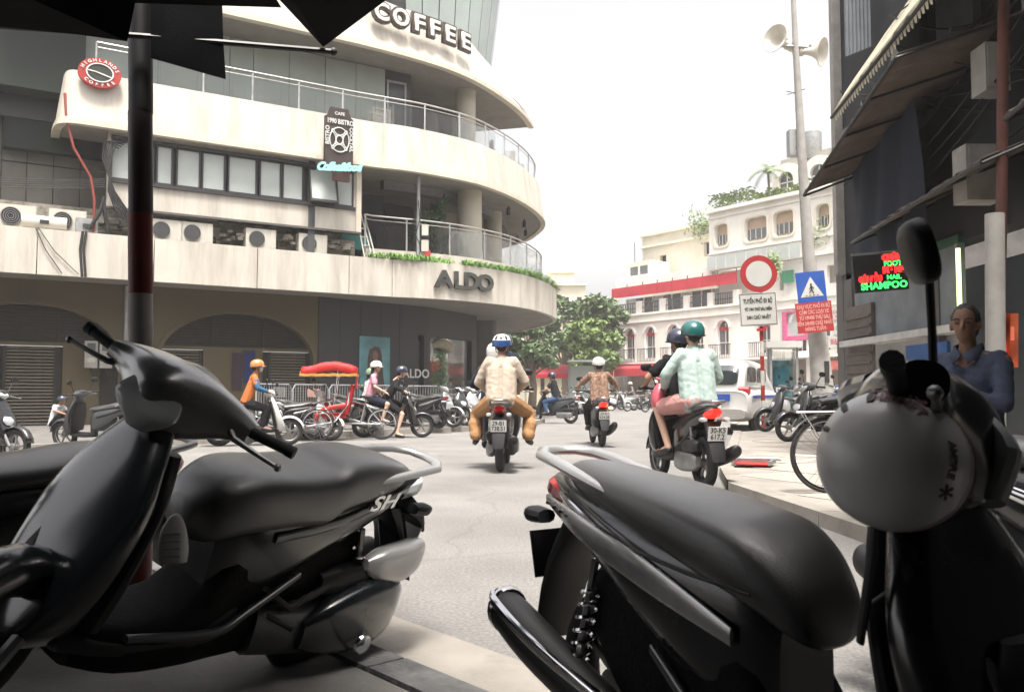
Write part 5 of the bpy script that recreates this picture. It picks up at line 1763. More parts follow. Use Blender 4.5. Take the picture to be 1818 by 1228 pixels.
# upper balcony bits
ct = thing('hanging_curtain', 'grey striped curtain hanging from the top storey at the shophouse corner', 'curtain')
cv = MB()
for k in range(14):
    x0 = 5.30 + k * .03
    cv.add([(x0, 13.3 + .02 * (k % 2), 6.3 + .012 * k), (x0 + .03, 13.3 + .02 * ((k + 1) % 2), 6.31 + .012 * k), (x0 + .03, 13.3 + .02 * ((k + 1) % 2), 9), (x0, 13.3 + .02 * (k % 2), 9)], [(0, 1, 2, 3)])
cv.build('cloth', m_curt, ct)
wbox((5.5, 13.4, 4.95), (.5, .5, .35), m_sh, 'window_box')
for i, (px0, px1, y0, y1, D, lb) in enumerate(((1705, 1768, 262, 360, 9.6, 'large grey electrical cabinet high on the shophouse wall'), (1738, 1778, 84, 168, 9.3, 'smaller grey electrical cabinet near the top of the shophouse wall'))):
    p0, p1 = at(px0, y1, D), at(px1, y0, D)
    q = thing('electrical_cabinet', lb, 'cabinet')
    MB().box(((p0.x + p1.x) / 2, D, (p0.z + p1.z) / 2), (p1.x - p0.x, .3, p1.z - p0.z)).build('box', m_polegrey, q, smooth=False)
    MB().box(((p0.x + p1.x) / 2, D - .157, (p0.z + p1.z) / 2), ((p1.x - p0.x) * .86, .01, (p1.z - p0.z) * .88)).build('door', m_polegrey, q, smooth=False)
    MB().box((p1.x - .06, D - .17, (p0.z + p1.z) / 2), (.02, .02, .1)).build('handle', m_frame, q, smooth=False)
rp = MB()
rp.tube([at(1772, 640, 8.6), at(1778, 380, 8.6), at(1782, -40, 8.6)], .055, 10)
tag(rp.build('rusty_downpipe', mat('rusty_pipe', (.10, .035, .025), .7, var=.3)), 'rust-red downpipe running up the right edge of the shophouse', 'pipe')
tag(MB().tube([at(1768, 760, 6.6), at(1766, 380, 6.6)], .07, 12).build('pale_post', m_polegrey), 'pale grey post behind the man with folded arms', 'post')
oc = MB()
vs = []
for i in range(9):
    for j in range(9):
        p = at(1752 + i * 7, 556 + j * 12, 6.9 + .05 * math.sin(i * 1.7) + .03 * math.sin(j + i))
        vs.append(p)
oc.add(vs, [(i * 9 + j, i * 9 + j + 1, (i + 1) * 9 + j + 1, (i + 1) * 9 + j) for i in range(8) for j in range(8)])
tag(oc.build('orange_cloth', mat('orange_cloth', (.42, .07, .02), .8, var=.2)), 'orange-red cloth hanging behind the man with folded arms', 'cloth')
sgp = thing('street_clutter_sign', 'small pinkish red round sign fixed at the shophouse corner', 'sign')
MB(basis(at(1505, 462, 15), (1, 0, 0))).lathe([(0, .0), (.12, 0), (.12, -.04), (0, -.04)], 20).build('disc', m_pink, sgp)
MB().tube([at(1505, 462, 15.05), at(1520, 462, 15.05)], .02, 6).build('bracket', m_frame, sgp)

# ================================================================== CANOPY OVER THE CAMERA
cn = thing('black_canopy', 'black cloth canopy overhead at the top left with a thin rod and hanging flap', 'canopy')
rod = [at(-60, 38, 3.0), at(0, 46, 3.05), at(300, 68, 3.25), at(592, 92, 3.45)]
MB().tube(rod, .012, 8).build('rod', m_frame, cn)
MB(Matrix.Translation(rod[-1])).ball((0, 0, 0), .017, 8, 6).build('rod_tip', m_frame, cn)
q = [at(267, -80, 3.2), at(392, -80, 3.3), at(400, 140, 3.32), at(267, 103, 3.22)]
def cloth(pts4, name, n_=10):
    a, b_, c, d = pts4
    vs = []
    for i in range(n_ + 1):
        for j in range(n_ + 1):
            u, v = i / n_, j / n_
            p = a.lerp(b_, u).lerp(d.lerp(c, u), v)
            vs.append(p + Vector((0, .03 * noise.noise(p * 4), 0)))
    o = MB().add(vs, [(i * (n_ + 1) + j, i * (n_ + 1) + j + 1, (i + 1) * (n_ + 1) + j + 1, (i + 1) * (n_ + 1) + j) for i in range(n_) for j in range(n_)]).build(name, m_fabric, cn)
    return o
cloth(q, 'hanging_flap')
# main cloth: a roof sheet from the eave rod back over the camera, open in front
tipp = at(574, 84, 3.44)
e1 = at(492, -4, 3.15)
e2 = at(700, -10, 3.0)
MB().add([tipp, e1, Vector((-.9, 1.5, 2.45)), Vector((-.1, 1.2, 2.5)), e2], [(0, 1, 2), (0, 2, 3), (0, 3, 4)]).build('canopy_corner', m_fabric, cn, smooth=False)
l0, l1 = at(-200, 150, 3.0), at(226, 70, 3.15)
MB().add([at(-300, 60, 2.9), at(0, 48, 3.04), at(140, 62, 3.1), at(226, 74, 3.15), at(240, 6, 3.15), at(500, 14, 3.2), Vector((-.9, 1.5, 2.45)), Vector((-3, 1.0, 2.5))], [(0, 1, 7), (1, 2, 7), (2, 3, 7), (3, 4, 7), (4, 6, 7), (4, 5, 6)]).build('canopy_sheet', m_fabric, cn, smooth=False)
MB().add([(-6, 1.7, 2.62), (2.4, 1.1, 2.66), (3.4, -3.5, 3.0), (-6, -3.5, 3.0)], [(0, 1, 2, 3)]).build('unseen_shade_sheet', m_fabric, cn, smooth=False)  # unseen sheet, widened over the camera to darken the foreground
# the dark shophouse behind the photographer
BH = thing('rear_shophouse', 'dark house front behind the photographer', 'building')
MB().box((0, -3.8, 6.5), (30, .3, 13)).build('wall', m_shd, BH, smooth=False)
MB().box((-1.5, -3.6, 1.1), (1.1, .1, 2.2)).build('door', m_frame, BH, smooth=False)

# striped post in front left
sp = thing('striped_post', 'tall dark post with red and shade-greyed white bands at the left, close to the camera', 'post')
SD = 3.3
ys = [(-140, 200, m_black, 'd'), (200, 380, mat('pole_dark', (.02, .012, .01), .5), 'd'), (380, 522, m_postred, 'r'), (522, 612, m_polegrey, 'g'), (612, 690, m_polegrey, 'g'), (690, 780, m_postred, 'r'), (780, 900, m_polegrey, 'g')]  # grey bands are white paint with its shade put into the colour
for y0, y1, m, _ in ys:
    MB().tube([at(249, y0, SD), at(250, y1, SD)], .0455, 20).build('band', m, sp)
pz = at(250, 900, SD)
MB().tube([pz, (pz.x, pz.y, .02)], .0455, 20).lathe([(.12, .03), (.12, .05), (.05, .06)], 16, T(pz.x, pz.y, 0)).build('foot', m_postred, sp)

hz = MB().box((0, 45, 9.5), (150, 130, 23)).build('haze', None, None, smooth=False, kind='stuff')
hm_ = bpy.data.materials.new('haze_air')
hm_.use_nodes = True
hn = hm_.node_tree
hn.nodes.clear()
ho_ = hn.nodes.new('ShaderNodeOutputMaterial')
hv_ = hn.nodes.new('ShaderNodeVolumePrincipled')
hv_.inputs['Density'].default_value = 0.0013
hv_.inputs['Color'].default_value = (1, .99, .97, 1)
hn.links.new(hv_.outputs[0], ho_.inputs['Volume'])
hz.data.materials.append(hm_)
tag(hz, 'pale city haze filling the street and softening the far buildings', 'haze')
# ================================================================== SCOOTERS
def paint(name, col, coat=.6, rough=.3, metal=0.0):
    return mat(name, col, rough, metal, var=.06, scale=3, coat=coat, spec=.6)


m_pblack = paint('black_paint', (.008, .008, .009), coat=.8, rough=.25)
m_pgrey = paint('dark_grey_paint', (.05, .055, .06), coat=.4, rough=.35, metal=.3)
m_pwhite = paint('white_paint', (.62, .62, .60))
m_psilver = paint('silver_paint', (.36, .36, .36), metal=.4)
m_pred = paint('red_scooter_paint', (.25, .015, .015))
m_pblue = paint('blue_scooter_paint', (.02, .05, .12))
m_seatlight = mat('worn_seat', (.05, .048, .045), .5, var=.2, bump=.2, bscale=300)


def wheel(par, x, r=.27, tw=.05, mrim=None, spokes=5, lod=1, steer=0, y=0.0, name='wheel'):
    M = T(x, y, r) @ RZ(steer) @ RX(90)
    w_ = MB(M).lathe([(.02, -.05), (.045, -.045), (.045, .045), (.02, .05)], 12, caps=True).build(name, m_alloy, par)
    nn = 28 if lod else 18
    R_ = r - tw
    pr = [(R_ + tw * math.cos(R(a)), tw * .95 * math.sin(R(a))) for a in range(0, 360, 30 if lod else 60)]
    MB(M).lathe(pr, nn, closed=True).build('tyre', m_rubber, w_)
    ri = MB(M).lathe([(R_ - .045, -.025), (R_ - .02, -.04), (R_ - .01, 0), (R_ - .02, .04), (R_ - .045, .025)], nn, closed=True)
    for k in range(spokes):
        a = 2 * PI * k / spokes
        ri.tube([(.03 * math.cos(a), .03 * math.sin(a), 0), ((R_ - .03) * math.cos(a + .15), (R_ - .03) * math.sin(a + .15), 0)], [.018, .012], 6)
    ri.build('rim', mrim or m_alloy, w_)
    return w_


DEF_SEAT = [(.06, 0, .735, .06, .02), (.02, 0, .725, .10, .045), (-.14, 0, .745, .125, .05), (-.32, 0, .765, .135, .055), (-.5, 0, .80, .125, .055), (-.68, 0, .815, .10, .045), (-.78, 0, .82, .06, .02)]
DEF_BODY = [(.03, 0, .47, .08, .17, 3), (-.06, 0, .52, .12, .20, 3), (-.25, 0, .58, .15, .17, 3), (-.5, 0, .66, .145, .12, 2.6), (-.75, 0, .74, .10, .07, 2.4), (-.92, 0, .79, .045, .03, 2)]


def scooter(label, mc, loc=(0, 0, 0), rz=0, lod=1, steer=0, lean=0, scale=1.0, group=None, seat=None, body=None, plate_txt=None, lit=False,
            mirrors=True, mseat=None, mdark=None, cat='scooter', rack=False, name='scooter', stripe=None, M=None):
    t = thing(name, label, cat, (0, 0, 0), 0, group)
    if M is None:
        M = Matrix.Translation(loc) @ Matrix.Rotation(rz, 4, 'Z') @ RX(-lean)
    t.matrix_basis = M @ Matrix.Scale(scale, 4)
    mdark = mdark or m_black
    mseat = mseat or m_seat
    n_ = 24 if lod > 1 else (16 if lod else 12)
    sb_ = 6 if lod > 1 else 3
    # steering group transform about the raked axis
    ax = Vector((.27, 0, 1.0)) - Vector((.52, 0, .45))
    ST = T(.42, 0, .67) @ Matrix.Rotation(R(steer), 4, ax.normalized()) @ T(-.42, 0, -.67)
    # wheels
    wheel(t, -.62, .265, .055, lod=lod)
    fw = wheel(t, .66, .265, .05, lod=lod)
    fw.matrix_basis = ST @ fw.matrix_basis if False else ST
    MB(ST).tube([(.40, .075, .62), (.66, .085, .265)], [.024, .02], 8).tube([(.40, -.075, .62), (.66, -.085, .265)], [.024, .02], 8).build('fork', m_alloy, t)
    fd = MB(ST)
    vs, fs = [], []
    for i in range(11):
        a = R(10 + 15 * i)
        for j in range(5):
            b_ = -.075 + .0375 * j
            rr = .305 - .9 * b_ * b_ * 8
            vs.append((.66 + rr * math.cos(a), b_, .265 + rr * math.sin(a)))
    for i in range(10):
        for j in range(4):
            q = i * 5 + j
            fs.append((q, q + 1, q + 6, q + 5))
    o = fd.add(vs, fs).build('front_mudguard', mc, t)
    o.modifiers.new('thick', 'SOLIDIFY').thickness = .006
    # apron / leg shield
    MB().loft([(.27, .50, 0, .10, .06, 3), (.36, .50, 0, .09, .15, 3), (.52, .455, 0, .075, .20, 3), (.68, .405, 0, .065, .205, 2.6), (.80, .365, 0, .055, .16, 2.4), (.90, .325, 0, .045, .10, 2.2), (.96, .30, 0, .03, .06, 2)], 'z', n_, sb_).build('front_apron', mc, t)
    MB().loft([(.34, .40, 0, .03, .15, 3), (.5, .37, 0, .03, .18, 3), (.7, .325, 0, .03, .175, 2.6), (.84, .28, 0, .03, .11, 2.4)], 'z', n_, sb_).build('inner_leg_shield', mdark, t)
    # beak light on apron
    MB().loft([(.56, .525, 0, .012, .05, 2), (.62, .51, 0, .02, .10, 2), (.68, .485, 0, .018, .06, 2)], 'z', 12, 3).build('front_indicator', m_lens, t)
    # handlebar
    hc = MB(ST).loft([(-.21, .25, 1.005, .028, .024), (-.15, .25, 1.005, .05, .04), (-.07, .275, .995, .085, .07), (0, .29, .99, .10, .082), (.07, .275, .995, .085, .07), (.15, .25, 1.005, .05, .04), (.21, .25, 1.005, .028, .024)], 'y', n_, sb_).build('handlebar_cowl', mc, t)
    MB(ST).loft([(.93, .37, 0, .02, .03, 2), (.98, .375, 0, .022, .085, 2.2), (1.03, .345, 0, .02, .06, 2)], 'z', 14, 4).build('headlight', m_lens, hc)
    MB(ST).loft([(-.09, .23, 1.035, .03, .015), (0, .225, 1.045, .045, .02), (.09, .23, 1.035, .03, .015)], 'y', 12, 3).build('instrument_panel', m_darkglass, hc)
    for s in (-1, 1):
        g = MB(ST).tube([(.255, s * .20, 1.005), (.245, s * .24, 1.01), (.225, s * .36, 1.015)], [.014, .017, .017], 10).tube([(.225, s * .36, 1.015), (.223, s * .385, 1.016)], [.019, .019], 10).build('grip', m_rubber, t)
        MB(ST).tube([(.27, s * .19, .995), (.30, s * .23, .985), (.295, s * .30, .98), (.285, s * .375, .975)], [.011, .010, .008, .007], 8).ball((.284, s * .38, .975), .012, 8, 6).build('brake_lever', m_alloy, g)
        if mirrors:
            mr = MB(ST).tube([(.26, s * .17, 1.02), (.24, s * .22, 1.12), (.23, s * .27, 1.20)], .007, 6).build('mirror', m_black, t)
            MB(ST @ T(.23, s * .30, 1.235) @ RZ(s * 8)).loft([(-.022, 0, 0, .03, .02), (-.012, 0, 0, .068, .042), (.004, 0, 0, .07, .044)], 'x', 14, 2).build('mirror_head', m_black, mr)
            MB(ST @ T(.225, s * .30, 1.235) @ RZ(s * 8)).loft([(-.001, 0, 0, .062, .038), (.0, 0, 0, .062, .038)], 'x', 14, 1).build('mirror_glass', m_chrome, mr)
    # floor and lower body
    MB().loft([(.46, 0, .29, .10, .03, 4), (.30, 0, .275, .15, .03, 4), (.05, 0, .275, .15, .035, 4), (-.10, 0, .33, .13, .08, 4)], 'x', n_, 3).build('floorboard', mdark, t)
    bd = MB().loft(body or DEF_BODY, 'x', n_, sb_).build('rear_body', mc, t)
    MB().loft([(.02, 0, .36, .10, .10, 3), (-.2, 0, .38, .12, .12, 3), (-.45, 0, .47, .10, .12, 3), (-.6, 0, .6, .07, .06, 3)], 'x', 12, 3).build('under_cover', mdark, t)
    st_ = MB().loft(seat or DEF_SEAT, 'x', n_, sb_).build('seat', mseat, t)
    if lod:
        for s in (-1, 1):
            MB().loft([(-.15, s * .145, .60, .006, .018), (-.4, s * .152, .655, .006, .022), (-.66, s * .125, .735, .006, .016), (-.8, s * .09, .77, .005, .008)], 'x', 8, 3).build('side_trim', stripe or mdark, bd)
    # tail
    tl_ = MB().loft([(-.80, 0, .745, .085, .042), (-.90, 0, .765, .075, .042), (-.945, 0, .78, .045, .026)], 'x', 12, 3).build('tail_light', m_redlit if lit else m_redglass, t)
    gb = MB().tube([(-.55, .13, .80), (-.70, .125, .845), (-.88, .10, .875), (-.97, .05, .875), (-.985, 0, .875), (-.97, -.05, .875), (-.88, -.10, .875), (-.70, -.125, .845), (-.55, -.13, .80)], .016, 8).build('grab_rail', mdark if rack else m_alloy, t)
    for s in (-1, 1):
        MB().loft([(-.84, s * .115, .70, .03, .02), (-.90, s * .12, .70, .035, .025), (-.94, s * .115, .70, .02, .015)], 'x', 10, 2).build('rear_indicator', m_amberlit if (lit and s < 0 and lit > 1) else m_lens, t)
    rf_ = MB().loft([(.68, -.80, 0, .05, .07, 3), (.55, -.89, 0, .02, .085, 3), (.40, -.95, 0, .014, .08, 3), (.30, -.98, 0, .012, .065, 3)], 'z', 12, 2).build('rear_mudguard', m_black, t)
    pM = basis((-.945, 0, .57), (0, -1, 0), (-.25, 0, 1)) @ T(0, 0, .012)
    pl_ = MB(pM).box((0, 0, 0), (.19, .14, .006)).build('number_plate', m_plate, t, smooth=False)
    if plate_txt:
        for i, s in enumerate(plate_txt):
            text(s, .075, pM @ T(0, .033 - i * .065, .004), m_ink, pl_, .0008, .001, xs=.85)
    # drivetrain
    MB().loft([(-.18, .10, .27, .05, .09, 3), (-.4, .12, .27, .06, .10, 3), (-.66, .12, .28, .055, .09, 3), (-.74, .11, .29, .03, .05, 3)], 'x', 14, 3).build('engine_cover', m_alloy if lod < 2 else m_pgrey, t)
    MB().loft([(-.42, .12, .42, .04, .04, 3), (-.52, .13, .43, .05, .06, 3), (-.74, .13, .44, .05, .06, 3), (-.8, .12, .44, .03, .04, 3)], 'x', 12, 3).build('air_filter_box', m_black, t)
    mf = MB().loft([(-.30, -.10, .20, .02, .02, 2), (-.42, -.14, .24, .05, .05, 2), (-.75, -.165, .33, .062, .068, 2), (-.98, -.17, .40, .058, .062, 2), (-1.02, -.17, .41, .03, .03, 2)], 'x', 16, 4).build('muffler', m_black, t)
    MB().loft([(-.45, -.175, .265, .045, .045, 2.5), (-.75, -.20, .345, .04, .055, 2.5), (-.93, -.205, .40, .03, .045, 2.5)], 'x', 12, 3).build('heat_shield', m_chrome if lod > 1 else m_alloy, mf)
    for s in ((-1, 1) if lod else (1,)):
        MB().tube([(-.66, s * .13, .30), (-.58, s * .12, .62)], .012, 6).build('shock_absorber', m_alloy, t)
        if lod:
            sp_ = []
            nk_ = 120 if lod > 1 else 36
            for k in range(nk_ + 1):
                a = k / nk_ * 2 * PI * 6
                z = .33 + .22 * k / nk_
                x = -.655 + .07 * k / nk_
                sp_.append((x + .026 * math.cos(a), s * .127 + .026 * math.sin(a), z))
            MB().tube(sp_, .006, 5).build('coil_spring', m_alloy if lod < 2 else m_chrome, t)
    if lean:
        MB().tube([(-.02, .12, .26), (-.03, .24, .03), (-.03, .29, .02)], .012, 6).build('side_stand', m_black, t)
    return t


# ================================================================== PEOPLE
def remesh(o, vox, smooth=4, wr=0.0, sc_=.12):
    m_ = o.modifiers.new('remesh', 'REMESH')
    m_.mode = 'VOXEL'
    m_.voxel_size = vox
    m_.use_smooth_shade = True
    s = o.modifiers.new('smooth', 'SMOOTH')
    s.factor = .6
    s.iterations = smooth
    if wr:
        tx = bpy.data.textures.get('cloth%g' % sc_) or bpy.data.textures.new('cloth%g' % sc_, 'CLOUDS')
        tx.noise_scale = sc_
        tx.noise_depth = 2
        d = o.modifiers.new('wrinkle', 'DISPLACE')
        d.texture = tx
        d.strength = wr
        d.mid_level = .5
        d.texture_coords = 'LOCAL'


RIDE = dict(hip=(-.16, 0, .84), chest=(-.02, 0, 1.20), neck=(.02, 0, 1.38), head=(.05, 0, 1.50),
            sh=(-.0, .175, 1.32), el=(.06, .30, 1.10), ha=(.245, .31, 1.03), kn=(.24, .17, .70), an=(.16, .15, .36), toe=(.32, .16, .30))
PILL = dict(hip=(-.50, 0, .90), chest=(-.42, 0, 1.24), neck=(-.38, 0, 1.43), head=(-.36, 0, 1.55),
            sh=(-.42, .175, 1.36), el=(-.38, .26, 1.12), ha=(-.16, .20, 1.0), kn=(-.10, .24, .74), an=(-.22, .22, .40), toe=(-.06, .24, .35))


def person(label, M, pose, shirt, trousers, skin=None, hair=True, helmet=None, hm=None, sleeve='short', leg='long', shoe=None, vox=.012, mask=None,
           ex=None, group=None, yaw=0, slim=1.0, loose=1.0, face=1, longhair=False, hband=None):
    """pose: joints (x forward, y left); ex overrides per side: {'haL':(...), 'haR':...}"""
    skin = skin or m_skin
    shoe = shoe or m_black
    ex = ex or {}
    t = thing('person', label, 'person', (0, 0, 0), 0, group)
    t.matrix_basis = M
    P_ = {k: Vector(v) for k, v in pose.items()}
    def J(n, s):
        k = n + ('L' if s > 0 else 'R')
        if k in ex:
            return Vector(ex[k])
        v = P_[n]
        return Vector((v.x, v.y * s, v.z))
    hip, ch, nk, hd = P_['hip'], P_['chest'], P_['neck'], P_['head']
    HM = Matrix.Translation(hd) @ RZ(yaw)
    b = MB()
    for s in (-1, 1):
        b.capsule(hip + Vector((0, .07 * s, 0)), .085, ch + Vector((0, .07 * s, -.02)), .085)
        b.capsule(ch + Vector((0, .05 * s, .05)), .07, J('sh', s) + Vector((0, -.02 * s, -.01)), .05)
        b.capsule(nk + Vector((0, .02 * s, -.05)), .045, J('sh', s) + Vector((0, 0, -.015)), .045)
        b.capsule(J('sh', s) + Vector((0, 0, -.02)), .047, J('el', s), .038)
        b.capsule(J('el', s), .037, J('ha', s), .025)
        b.capsule(hip + Vector((.02, .08 * s, -.02)), .082, J('kn', s), .052)
        b.capsule(J('kn', s), .05, J('an', s), .034)
        b.capsule(J('an', s), .036, J('toe', s), .028)
        # hand: palm, four curled fingers, thumb
        fa = (J('ha', s) - J('el', s)).normalized()
        hnd = ex.get('handdir' + ('L' if s > 0 else 'R'))
        if hnd:
            fa = Vector(hnd).normalized()
        side = fa.cross(Vector((0, 0, 1)))
        side = side.normalized() if side.length > .1 else Vector((0, 1, 0))
        dn = side.cross(fa).normalized()
        if dn.z > 0:
            dn = -dn
        w0 = J('ha', s)
        pc = w0 + fa * .05
        b.capsule(w0, .024, pc, .028)
        for k in range(4):
            o_ = side * (k - 1.5) * .019
            ln = (.030, .036, .033, .024)[k]
            a_ = pc + o_ + fa * .02
            c_ = a_ + fa * ln + dn * .008
            b.capsule(pc + o_, .010, a_, .0095, 6)
            b.capsule(a_, .0095, c_, .009, 6)
            b.capsule(c_, .009, c_ + dn * .028 + fa * .004, .008, 6)
        th = side * (-s) * .03
        b.capsule(w0 + fa * .02, .012, w0 + fa * .045 + th, .011, 6)
        b.capsule(w0 + fa * .045 + th, .011, w0 + fa * .075 + th + dn * .012, .009, 6)
    b.capsule(ch + Vector((0, 0, .08)), .07, nk, .05)
    b.capsule(nk, .05, hd, .05)
    # skull, jaw, nose, ears
    h = MB(HM)
    h.ball((-.01, 0, .035), (.095, .075, .095), 16, 12)
    h.ball((.03, 0, -.03), (.062, .055, .075), 12, 10)
    h.capsule((.085, 0, .02), .010, (.108, 0, -.018), .014, 8)
    h.capsule((.078, -.018, -.052), .008, (.078, .018, -.052), .008, 6)
    for s in (-1, 1):
        h.ball((-.005, .078 * s, 0), (.022, .012, .032), 8, 6)
        h.capsule((.072, .016 * s, .032), .009, (.062, .048 * s, .03), .009, 6)
    b.v += h.v
    nv = len(b.v) - len(h.v)
    b.f += [tuple(i + nv for i in f) for f in h.f]
    bo = b.build('body', skin, t)
    remesh(bo, min(vox, .009) if face > 1 else vox, 3)
    # eyes / brows
    for s in (-1, 1):
        if face:
            MB(HM).ball((.082, .032 * s, .012), (.007, .012, .0045), 8, 6).build('eye', m_hair, t)
            if face > 1:
                MB(HM).tube([(.090, .016 * s, .034), (.088, .035 * s, .04), (.076, .052 * s, .034)], .0045, 6).build('eyebrow', m_hair, t)
    # shirt
    k = loose
    c = MB()
    for s in (-1, 1):
        c.capsule(hip + Vector((0, .075 * s, -.03)), .108 * k * slim, ch + Vector((0, .075 * s, -.01)), .102 * k * slim)
        c.capsule(ch + Vector((0, .06 * s, .03)), .085 * slim, J('sh', s) + Vector((0, -.03 * s, -.01)), .062 * k)
        c.capsule(nk + Vector((-.005, .03 * s, -.055)), .052, J('sh', s) + Vector((0, -.01 * s, -.025)), .056)
        if sleeve != 'none':
            e = J('el', s)
            s0 = J('sh', s) + Vector((0, -.012 * s, -.03))
            if sleeve == 'short':
                c.capsule(s0, .062 * k, s0.lerp(e, .62), .066 * k)
            else:
                c.capsule(s0, .062 * k, e, .054 * k)
                c.capsule(e, .053 * k, e.lerp(J('ha', s), .88), .042 * k)
    c.capsule(ch + Vector((-.01, 0, .06)), .075, nk + Vector((-.01, 0, -.03)), .062)
    co = c.build('shirt', shirt, t)
    remesh(co, vox, 4, .013, .05)
    # trousers
    c = MB()
    for s in (-1, 1):
        kn, an = J('kn', s), J('an', s)
        h0 = hip + Vector((0, .08 * s, -.03))
        c.capsule(h0, .105 * k, h0.lerp(kn, .5), .09 * k)
        if leg == 'shorts':
            c.capsule(h0.lerp(kn, .5), .09 * k, h0.lerp(kn, .78), .082 * k)
        else:
            c.capsule(h0.lerp(kn, .5), .09 * k, kn, .072 * k)
            c.capsule(kn, .07 * k, kn.lerp(an, .9), (.052 if leg == 'long' else .072) * k)
            if leg == 'wide':
                c.capsule(kn.lerp(an, .45) + Vector((-.02, .02 * s, 0)), .075 * k, kn.lerp(an, 1.0), .05 * k)
    to = c.build('trousers', trousers, t)
    remesh(to, vox, 4, .014, .055)
    for s in (-1, 1):
        a_, b_ = J('an', s), J('toe', s)
        sh_ = MB().capsule(a_ + Vector((0, 0, -.035)), .043, b_ + Vector((0, 0, -.012)), .036, 10).build('shoe', shoe, t)
    if hair:
        hb = MB(HM)
        hb.ball((-.022, 0, .045), (.098, .084, .097), 14, 10)
        hb.ball((-.055, 0, -.01), (.06, .072, .07), 12, 8)
        ho = hb.build('hair', m_hair, t)
        remesh(ho, .012, 2, .015, .03)
        if longhair:
            lh = MB(HM).loft([(.05, -.03, 0, .07, .085, 2), (-.08, -.075, 0, .045, .085, 2), (-.25, -.10, 0, .035, .08, 2), (-.36, -.11, 0, .015, .04, 2)], 'z', 12, 4).build('long_hair', m_hair, t)
    if mask:
        MB(HM).loft([(-.085, .055, 0, .03, .03, 2), (-.05, .066, 0, .038, .055, 2), (-.01, .062, 0, .044, .064, 2), (.005, .062, 0, .04, .062, 2)], 'z', 14, 3).build('face_mask', mask, t)
    if helmet:
        full = helmet == 'full'
        z0 = -.07 if full else -.005
        pr = [(.120, z0), (.127, .03), (.120, .08), (.095, .122), (.055, .146), (0.0, .154)]
        pr2 = [(.0, .146), (.085, .115), (.111, .078), (.116, .03), (.110, z0)]
        hh = MB(HM @ RY(-6) @ Matrix.Diagonal((1.08, .96, 1, 1))).lathe(pr + pr2, 28, closed=False)
        ho = hh.build('helmet', hm, t)
        MB(HM @ RY(-6)).lathe([(.128, z0 - .002), (.132, z0 + .006), (.129, z0 + .014)], 28).build('helmet_trim', m_black, ho)
        if hband:
            MB(HM @ RY(-6) @ Matrix.Diagonal((1.08, .96, 1, 1))).lathe([(.1285, .0), (.1305, .03), (.1245, .075), (.121, .075)], 28).build('helmet_band', hband, ho)
            for k in (-1, 0, 1):
                MB(HM @ RY(-6) @ RZ(180 + k * 34)).loft([(.085, .122, 0, .004, .010, 2), (.11, .108, 0, .006, .016, 2), (.135, .083, 0, .004, .010, 2)], 'z', 10, 3).build('vent', m_black, ho)
        if helmet in ('cap', 'half'):
            vs = []
            for i in range(9):
                a = R(-55 + 110 * i / 8)
                vs += [(.128 * math.cos(a), .118 * math.sin(a), .012), (.128 * math.cos(a) + .055 * math.cos(a), .118 * math.sin(a), .0)]
            o = MB(HM @ RY(-6)).add(vs, [(2 * i, 2 * i + 1, 2 * i + 3, 2 * i + 2) for i in range(8)]).build('visor', hm if helmet == 'cap' else m_black, ho)
            o.modifiers.new('thick', 'SOLIDIFY').thickness = .005
        for s in (-1, 1):
            MB(HM).tube([(.0, .085 * s, z0 + .01), (.02, .07 * s, -.07), (.035, .02 * s, -.11)], .006, 6).build('chin_strap', m_black, ho)
    return t


def place(px, py_ground, scale=1.0, heading=90, lean=0, D=None):
    """base transform for something standing at the ground pixel; heading: degrees from +X"""
    if D is None:
        D = CAMZ * F / (py_ground - 698.7)
    return Matrix.Translation((D * (px - 909) / F, D, 0)) @ RZ(heading) @ RX(-lean) @ Matrix.Scale(scale, 4)
# ================================================================== PLACING THE TRAFFIC
def cloth_m(name, col, var=.08, **k):
    return mat(name, col, .85, var=var, scale=5, bump=.25, bscale=90, spec=.2, **k)


c_cream = cloth_m('cream_knit', (.44, .37, .30))
c_ochre = cloth_m('ochre_cotton', (.36, .20, .095))
c_brownp = mat('brown_pattern', (.22, .14, .10), .85, var=.6, scale=28, spec=.2)
c_blackc = cloth_m('black_cotton', (.012, .012, .014))
c_navy = cloth_m('navy_cotton', (.018, .022, .04))
c_mint = cloth_m('mint_jacket', (.36, .45, .42))
c_denim = cloth_m('blue_denim', (.05, .10, .20))
c_orange = cloth_m('orange_shirt', (.40, .13, .04))
c_teal = cloth_m('teal_blue_sleeve', (.03, .10, .18))
c_pink = cloth_m('pink_shirt', (.48, .25, .31))
c_white = cloth_m('white_shirt', (.55, .56, .56))
c_grey = cloth_m('grey_cotton', (.14, .14, .15))
c_shirtblue = cloth_m('slate_blue_shirt', (.05, .062, .095))
h_white = paint('helmet_white', (.60, .58, .54))
h_blue = paint('helmet_blue', (.02, .07, .22))
h_teal = paint('helmet_teal', (.015, .11, .105))
h_dark = paint('helmet_dark', (.02, .025, .05))
h_orange = paint('helmet_orange', (.50, .20, .06))
h_green = paint('pith_green', (.16, .24, .15), coat=0, rough=.7)

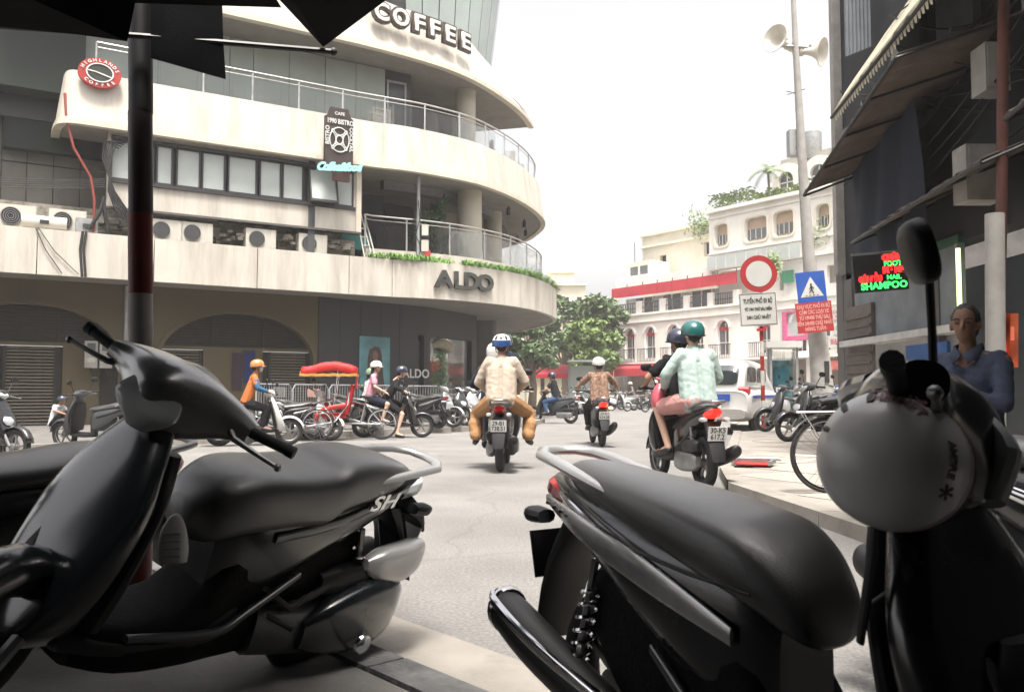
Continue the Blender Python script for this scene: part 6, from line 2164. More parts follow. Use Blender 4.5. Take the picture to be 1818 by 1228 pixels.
# --- 1. centre rider in cream over ochre trousers (driver ahead of him)
M = place(893, 836, 1.0, 87)
M.translation.y += .62
scooter('dark scooter under the cream-pullover rider, ridden away in mid road', m_pgrey, M=M, lod=1, plate_txt=('29-B1', '738.51'), group='scooters being ridden along the street')
person('rider seen from behind in cream pullover, ochre trousers and blue-banded helmet', M, PILL, c_cream, c_ochre, helmet='half', hm=h_white, hband=h_blue, sleeve='long', leg='wide', vox=.010, loose=1.16,
       ex=dict(knL=(-.12, .34, .70), knR=(-.12, -.34, .70), anL=(-.26, .33, .40), anR=(-.26, -.33, .40), toeL=(-.12, .36, .34), toeR=(-.12, -.36, .34), elL=(-.36, .29, 1.10), elR=(-.36, -.29, 1.10), haL=(-.22, .18, .98), haR=(-.22, -.18, .98)))
person('driver in dark shirt and cream full helmet, half hidden ahead of the cream-pullover rider', M @ T(.02, .11, -.03), RIDE, c_navy, c_grey, helmet='full', hm=h_white, sleeve='long', vox=.014,
       ex=dict(haL=(.245, .20, 1.06), haR=(.245, -.42, 1.06)))
hb_ = thing('helmet_stripe', 'tmp', 'tmp')
bpy.data.objects.remove(hb_)
# person on foot further away with dark cap
def standing(label, px, D, sc_, shirt, tr, helmet=None, hm=None, head=90, **k):
    pose = dict(hip=(0, 0, .92), chest=(0, 0, 1.28), neck=(0, 0, 1.46), head=(.03, 0, 1.60), sh=(0, .18, 1.40), el=(.02, .24, 1.12), ha=(.10, .24, .88), kn=(.03, .10, .50), an=(0, .10, .08), toe=(.13, .11, .04))
    return person(label, Matrix.Translation((D * (px - 909) / F, D, k.pop('z', 0))) @ RZ(head) @ Matrix.Scale(sc_, 4), pose, shirt, tr, helmet=helmet, hm=hm, **k)


standing('tall pedestrian in dark cap and dark clothes behind the white-helmeted driver', 898, 17.0, 1.22, c_navy, c_blackc, 'half', h_dark, 100, vox=.02)

# --- 2. brown patterned shirt rider
M = place(1066, 792, 1.0, 92)
M.translation.y += .62
scooter('dark scooter with glowing amber right indicator and white plate, ridden away right of centre', m_pgrey, M=M, lod=1, plate_txt=('29-H1', '624.08'), lit=2, group='scooters being ridden along the street')
person('rider seen from behind in brown patterned shirt and white cap helmet, right of centre', M, RIDE | dict(hip=(-.34, 0, .84), chest=(-.26, 0, 1.18), neck=(-.22, 0, 1.37), head=(-.2, 0, 1.48), sh=(-.24, .18, 1.31), el=(-.08, .36, 1.10), ha=(.20, .34, 1.03), kn=(.12, .19, .70), an=(.06, .17, .36)), c_brownp, c_blackc,
       helmet='cap', hm=h_white, sleeve='short', vox=.012)
# --- 3. two riders, black tee and mint jacket
M = place(1256, 868, 1.0, 100)
M.translation += Vector((-.15, .62, 0))
scooter('black scooter with lit red tail lamp carrying the mint-jacket passenger, right of the road', m_pblack, M=M, lod=1, plate_txt=('30-K5', '617.2'), lit=1, group='scooters being ridden along the street')
person('scooter driver in black t-shirt and dark blue helmet, turned slightly left', M, RIDE, c_blackc, c_blackc, helmet='half', hm=h_dark, sleeve='short', vox=.011, yaw=14, ex=dict(elL=(.06, .34, 1.12), haL=(.25, .30, 1.05)))
person('passenger seen from behind in loose pale mint jacket and teal helmet', M, PILL, c_mint, cloth_m('pale_pink_shorts', (.50, .26, .24)), helmet='half', hm=h_teal, sleeve='long', leg='shorts', vox=.010, loose=1.15, skin=m_skin_pale,
       ex=dict(knL=(-.06, .28, .80), knR=(-.06, -.28, .80), elL=(-.36, .29, 1.14), haL=(-.12, .22, 1.02)))
bgp = thing('pink_bag', 'pink plastic bag held between the black-shirted driver and the mint-jacket passenger', 'bag')
bgp.matrix_basis = M.copy()
b = MB().loft([(.78, -.06, .26, .06, .05), (.86, -.05, .27, .10, .07), (.98, -.05, .26, .08, .06), (1.06, -.05, .25, .02, .02)], 'z', 14, 4).build('sack', mat('pink_plastic', (.55, .10, .14), .4, var=.2, bump=.5, bscale=30), bgp)
MB().tube([(-.05, .25, 1.05), (-.05, .28, 1.12), (-.08, .24, 1.10)], .01, 6).build('bag_handle', MATS['pink_plastic'], bgp)

# --- 4. orange-shirted rider on white scooter, left, side on facing right
M = place(452, 790, .96, 18)
scooter('white scooter in profile ridden by the person in orange, behind the near pale cowl', m_pwhite, M=M, lod=1, group='scooters being ridden along the street')
person('rider in orange shirt with blue sleeves and orange helmet, in profile on the white scooter', M, RIDE, c_orange, c_blackc, helmet='cap', hm=h_orange, sleeve='short', vox=.012, mask=m_polewhite)
for s in (-1, 1):
    pass
# blue sleeves worn by that rider
bsl = [o for o in bpy.data.objects if o.get('label', '').startswith('rider in orange')][0]
for s in (-1, 1):
    MB().capsule((0.03, .23 * s, 1.22), .056, (.06, .30 * s, 1.10), .052).capsule((.06, .30 * s, 1.10), .05, (.22, .31 * s, 1.035), .036).build('sleeve', c_teal, bsl)

# --- 5. cyclo with red hood
def cyclo(M):
    t = thing('cyclo', 'three-wheeled cyclo rickshaw with red seat and fringed red hood parked by the barriers', 'cyclo')
    t.matrix_basis = M
    def spoked(x, y, r=.33):
        W_ = T(x, y, r) @ RX(90)
        w_ = MB(W_).lathe([(.02, -.05), (.03, 0), (.02, .05)], 10, caps=True).build('wheel', m_chrome, t)
        MB(W_).lathe([(r - .018 + .018 * math.cos(R(a)), .018 * math.sin(R(a))) for a in range(0, 360, 45)], 32, closed=True).build('tyre', m_rubber, w_)
        q = MB(W_).lathe([(r - .05, -.012), (r - .03, -.014), (r - .03, .014), (r - .05, .012)], 32, closed=True)
        for k in range(24):
            a = 2 * PI * k / 24
            q.tube([(.02 * math.cos(a + .6), .02 * math.sin(a + .6), .02 * (-1) ** k), ((r - .04) * math.cos(a), (r - .04) * math.sin(a), 0)], .003, 4)
        q.build('rim', m_chrome, w_)
    spoked(.35, .42)
    spoked(.35, -.42)
    spoked(-.95, 0)
    for s in (-1, 1):
        MB().tube([(.75, .30 * s, .28), (.62, .33 * s, .30), (.35, .36 * s, .33), (0, .34 * s, .40), (-.25, .30 * s, .75), (-.28, .30 * s, 1.0)], .018, 8).build('frame_tube', m_chrome, t)
        fd_ = [(.35 + .37 * math.cos(R(a)), .42 * s, .33 + .37 * math.sin(R(a))) for a in range(20, 171, 15)]
        MB().tube(fd_, .028, 8, flat=.4).build('mudguard', m_chrome, t)
        MB().tube([(.05, .33 * s, .62), (-.02, .34 * s, 1.2), (-.05, .36 * s, 1.52)], .012, 6).tube([(-.05, .36 * s, 1.5), (.15, .36 * s, 1.42), (-.2, .36 * s, 1.35)], .008, 6).build('hood_stay', m_chrome, t)
        MB().loft([(-.2, .33 * s, .72, .03, .06), (.1, .34 * s, .68, .04, .05), (.35, .34 * s, .60, .03, .04)], 'x', 10, 3).build('armrest', m_redcloth, t)
    MB().tube([(-.1, 0, .35), (-.95, 0, .33)], .02, 8).tube([(-.5, 0, .34), (-.62, 0, .85)], .018, 8).tube([(-.95, 0, .33), (-.62, 0, .72)], .014, 8).build('rear_frame', m_galv, t)
    MB().loft([(-.74, 0, .90, .08, .03), (-.62, 0, .91, .10, .035), (-.48, 0, .90, .03, .02)], 'x', 12, 3).build('saddle', m_black, t)
    MB().loft([(-.2, 0, .52, .28, .06, 5), (.42, 0, .50, .30, .07, 5)], 'x', 20, 2).build('seat', m_redcloth, t)
    MB(T(-.2, 0, .55) @ RY(-14)).loft([(0, 0, 0, .06, .29, 5), (.62, 0, 0, .05, .30, 5)], 'z', 20, 2).build('backrest', m_redcloth, t)
    MB().loft([(.42, 0, .24, .28, .015, 5), (.82, 0, .22, .25, .015, 5)], 'x', 16, 1).build('footboard', m_galv, t)
    MB().loft([(.40, 0, .36, .28, .12, 5), (.44, 0, .36, .28, .12, 5)], 'x', 16, 1).build('front_panel', m_redcloth, t)
    # hood: ribbed vault open in front
    hv = MB()
    vs, fs = [], []
    nx, ny = 12, 10
    for i in range(nx + 1):
        u = i / nx
        x = -.42 + 1.12 * u
        for j in range(ny + 1):
            v = -1 + 2 * j / ny
            z = 1.50 + .11 * math.sin(PI * min(1, u * 1.15)) + .03 * (1 - v * v) - .17 * abs(v) ** 10
            z += .012 * abs(math.sin(u * PI * 4))
            vs.append((x, .40 * v, z))
    for i in range(nx):
        for j in range(ny):
            q = i * (ny + 1) + j
            fs.append((q, q + 1, q + ny + 2, q + ny + 1))
    o = hv.add(vs, fs).build('hood', m_redcloth, t)
    o.modifiers.new('thick', 'SOLIDIFY').thickness = .015
    MB().box((-.42, 0, 1.30), (.02, .74, .44)).build('hood_back', m_redcloth, t, smooth=False)
    fr_ = MB()
    n = 40
    per = [(-.43 + 1.14 * k / n, s * .405) for s in (-1, 1) for k in range(n + 1)]
    for x, y in per:
        fr_.box((x, y, 1.355 + .006 * math.sin(x * 30)), (.028, .012, .055))
    for k in range(26):
        fr_.box((.71, -.4 + .8 * k / 25, 1.40), (.012, .028, .06))
    fr_.build('fringe', mat('gold_fringe', (.48, .26, .05), .6, var=.2), t, smooth=False, kind='stuff')
    return t


cyclo(place(598, 774, .98, 188, D=17.6))
# cyclo driver in green pith helmet beside it
def seated(label, M, shirt, tr, **k):
    pose = dict(hip=(0, 0, .50), chest=(.02, 0, .86), neck=(.04, 0, 1.04), head=(.07, 0, 1.16), sh=(.02, .18, .98), el=(.12, .24, .74), ha=(.30, .14, .62), kn=(.42, .14, .50), an=(.40, .14, .10), toe=(.54, .15, .04))
    pose.update(k.pop('pose', {}))
    return person(label, M, pose, shirt, tr, **k)


seated('seated man in white shirt and green pith helmet just right of the cyclo', place(655, 765, 1.0, 30, D=19.0) @ T(0, 0, .22), c_white, cloth_m('khaki_cotton', (.28, .25, .18)), helmet='half', hm=h_green, vox=.016)
stl = thing('low_stool', 'low wooden stool under the man in the green pith helmet', 'stool')
stl.matrix_basis = place(655, 765, 1.0, 30, D=19.0) @ T(0, 0, .12)
MB().box((0, 0, .46), (.34, .34, .05)).build('seat', m_bark, stl, smooth=False)
for a in (-.13, .13):
    for b_ in (-.13, .13):
        MB().box((a, b_, .22), (.04, .04, .44)).build('leg', m_bark, stl, smooth=False)

# --- 6. couple on black scooter
M = place(697, 772, .98, 8, D=18.6)
scooter('black silver-trimmed scooter in profile carrying the couple beside the cyclo', m_pblack, M=M, lod=1, stripe=m_chrome, group='scooters being ridden along the street', plate_txt=None)
person('passenger in pink t-shirt, dark shorts and white helmet on the kerbside scooter', M, PILL, c_pink, c_navy, skin=m_skin_pale, helmet='cap', hm=h_white, sleeve='short', leg='shorts', vox=.013, yaw=-10, longhair=True)
person('driver dressed all in black with dark helmet, leaning forward on the kerbside scooter', M, RIDE | dict(chest=(.06, 0, 1.16), neck=(.14, 0, 1.33), head=(.20, 0, 1.44), sh=(.10, .175, 1.26)), c_blackc, c_blackc, skin=m_skin_pale, helmet='half', hm=h_dark, sleeve='long', leg='shorts', vox=.013,
       ex=dict(anR=(.10, -.30, .10), knR=(.22, -.26, .52), toeR=(.24, -.32, .05)))

# --- 7. rider in jeans crossing leftwards
M = place(982, 748, 1.0, 150, D=27.5)
scooter('grey scooter with white leg shield crossing leftwards behind the cream-pullover rider', m_pgrey, M=M, lod=0, group='scooters being ridden along the street')
person('rider in dark top, blue jeans and dark helmet crossing leftwards in the middle distance', M, RIDE, c_blackc, c_denim, helmet='half', hm=h_dark, vox=.018, face=0)
M = place(1120, 725, 1.0, 200, D=50)
scooter('small distant scooter heading left in front of the red awning', m_pgrey, M=M, lod=0, group='scooters being ridden along the street')
person('small distant rider in grey with white helmet, in front of the red awning', M, RIDE, c_grey, c_grey, helmet='half', hm=h_white, vox=.025, face=0)
M = place(1165, 730, 1.0, 200, D=44)
scooter('distant dark scooter beside the black-shirted driver', m_pblack, M=M, lod=0, group='scooters being ridden along the street')
person('distant rider in maroon top and pale helmet just left of the black-shirted driver', M, RIDE, cloth_m('maroon', (.18, .03, .06)), c_grey, helmet='half', hm=h_white, vox=.025, face=0)
# far-left squatting person
M = place(98, 745, .85, -10, D=20.2) @ T(0, 0, .0)
seated('crouching person in white shirt and dark blue cap at the far left', M @ T(0, 0, .12 - .28), c_white, c_blackc, helmet='cap', hm=h_dark, vox=.016, pose=dict(hip=(0, 0, .45), kn=(.32, .14, .72), an=(.22, .14, .36), toe=(.36, .15, .31), el=(.22, .22, .80), ha=(.48, .16, .72), chest=(.10, 0, .82), neck=(.18, 0, .98), head=(.24, 0, 1.08), sh=(.14, .18, .94)))

# --- parked row along the corner pavement
row = [(545, 772, 17.6, -28, m_pwhite, 'white scooter parked facing right, between the orange rider and the cyclo'),
       (505, 775, 17.2, -150, m_pblack, 'dark scooter parked low beside the barriers left of the cyclo'),
       (628, 768, 19.8, -40, m_pgrey, 'grey scooter half hidden behind the cyclo'),
       (745, 764, 21.0, 150, m_pblack, 'black scooter parked just in front of the couple, facing away left'),
       (770, 762, 21.6, -35, m_psilver, 'silver-tailed scooter parked beneath the shop window'),
       (800, 762, 22.4, -50, m_pblack, 'black scooter parked below the lit green window display'),
       (822, 760, 23.0, -60, m_psilver, 'silver scooter parked against the grey pillar base'),
       (845, 758, 24.0, -70, m_pblack, 'black scooter parked closest to the grey pillar'),
       (862, 752, 26.5, -60, m_pred, 'dark red scooter parked behind the grey pillar group'),
       (835, 748, 27.5, 110, m_pgrey, 'grey scooter parked deepest beside the shop corner')]
for px, py, D, hd, mc, lb in row:
    scooter(lb, mc, M=place(px, py, .95, hd, lean=6, D=D) @ T(0, 0, .12 if D > 18.5 else 0.0), lod=1 if D < 22 else 0, group='scooters parked along the corner pavement', stripe=m_psilver, steer=rnd.choice((-25, 0, 20)))
# distant clutter
far = [(1008, 40, 10, m_pwhite), (1022, 41, 30, m_psilver), (1035, 43, 160, m_pred), (1048, 42, 20, m_pwhite), (1000, 46, 200, m_pblack), (1018, 47, 190, m_pgrey), (1092, 46, 10, m_pwhite), (1106, 48, 190, m_psilver), (1085, 52, 20, m_pblack)]
fl = ['white scooter in the distant parked cluster, leftmost', 'silver scooter in the distant parked cluster', 'red scooter in the distant parked cluster', 'white scooter in the distant parked cluster beside the brown-shirted rider', 'black scooter at the back left of the distant cluster', 'grey scooter at the back of the distant cluster',
      'white scooter parked under the left end of the red awning', 'silver scooter parked under the red awning', 'black scooter furthest away beneath the red awning']
for (px, D, hd, mc), lb in zip(far, fl):
    scooter(lb, mc, M=place(px, 0, 1.0, hd, D=D), lod=0, group='scooters parked far down the street')
# right side parked
rrow = [(1452, 768, 15.5, 196, m_pblack, 1, 'black scooter with long dark seat parked on the right pavement slabs'),
        (1405, 752, 19.5, 188, m_pgrey, 1, 'grey scooter parked behind the black one on the right pavement'),
        (1500, 752, 20.0, 200, m_pblue, 0, 'dark blue scooter parked under the red notice'),
        (1400, 745, 23.0, 15, m_psilver, 0, 'silver scooter parked in front of the glass kiosk'),
        (1530, 745, 24.0, 170, m_pblack, 0, 'black scooter furthest right behind the white hanging helmet')]
for px, py, D, hd, mc, ld_, lb in rrow:
    scooter(lb, mc, M=place(px, py, 1.0, hd, lean=6, D=D) @ T(0, 0, .09), lod=ld_, group='scooters parked on the right pavement', stripe=m_chrome if mc == m_pblack else None)

for px, D, hd, mc, lb in ((-40, 11.5, -15, m_pblack, 'dark scooter parked at the kerb, cut by the left edge above the near scooter'), (175, 14.5, 165, m_pgrey, 'dark grey scooter parked at the kerb behind the near pale cowl')):
    scooter(lb, mc, M=place(px, 0, .95, hd, lean=6, D=D), lod=1, group='scooters parked along the corner pavement')

# --- white SUV
def car(M):
    t = thing('parked_car', 'white car with blue stripe and red tail lamps standing behind the mint-jacket passenger', 'car')
    t.matrix_basis = M
    MB().loft([(-2.2, 0, .72, .78, .26, 5), (-2.12, 0, .70, .88, .36, 5), (-1.2, 0, .68, .92, .40, 5), (.6, 0, .68, .92, .40, 5), (1.6, 0, .62, .90, .34, 5), (2.2, 0, .55, .80, .22, 4)], 'x', 28, 4).build('body', m_pwhite, t)
    MB().loft([(-2.10, 0, 1.05, .76, .12, 5), (-1.95, 0, 1.32, .74, .34, 4.5), (-1.5, 0, 1.38, .74, .38, 4.5), (.1, 0, 1.38, .74, .38, 4.5), (.7, 0, 1.2, .76, .22, 4.5), (1.2, 0, 1.02, .78, .06, 4.5)], 'x', 28, 4).build('cabin', m_pwhite, t)
    MB().loft([(-2.125, 0, 1.32, .60, .17, 5), (-2.02, 0, 1.42, .62, .20, 5)], 'x', 20, 1).build('rear_window', m_darkglass, t)
    for s in (-1, 1):
        MB().loft([(s * .745, -1.3, 1.40, .45, .19, 5), (s * .757, -1.3, 1.40, .43, .18, 5)], 'y', 20, 1).build('side_window', m_darkglass, t)
        MB().loft([(s * .745, -.2, 1.40, .5, .19, 5), (s * .757, -.2, 1.40, .48, .18, 5)], 'y', 20, 1).build('side_window', m_darkglass, t)
        MB().loft([(s * .62, -2.13, .98, .07, .13, 3), (s * .86, -2.06, .98, .10, .13, 3)], 'y', 14, 2).build('tail_light', m_redglass, t)
        MB().loft([(s * .905, -.3, .88, 1.7, .035, 5), (s * .93, -.3, .88, 1.7, .035, 5)], 'y', 16, 1).build('stripe', m_signblue, t)
        for x in (-1.35, 1.35):
            wheel(t, x, .34, .09, y=s * .80, mrim=m_alloy)
        MB().loft([(s * .93, .75, 1.05, .1, .07, 3), (s * 1.05, .75, 1.05, .08, .06, 3)], 'y', 12, 1).build('wing_mirror', m_pwhite, t)
    MB().box((-2.24, 0, .86), (.015, .9, .16)).build('stripe', m_signblue, t, smooth=False)
    MB().loft([(-2.28, 0, .48, .8, .12, 5), (-2.1, 0, .48, .9, .14, 5)], 'x', 20, 1).build('bumper', m_polegrey, t)
    MB().box((-2.27, 0, .68), (.015, .5, .12)).build('number_plate', m_plate, t, smooth=False)
    return t


car(place(1303, 758, 1.0, 62, D=20.5) @ T(1.4, .35, 0))
# yellow taxi roof light / second car roof hint
# --- bicycle on the right
def bicycle(M):
    t = thing('bicycle', 'bicycle with black tyres standing on the right pavement edge, half hidden by the white helmet', 'bicycle')
    t.matrix_basis = M
    for x in (0, 1.02):
        W_ = T(x, 0, .33) @ RX(90)
        w_ = MB(W_).lathe([(.015, -.05), (.022, 0), (.015, .05)], 10, caps=True).build('wheel', m_galv, t)
        MB(W_).lathe([(.312 + .018 * math.cos(R(a)), .018 * math.sin(R(a))) for a in range(0, 360, 45)], 40, closed=True).build('tyre', m_rubber, w_)
        q = MB(W_).lathe([(.285, -.012), (.298, -.014), (.298, .014), (.285, .012)], 40, closed=True)
        for k in range(28):
            a = 2 * PI * k / 28
            q.tube([(.02 * math.cos(a + .7), .02 * math.sin(a + .7), .025 * (-1) ** k), (.29 * math.cos(a), .29 * math.sin(a), 0)], .0014, 3)
        q.build('rim', m_chrome, w_)
        MB().tube([(x + .36 * math.cos(R(a)), 0, .33 + .36 * math.sin(R(a))) for a in range(30, 151, 15)], .022, 8, flat=.35).build('mudguard', m_galv, t)
    fr_ = MB()
    bb_, hd_, st_ = (.43, 0, .29), (.86, 0, .80), (.30, 0, .78)
    fr_.tube([bb_, (.84, 0, .62)], .016, 8).tube([bb_, (.30, 0, .72)], .015, 8).tube([(.84, 0, .76), (.31, 0, .68)], .014, 8)
    for s in (-.05, .05):
        fr_.tube([(0, s, .33), (bb_[0], s * .4, bb_[2])], .009, 6).tube([(0, s, .33), (.31, 0, .68)], .008, 6).tube([(1.02, s, .33), (.88, s * .6, .66)], .012, 6)
    fr_.tube([(.88, 0, .66), (.83, 0, .88)], .016, 8)
    fr_.build('frame', m_pblue, t)
    MB().loft([(.18, 0, .86, .08, .02), (.28, 0, .865, .07, .03), (.42, 0, .86, .02, .015)], 'x', 12, 3).tube([(.30, 0, .70), (.29, 0, .85)], .013, 8).build('saddle', m_black, t)
    MB().tube([(.72, -.28, .98), (.80, -.2, .99), (.83, 0, .93), (.80, .2, .99), (.72, .28, .98)], .012, 8).tube([(.83, 0, .86), (.83, 0, .93)], .013, 8).build('handlebar', m_chrome, t)
    MB().loft([(-.28, 0, .70, .06, .008, 5), (.2, 0, .71, .06, .008, 5)], 'x', 12, 1).tube([(-.22, .05, .70), (0, .06, .33)], .006, 5).tube([(-.22, -.05, .70), (0, -.06, .33)], .006, 5).build('carrier', m_chrome, t)
    ck = MB(T(*bb_) @ RX(90)).lathe([(.07, 0), (.09, 0), (.09, .006), (.07, .006)], 24, closed=True).build('chainring', m_galv, t)
    MB().tube([(bb_[0], .06, bb_[2]), (bb_[0] + .12, .07, bb_[2] - .12)], .009, 6).tube([(bb_[0], -.06, bb_[2]), (bb_[0] - .12, -.07, bb_[2] + .12)], .009, 6).build('crank', m_galv, t)
    for s, x, z in ((1, .12, -.12), (-1, -.12, .12)):
        MB().box((bb_[0] + x, s * .11, bb_[2] + z), (.08, .08, .02)).build('pedal', m_black, t, smooth=False)
    return t


bicycle(place(1468, 0, 1.0, -4, D=7.45) @ T(0, 0, .09))
# red folded mat with frame near the bicycle
rb_ = thing('red_tray', 'shallow red tray with pale metal frame lying on the slabs left of the bicycle', 'tray')
p = Matrix.Translation((10.2 * (1335 - 909) / F, 10.2, .115)) @ RZ(-24)
MB(p).box((0, 0, .01), (.40, .40, .012)).build('mat', m_redcloth, rb_, smooth=False)
MB(p).box((0, .2, .03), (.46, .03, .05)).box((-.21, 0, .03), (.03, .42, .05)).box((.21, 0, .03), (.03, .42, .05)).build('frame', m_galv, rb_, smooth=False)
MB(p).tube([(-.2, .25, .05), (.25, .28, .06)], .015, 6).tube([(.0, .28, .05), (.3, .1, .05)], .012, 6).build('rod', m_galv, rb_)

# --- man with folded arms on the right
MM = Matrix.Translation((2.80, 5.2, .03)) @ RZ(215)
man = dict(hip=(0, 0, .66), chest=(.02, 0, 1.02), neck=(.03, 0, 1.20), head=(.06, 0, 1.33), sh=(.0, .19, 1.13), el=(.10, .27, .86), ha=(.24, -.06, .90), kn=(.38, .18, .62), an=(.36, .18, .18), toe=(.50, .19, .12))
person('man in slate-blue collared shirt sitting with folded arms at the right edge', MM, man, c_shirtblue, c_blackc, skin=mat('skin_in_shade', (.17, .085, .05), .6, var=.1, scale=15), sleeve='long', vox=.009, face=2, yaw=18,  # skin colour deepened to stand in for the shade he sits in
       ex=dict(haL=(.25, -.10, .93), haR=(.25, .08, .87), elL=(.14, .25, .86), elR=(.14, -.25, .84), handdirL=(.0, -1, .25), handdirR=(.0, 1, .1)))
mn_ = [o for o in bpy.data.objects if o.get('label', '').startswith('man in slate-blue')][0]
cl_ = MB(T(.035, 0, 1.185))
for s in (-1, 1):
    cl_.add([(.075, .005 * s, -.03), (.02, .075 * s, .03), (-.04, .07 * s, .045), (-.03, .085 * s, .0), (.04, .09 * s, -.03), (.10, .045 * s, -.09)], [(0, 1, 4, 5), (1, 2, 3, 4)])
co = cl_.build('collar', c_shirtblue, mn_)
co.modifiers.new('thick', 'SOLIDIFY').thickness = .006
seat_m = thing('plastic_stool', 'dark plastic stool under the man with folded arms', 'stool', (2.80, 5.2, .085))
MB().box((0, 0, .48), (.36, .36, .04)).build('seat', m_black, seat_m, smooth=False)
for a in (-.14, .14):
    for b_ in (-.14, .14):
        MB().box((a, b_, .23), (.04, .04, .46)).build('leg', m_black, seat_m, smooth=False)
# ================================================================== NEAR SCOOTERS
def pose6(x, y, z, h, l, sc_, pit):
    return Matrix.Translation((x, y, z)) @ Matrix.Rotation(h, 4, 'Z') @ Matrix.Rotation(pit, 4, 'Y') @ Matrix.Rotation(-l, 4, 'X') @ Matrix.Scale(sc_, 4)


# ---- A: left scooter
MA = pose6(-1.064, 2.60, .043, -2.145, .30, .923, -.12)
seatA = [(.14, 0, .64, .06, .05, 2.6), (.09, 0, .66, .13, .10, 3), (-.02, 0, .70, .165, .105, 3.6), (-.20, 0, .72, .175, .095, 3.8), (-.34, 0, .735, .178, .10, 3.8), (-.42, 0, .775, .175, .095, 3.6), (-.56, 0, .80, .16, .085, 3.4), (-.70, 0, .815, .13, .06, 3), (-.80, 0, .825, .08, .03, 2.4)]
m_sh_dark = mat('sh_grey_paint', (.012, .015, .018), .25, .3, var=.06, scale=3, coat=1.0)
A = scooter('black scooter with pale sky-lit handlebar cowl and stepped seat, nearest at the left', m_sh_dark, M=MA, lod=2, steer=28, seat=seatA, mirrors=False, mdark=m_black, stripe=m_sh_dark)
# ---- B: right scooter
MB_ = pose6(.533, 1.64, .006, -1.07, -.008, .881, .017)
seatB = [(.11, 0, .585, .035, .02, 2.4), (.085, 0, .625, .10, .065, 2.8), (-.03, 0, .70, .145, .082, 3.4), (-.18, 0, .735, .153, .078, 3.6), (-.36, 0, .765, .140, .070, 3.4), (-.56, 0, .795, .118, .06, 3), (-.76, 0, .825, .08, .042, 2.6), (-.84, 0, .835, .03, .015, 2)]
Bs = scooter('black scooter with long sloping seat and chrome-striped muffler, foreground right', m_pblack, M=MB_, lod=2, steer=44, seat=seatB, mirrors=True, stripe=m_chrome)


def kill(o):
    for c in list(o.children):
        kill(c)
    bpy.data.objects.remove(o)


def part_named(t, nm):
    return [c for c in t.children if c.name.split('.')[0] == nm]


for o in part_named(Bs, 'handlebar_cowl'):
    o.matrix_basis = T(.27, 0, 1.0) @ Matrix.Diagonal((1.5, 1.15, 1.5, 1)) @ T(-.27, 0, -1.0)
# extra parts seen on A: silver filter cover, mud flap, emblem, label
MB().loft([(-.60, .165, .50, .02, .02, 3), (-.66, .175, .50, .045, .06, 3), (-.78, .175, .51, .055, .075, 3), (-.88, .16, .53, .045, .065, 3), (-.93, .14, .54, .02, .03, 3)], 'x', 20, 5).build('filter_cover', m_psilver, A)
MB().loft([(-.36, .17, .26, .03, .05, 3), (-.46, .19, .29, .05, .10, 3), (-.62, .20, .32, .055, .13, 3), (-.76, .19, .34, .045, .11, 3), (-.84, .17, .36, .02, .05, 3)], 'x', 20, 5).build('belt_cover', m_sh_dark, A)
m_undershade = mat('undershade_black', (.003, .003, .003), .75, var=.3, scale=20, bump=.3, bscale=80, spec=.2)  # near-black colour carries the shade beneath the near scooters
for t_ in (A, Bs):
    MB().loft([(.42, 0, .27, .10, .06, 4), (.28, 0, .26, .15, .08, 4), (.08, 0, .27, .15, .10, 4), (-.06, 0, .36, .13, .20, 4), (-.25, 0, .40, .13, .22, 4), (-.5, 0, .44, .12, .16, 4), (-.62, 0, .5, .10, .10, 4)], 'x', 20, 3).build('under_shade_fill', m_undershade, t_)  # added dark mass standing in for shade below the seat
    # foot rests, frame tubes, hoses
    for s_ in (-1, 1):
        MB().tube([(-.22, s_ * .14, .33), (-.26, s_ * .24, .32)], .012, 8).build('foot_rest', m_rubber, t_)
        MB().loft([(.30, s_ * .155, .315, .012, .012, 3), (.0, s_ * .16, .30, .012, .014, 3), (-.12, s_ * .15, .35, .012, .014, 3), (-.3, s_ * .15, .47, .010, .012, 3)], 'x', 10, 4).build('floor_edge_trim', m_pgrey, t_)
    MB().tube([(-.18, .12, .42), (-.28, .17, .36), (-.40, .16, .40), (-.52, .15, .46)], .014, 8).build('hose', m_rubber, t_)
    MB().tube([(-.15, -.12, .40), (-.22, -.15, .28), (-.34, -.14, .20)], .016, 8).build('exhaust_header', m_alloy, t_)
    # seat piping
    st_ = part_named(t_, 'seat')[0]
    for s_ in (-1, 1):
        MB().tube([(.02, s_ * .150, .665), (-.15, s_ * .168, .675), (-.34, s_ * .168, .69), (-.50, s_ * .155, .735), (-.66, s_ * .128, .775)], .0035, 6).build('piping', m_rubber, st_)
MB(T(-.62, .26, .23) @ RX(-90)).lathe([(.0, .004), (.035, .002), (.04, -.01)], 14).build('cover_bolt', m_chrome, A)
text('SH', .075, basis((-.60, .158, .735), (-1, .02, .16), (.1, 0, 1)), m_chrome, A, .003, .002, name='emblem', shear=.35, xs=1.5)
MB().loft([(-.98, .0, .60, .10, .012, 5), (-.93, 0, .66, .11, .03, 5), (-.86, 0, .70, .10, .04, 5)], 'x', 14, 2).build('tail_cover', m_black, A)
AI = MA.inverted()
pc_ = at(308, 955, 2.36)
q = MB(AI @ Matrix.Translation(pc_) @ RZ(10)).loft([(-.065, 0, 0, .036, .018, 2.6), (-.03, 0, 0, .040, .024, 2.6), (.02, 0, 0, .034, .022, 2.4), (.055, .004, 0, .018, .014, 2), (.066, .006, 0, .006, .006, 2)], 'z', 16, 4).build('hook_pouch', m_signwhite, A)
for k in range(4):
    MB(AI @ Matrix.Translation(pc_) @ RZ(10)).box((0, -.0245, -.045 + k * .02), (.045, .003, .005)).build('printed_line', m_galv, q, smooth=False)
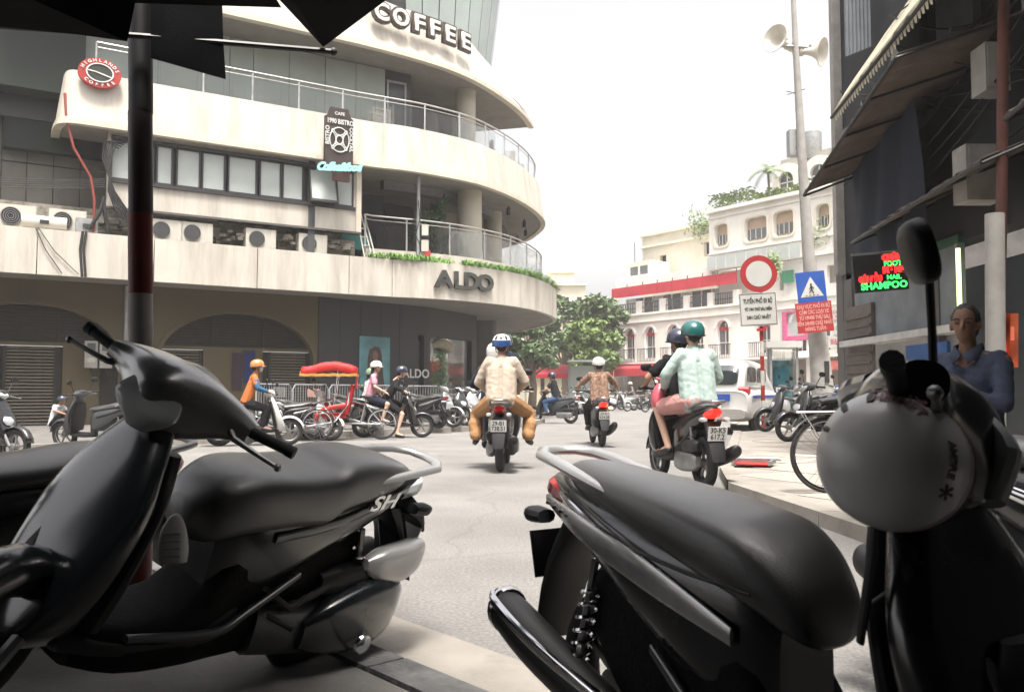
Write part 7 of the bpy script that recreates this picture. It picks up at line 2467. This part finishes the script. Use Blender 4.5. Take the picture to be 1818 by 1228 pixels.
for o in part_named(A, 'tail_light') + part_named(A, 'handlebar_cowl') + part_named(A, 'instrument_panel'):
    if o.name.startswith('tail'):
        o.data.materials[0] = m_lens
m_cowl = mat('cowl_skylit_grey', (.20, .20, .195), .28, .5, var=.06, scale=3, coat=1.0)  # lifted grey stands in for sky light on dark paint
for o in part_named(A, 'handlebar_cowl'):
    o.data.materials[0] = m_cowl
    o.matrix_basis = T(.27, 0, 1.0) @ Matrix.Diagonal((1.3, 1.15, 1.35, 1)) @ T(-.27, 0, -1.0)
for o in part_named(A, 'front_indicator'):
    kill(o)
for o in part_named(Bs, 'number_plate'):
    o.data.materials[0] = m_black
for o in part_named(Bs, 'rear_indicator') + part_named(A, 'rear_indicator') + part_named(Bs, 'front_indicator'):
    o.data.materials[0] = m_black
for o in part_named(Bs, 'muffler'):
    for c in list(o.children):
        bpy.data.objects.remove(c)
    MB().loft([(-.40, -.165, .285, .02, .012, 3), (-.70, -.222, .365, .012, .016, 3), (-.96, -.222, .435, .012, .016, 3), (-1.02, -.19, .45, .012, .012, 3)], 'x', 10, 4).build('chrome_strip', m_chrome, o)
    MB().loft([(-.965, -.17, .40, .064, .068, 2), (-.985, -.17, .405, .066, .070, 2), (-1.0, -.17, .405, .058, .062, 2)], 'x', 18, 2).build('end_ring', m_chrome, o)
MB(AI @ Matrix.Translation(at(700, 958, 3.22)) @ RZ(20) @ RX(-12)).prism([(-.06, .11), (.04, .11), (.05, -.02), (.085, -.02), (.085, -.09), (.055, -.09), (.05, -.15), (-.05, -.11)], -.006, .006, RX(90)).build('mud_flap', m_black, A, smooth=False)
# flat silver grab rails
for t, w_ in ((A, .15), (Bs, .115)):
    for o in part_named(t, 'grab_rail'):
        bpy.data.objects.remove(o)
    MB().tube([(-.52, w_ - .01, .80), (-.66, w_, .835), (-.80, w_ - .01, .86), (-.89, w_ * .85, .872), (-.95, w_ * .5, .88), (-.97, 0, .88), (-.95, -w_ * .5, .88), (-.89, -w_ * .85, .872), (-.80, -w_ + .01, .86), (-.66, -w_, .835), (-.52, -w_ + .01, .80)], [.012, .02, .023, .023, .022, .022, .022, .023, .023, .02, .012], 12, flat=.7).build('grab_rail', m_psilver, t)
# coachline of bright dots on B
dl = MB()
for k in range(13):
    x = -.80 + k * .038
    dl.box((x, -.145 + abs(x + .5) * .06 - .004, .745 - (x + .8) * .19), (.022, .008, .008), RZ(0))
dl.build('side_emblem', m_chrome, Bs)
MB().loft([(-.86, -.10, .75, .005, .012, 3), (-.6, -.148, .70, .007, .032, 3), (-.3, -.158, .635, .007, .036, 3), (-.05, -.135, .56, .006, .02, 3)], 'x', 10, 5).build('silver_side_panel', mat('bright_silver', (.50, .50, .50), .22, .6, var=.15, scale=12, coat=1.0), Bs)
for o in part_named(Bs, 'mirror'):
    kill(o)
mp_, mq_ = at(1632, 447, 1.22), at(1652, 650, 1.3)
BI = MB_.inverted()
for dx, hv in ((0, 1),):
    mo = MB(BI).tube([at(1657, 655, 1.3), at(1655, 590, 1.28), at(1650, 500, 1.24), at(1640, 470, 1.225)], [.007, .0065, .0065, .006], 8).build('mirror', m_black, Bs)
    MB(BI @ Matrix.Translation(mp_) @ RZ(-10) @ RY(-14)).loft([(-.020, 0, 0, .028, .025, 2.6), (-.012, 0, 0, .046, .044, 2.8), (.004, 0, 0, .050, .048, 2.8), (.010, 0, 0, .048, .046, 2.8)], 'x', 24, 3).build('mirror_head', m_black, mo)
for o in part_named(A, 'grip') + part_named(Bs, 'grip'):
    pass
# ---- white helmet hanging on B's bar
hl = thing('hanging_helmet', 'white full helmet with faded red print hanging on the handlebar of the right foreground scooter', 'helmet')
hc_ = at(1588, 820, 1.26)
HMx = Matrix.Translation(hc_) @ Vector((-.60, -.76, .20)).to_track_quat('Z', 'Y').to_matrix().to_4x4() @ T(0, 0, .01) @ RZ(-20) @ Matrix.Scale(.86, 4)
pr = [(.112, -.06), (.119, -.03), (.121, .0), (.118, .035), (.105, .07), (.080, .098), (.048, .114), (.016, .12), (0, .1205)]
sh_ = MB(HMx @ Matrix.Diagonal((1.0, .97, 1, 1))).lathe(pr, 48).build('shell', paint('helmet_shell', (.74, .73, .71), coat=.5, rough=.33), hl)
MB(HMx @ Matrix.Diagonal((1.0, .97, 1, 1))).lathe([(.112, -.06), (.106, -.058), (.100, .0), (.085, .055), (.05, .09), (0, .1)], 40).build('liner', m_black, hl)
MB(HMx @ Matrix.Diagonal((1.0, .97, 1, 1))).lathe([(.115, -.066), (.117, -.060), (.114, -.054), (.110, -.06)], 48, closed=True).build('rim_trim', m_black, hl)
MB(HMx @ Matrix.Diagonal((1.0, .97, 1, 1))).lathe([(.1222, .006), (.1220, .010)], 48).lathe([(.1223, -.012), (.1215, -.020)], 48).build('coloured_stripe', mat('faded_stripe', (.20, .07, .08), .5, var=.3, scale=40), hl)
for k in range(3):
    MB(HMx @ RZ(120 + k * 28)).loft([(.045, .112, 0, .004, .006, 2), (.07, .100, 0, .005, .009, 2), (.092, .083, 0, .004, .005, 2)], 'z', 10, 3).build('vent', m_black, hl)
m_fpr = mat('faded_red_print', (.22, .08, .09), .5, var=.4, scale=60)
m_fpb = mat('faded_dark_print', (.14, .11, .11), .5, var=.4, scale=60)
crown = Vector((-.60, -.76, .20)).normalized()
tr_ = Vector((.78, -.25, .45))
tr_ = (tr_ - crown * tr_.dot(crown)).normalized()
tb_ = crown.cross(tr_).normalized()
hcen = HMx.translation.copy()
def wrap_text(s, size, ang, az0, daz, m, r=.1242 * .86):
    """letters on a ring ang degrees from the crown, starting at azimuth az0"""
    for i, ch in enumerate(s):
        az = R(az0 + daz * i)
        n_ = crown * math.cos(R(ang)) + (tr_ * math.cos(az) + tb_ * math.sin(az)) * math.sin(R(ang))
        u = (-tr_ * math.sin(az) + tb_ * math.cos(az)) * (1 if daz > 0 else -1)
        p = hcen + n_ * (r + .0012)
        M_ = basis(p, u, n_.cross(u))
        text(ch, size, M_, m, hl, .0006, .0006)


wrap_text('DESIGN', .030, 62, 62, -9, m_fpr)
wrap_text('HELMET', .022, 48, 60, -9, m_fpr)
wrap_text('AMORE', .017, 58, -22, -6.5, m_fpb)
wrap_text('*', .05, 55, -62, -6, m_fpb)
# strap
stp = MB()
sp_ = [at(1552, 925, 1.25), at(1550, 975, 1.26), at(1543, 1030, 1.27), at(1534, 1085, 1.28), at(1527, 1140, 1.29)]
stp.tube(sp_, [.009, .012, .013, .012, .010], 8, flat=.5)
stp.tube([at(1585, 935, 1.27), at(1600, 1000, 1.28), at(1575, 1050, 1.28), at(1540, 1075, 1.28)], .006, 6, flat=.4)
stp.build('chin_strap', m_black, hl)
# ---- scooters cut by the left and right edges
N_ = scooter('dark scooter beyond the nearest left scooter, cut by the left edge', m_pblack, M=pose6(-2.02, 2.85, .03, -2.145, .28, .92, -.05), lod=1, steer=25, mirrors=False)
for o in part_named(N_, 'handlebar_cowl'):
    o.data.materials[0] = m_cowl
scooter('black scooter with silver coachlines at the right edge, behind the hanging helmet', m_pblack, M=pose6(1.72, 2.05, .03, -1.05, .05, .93, 0), lod=1, steer=30, mirrors=False, stripe=m_chrome)
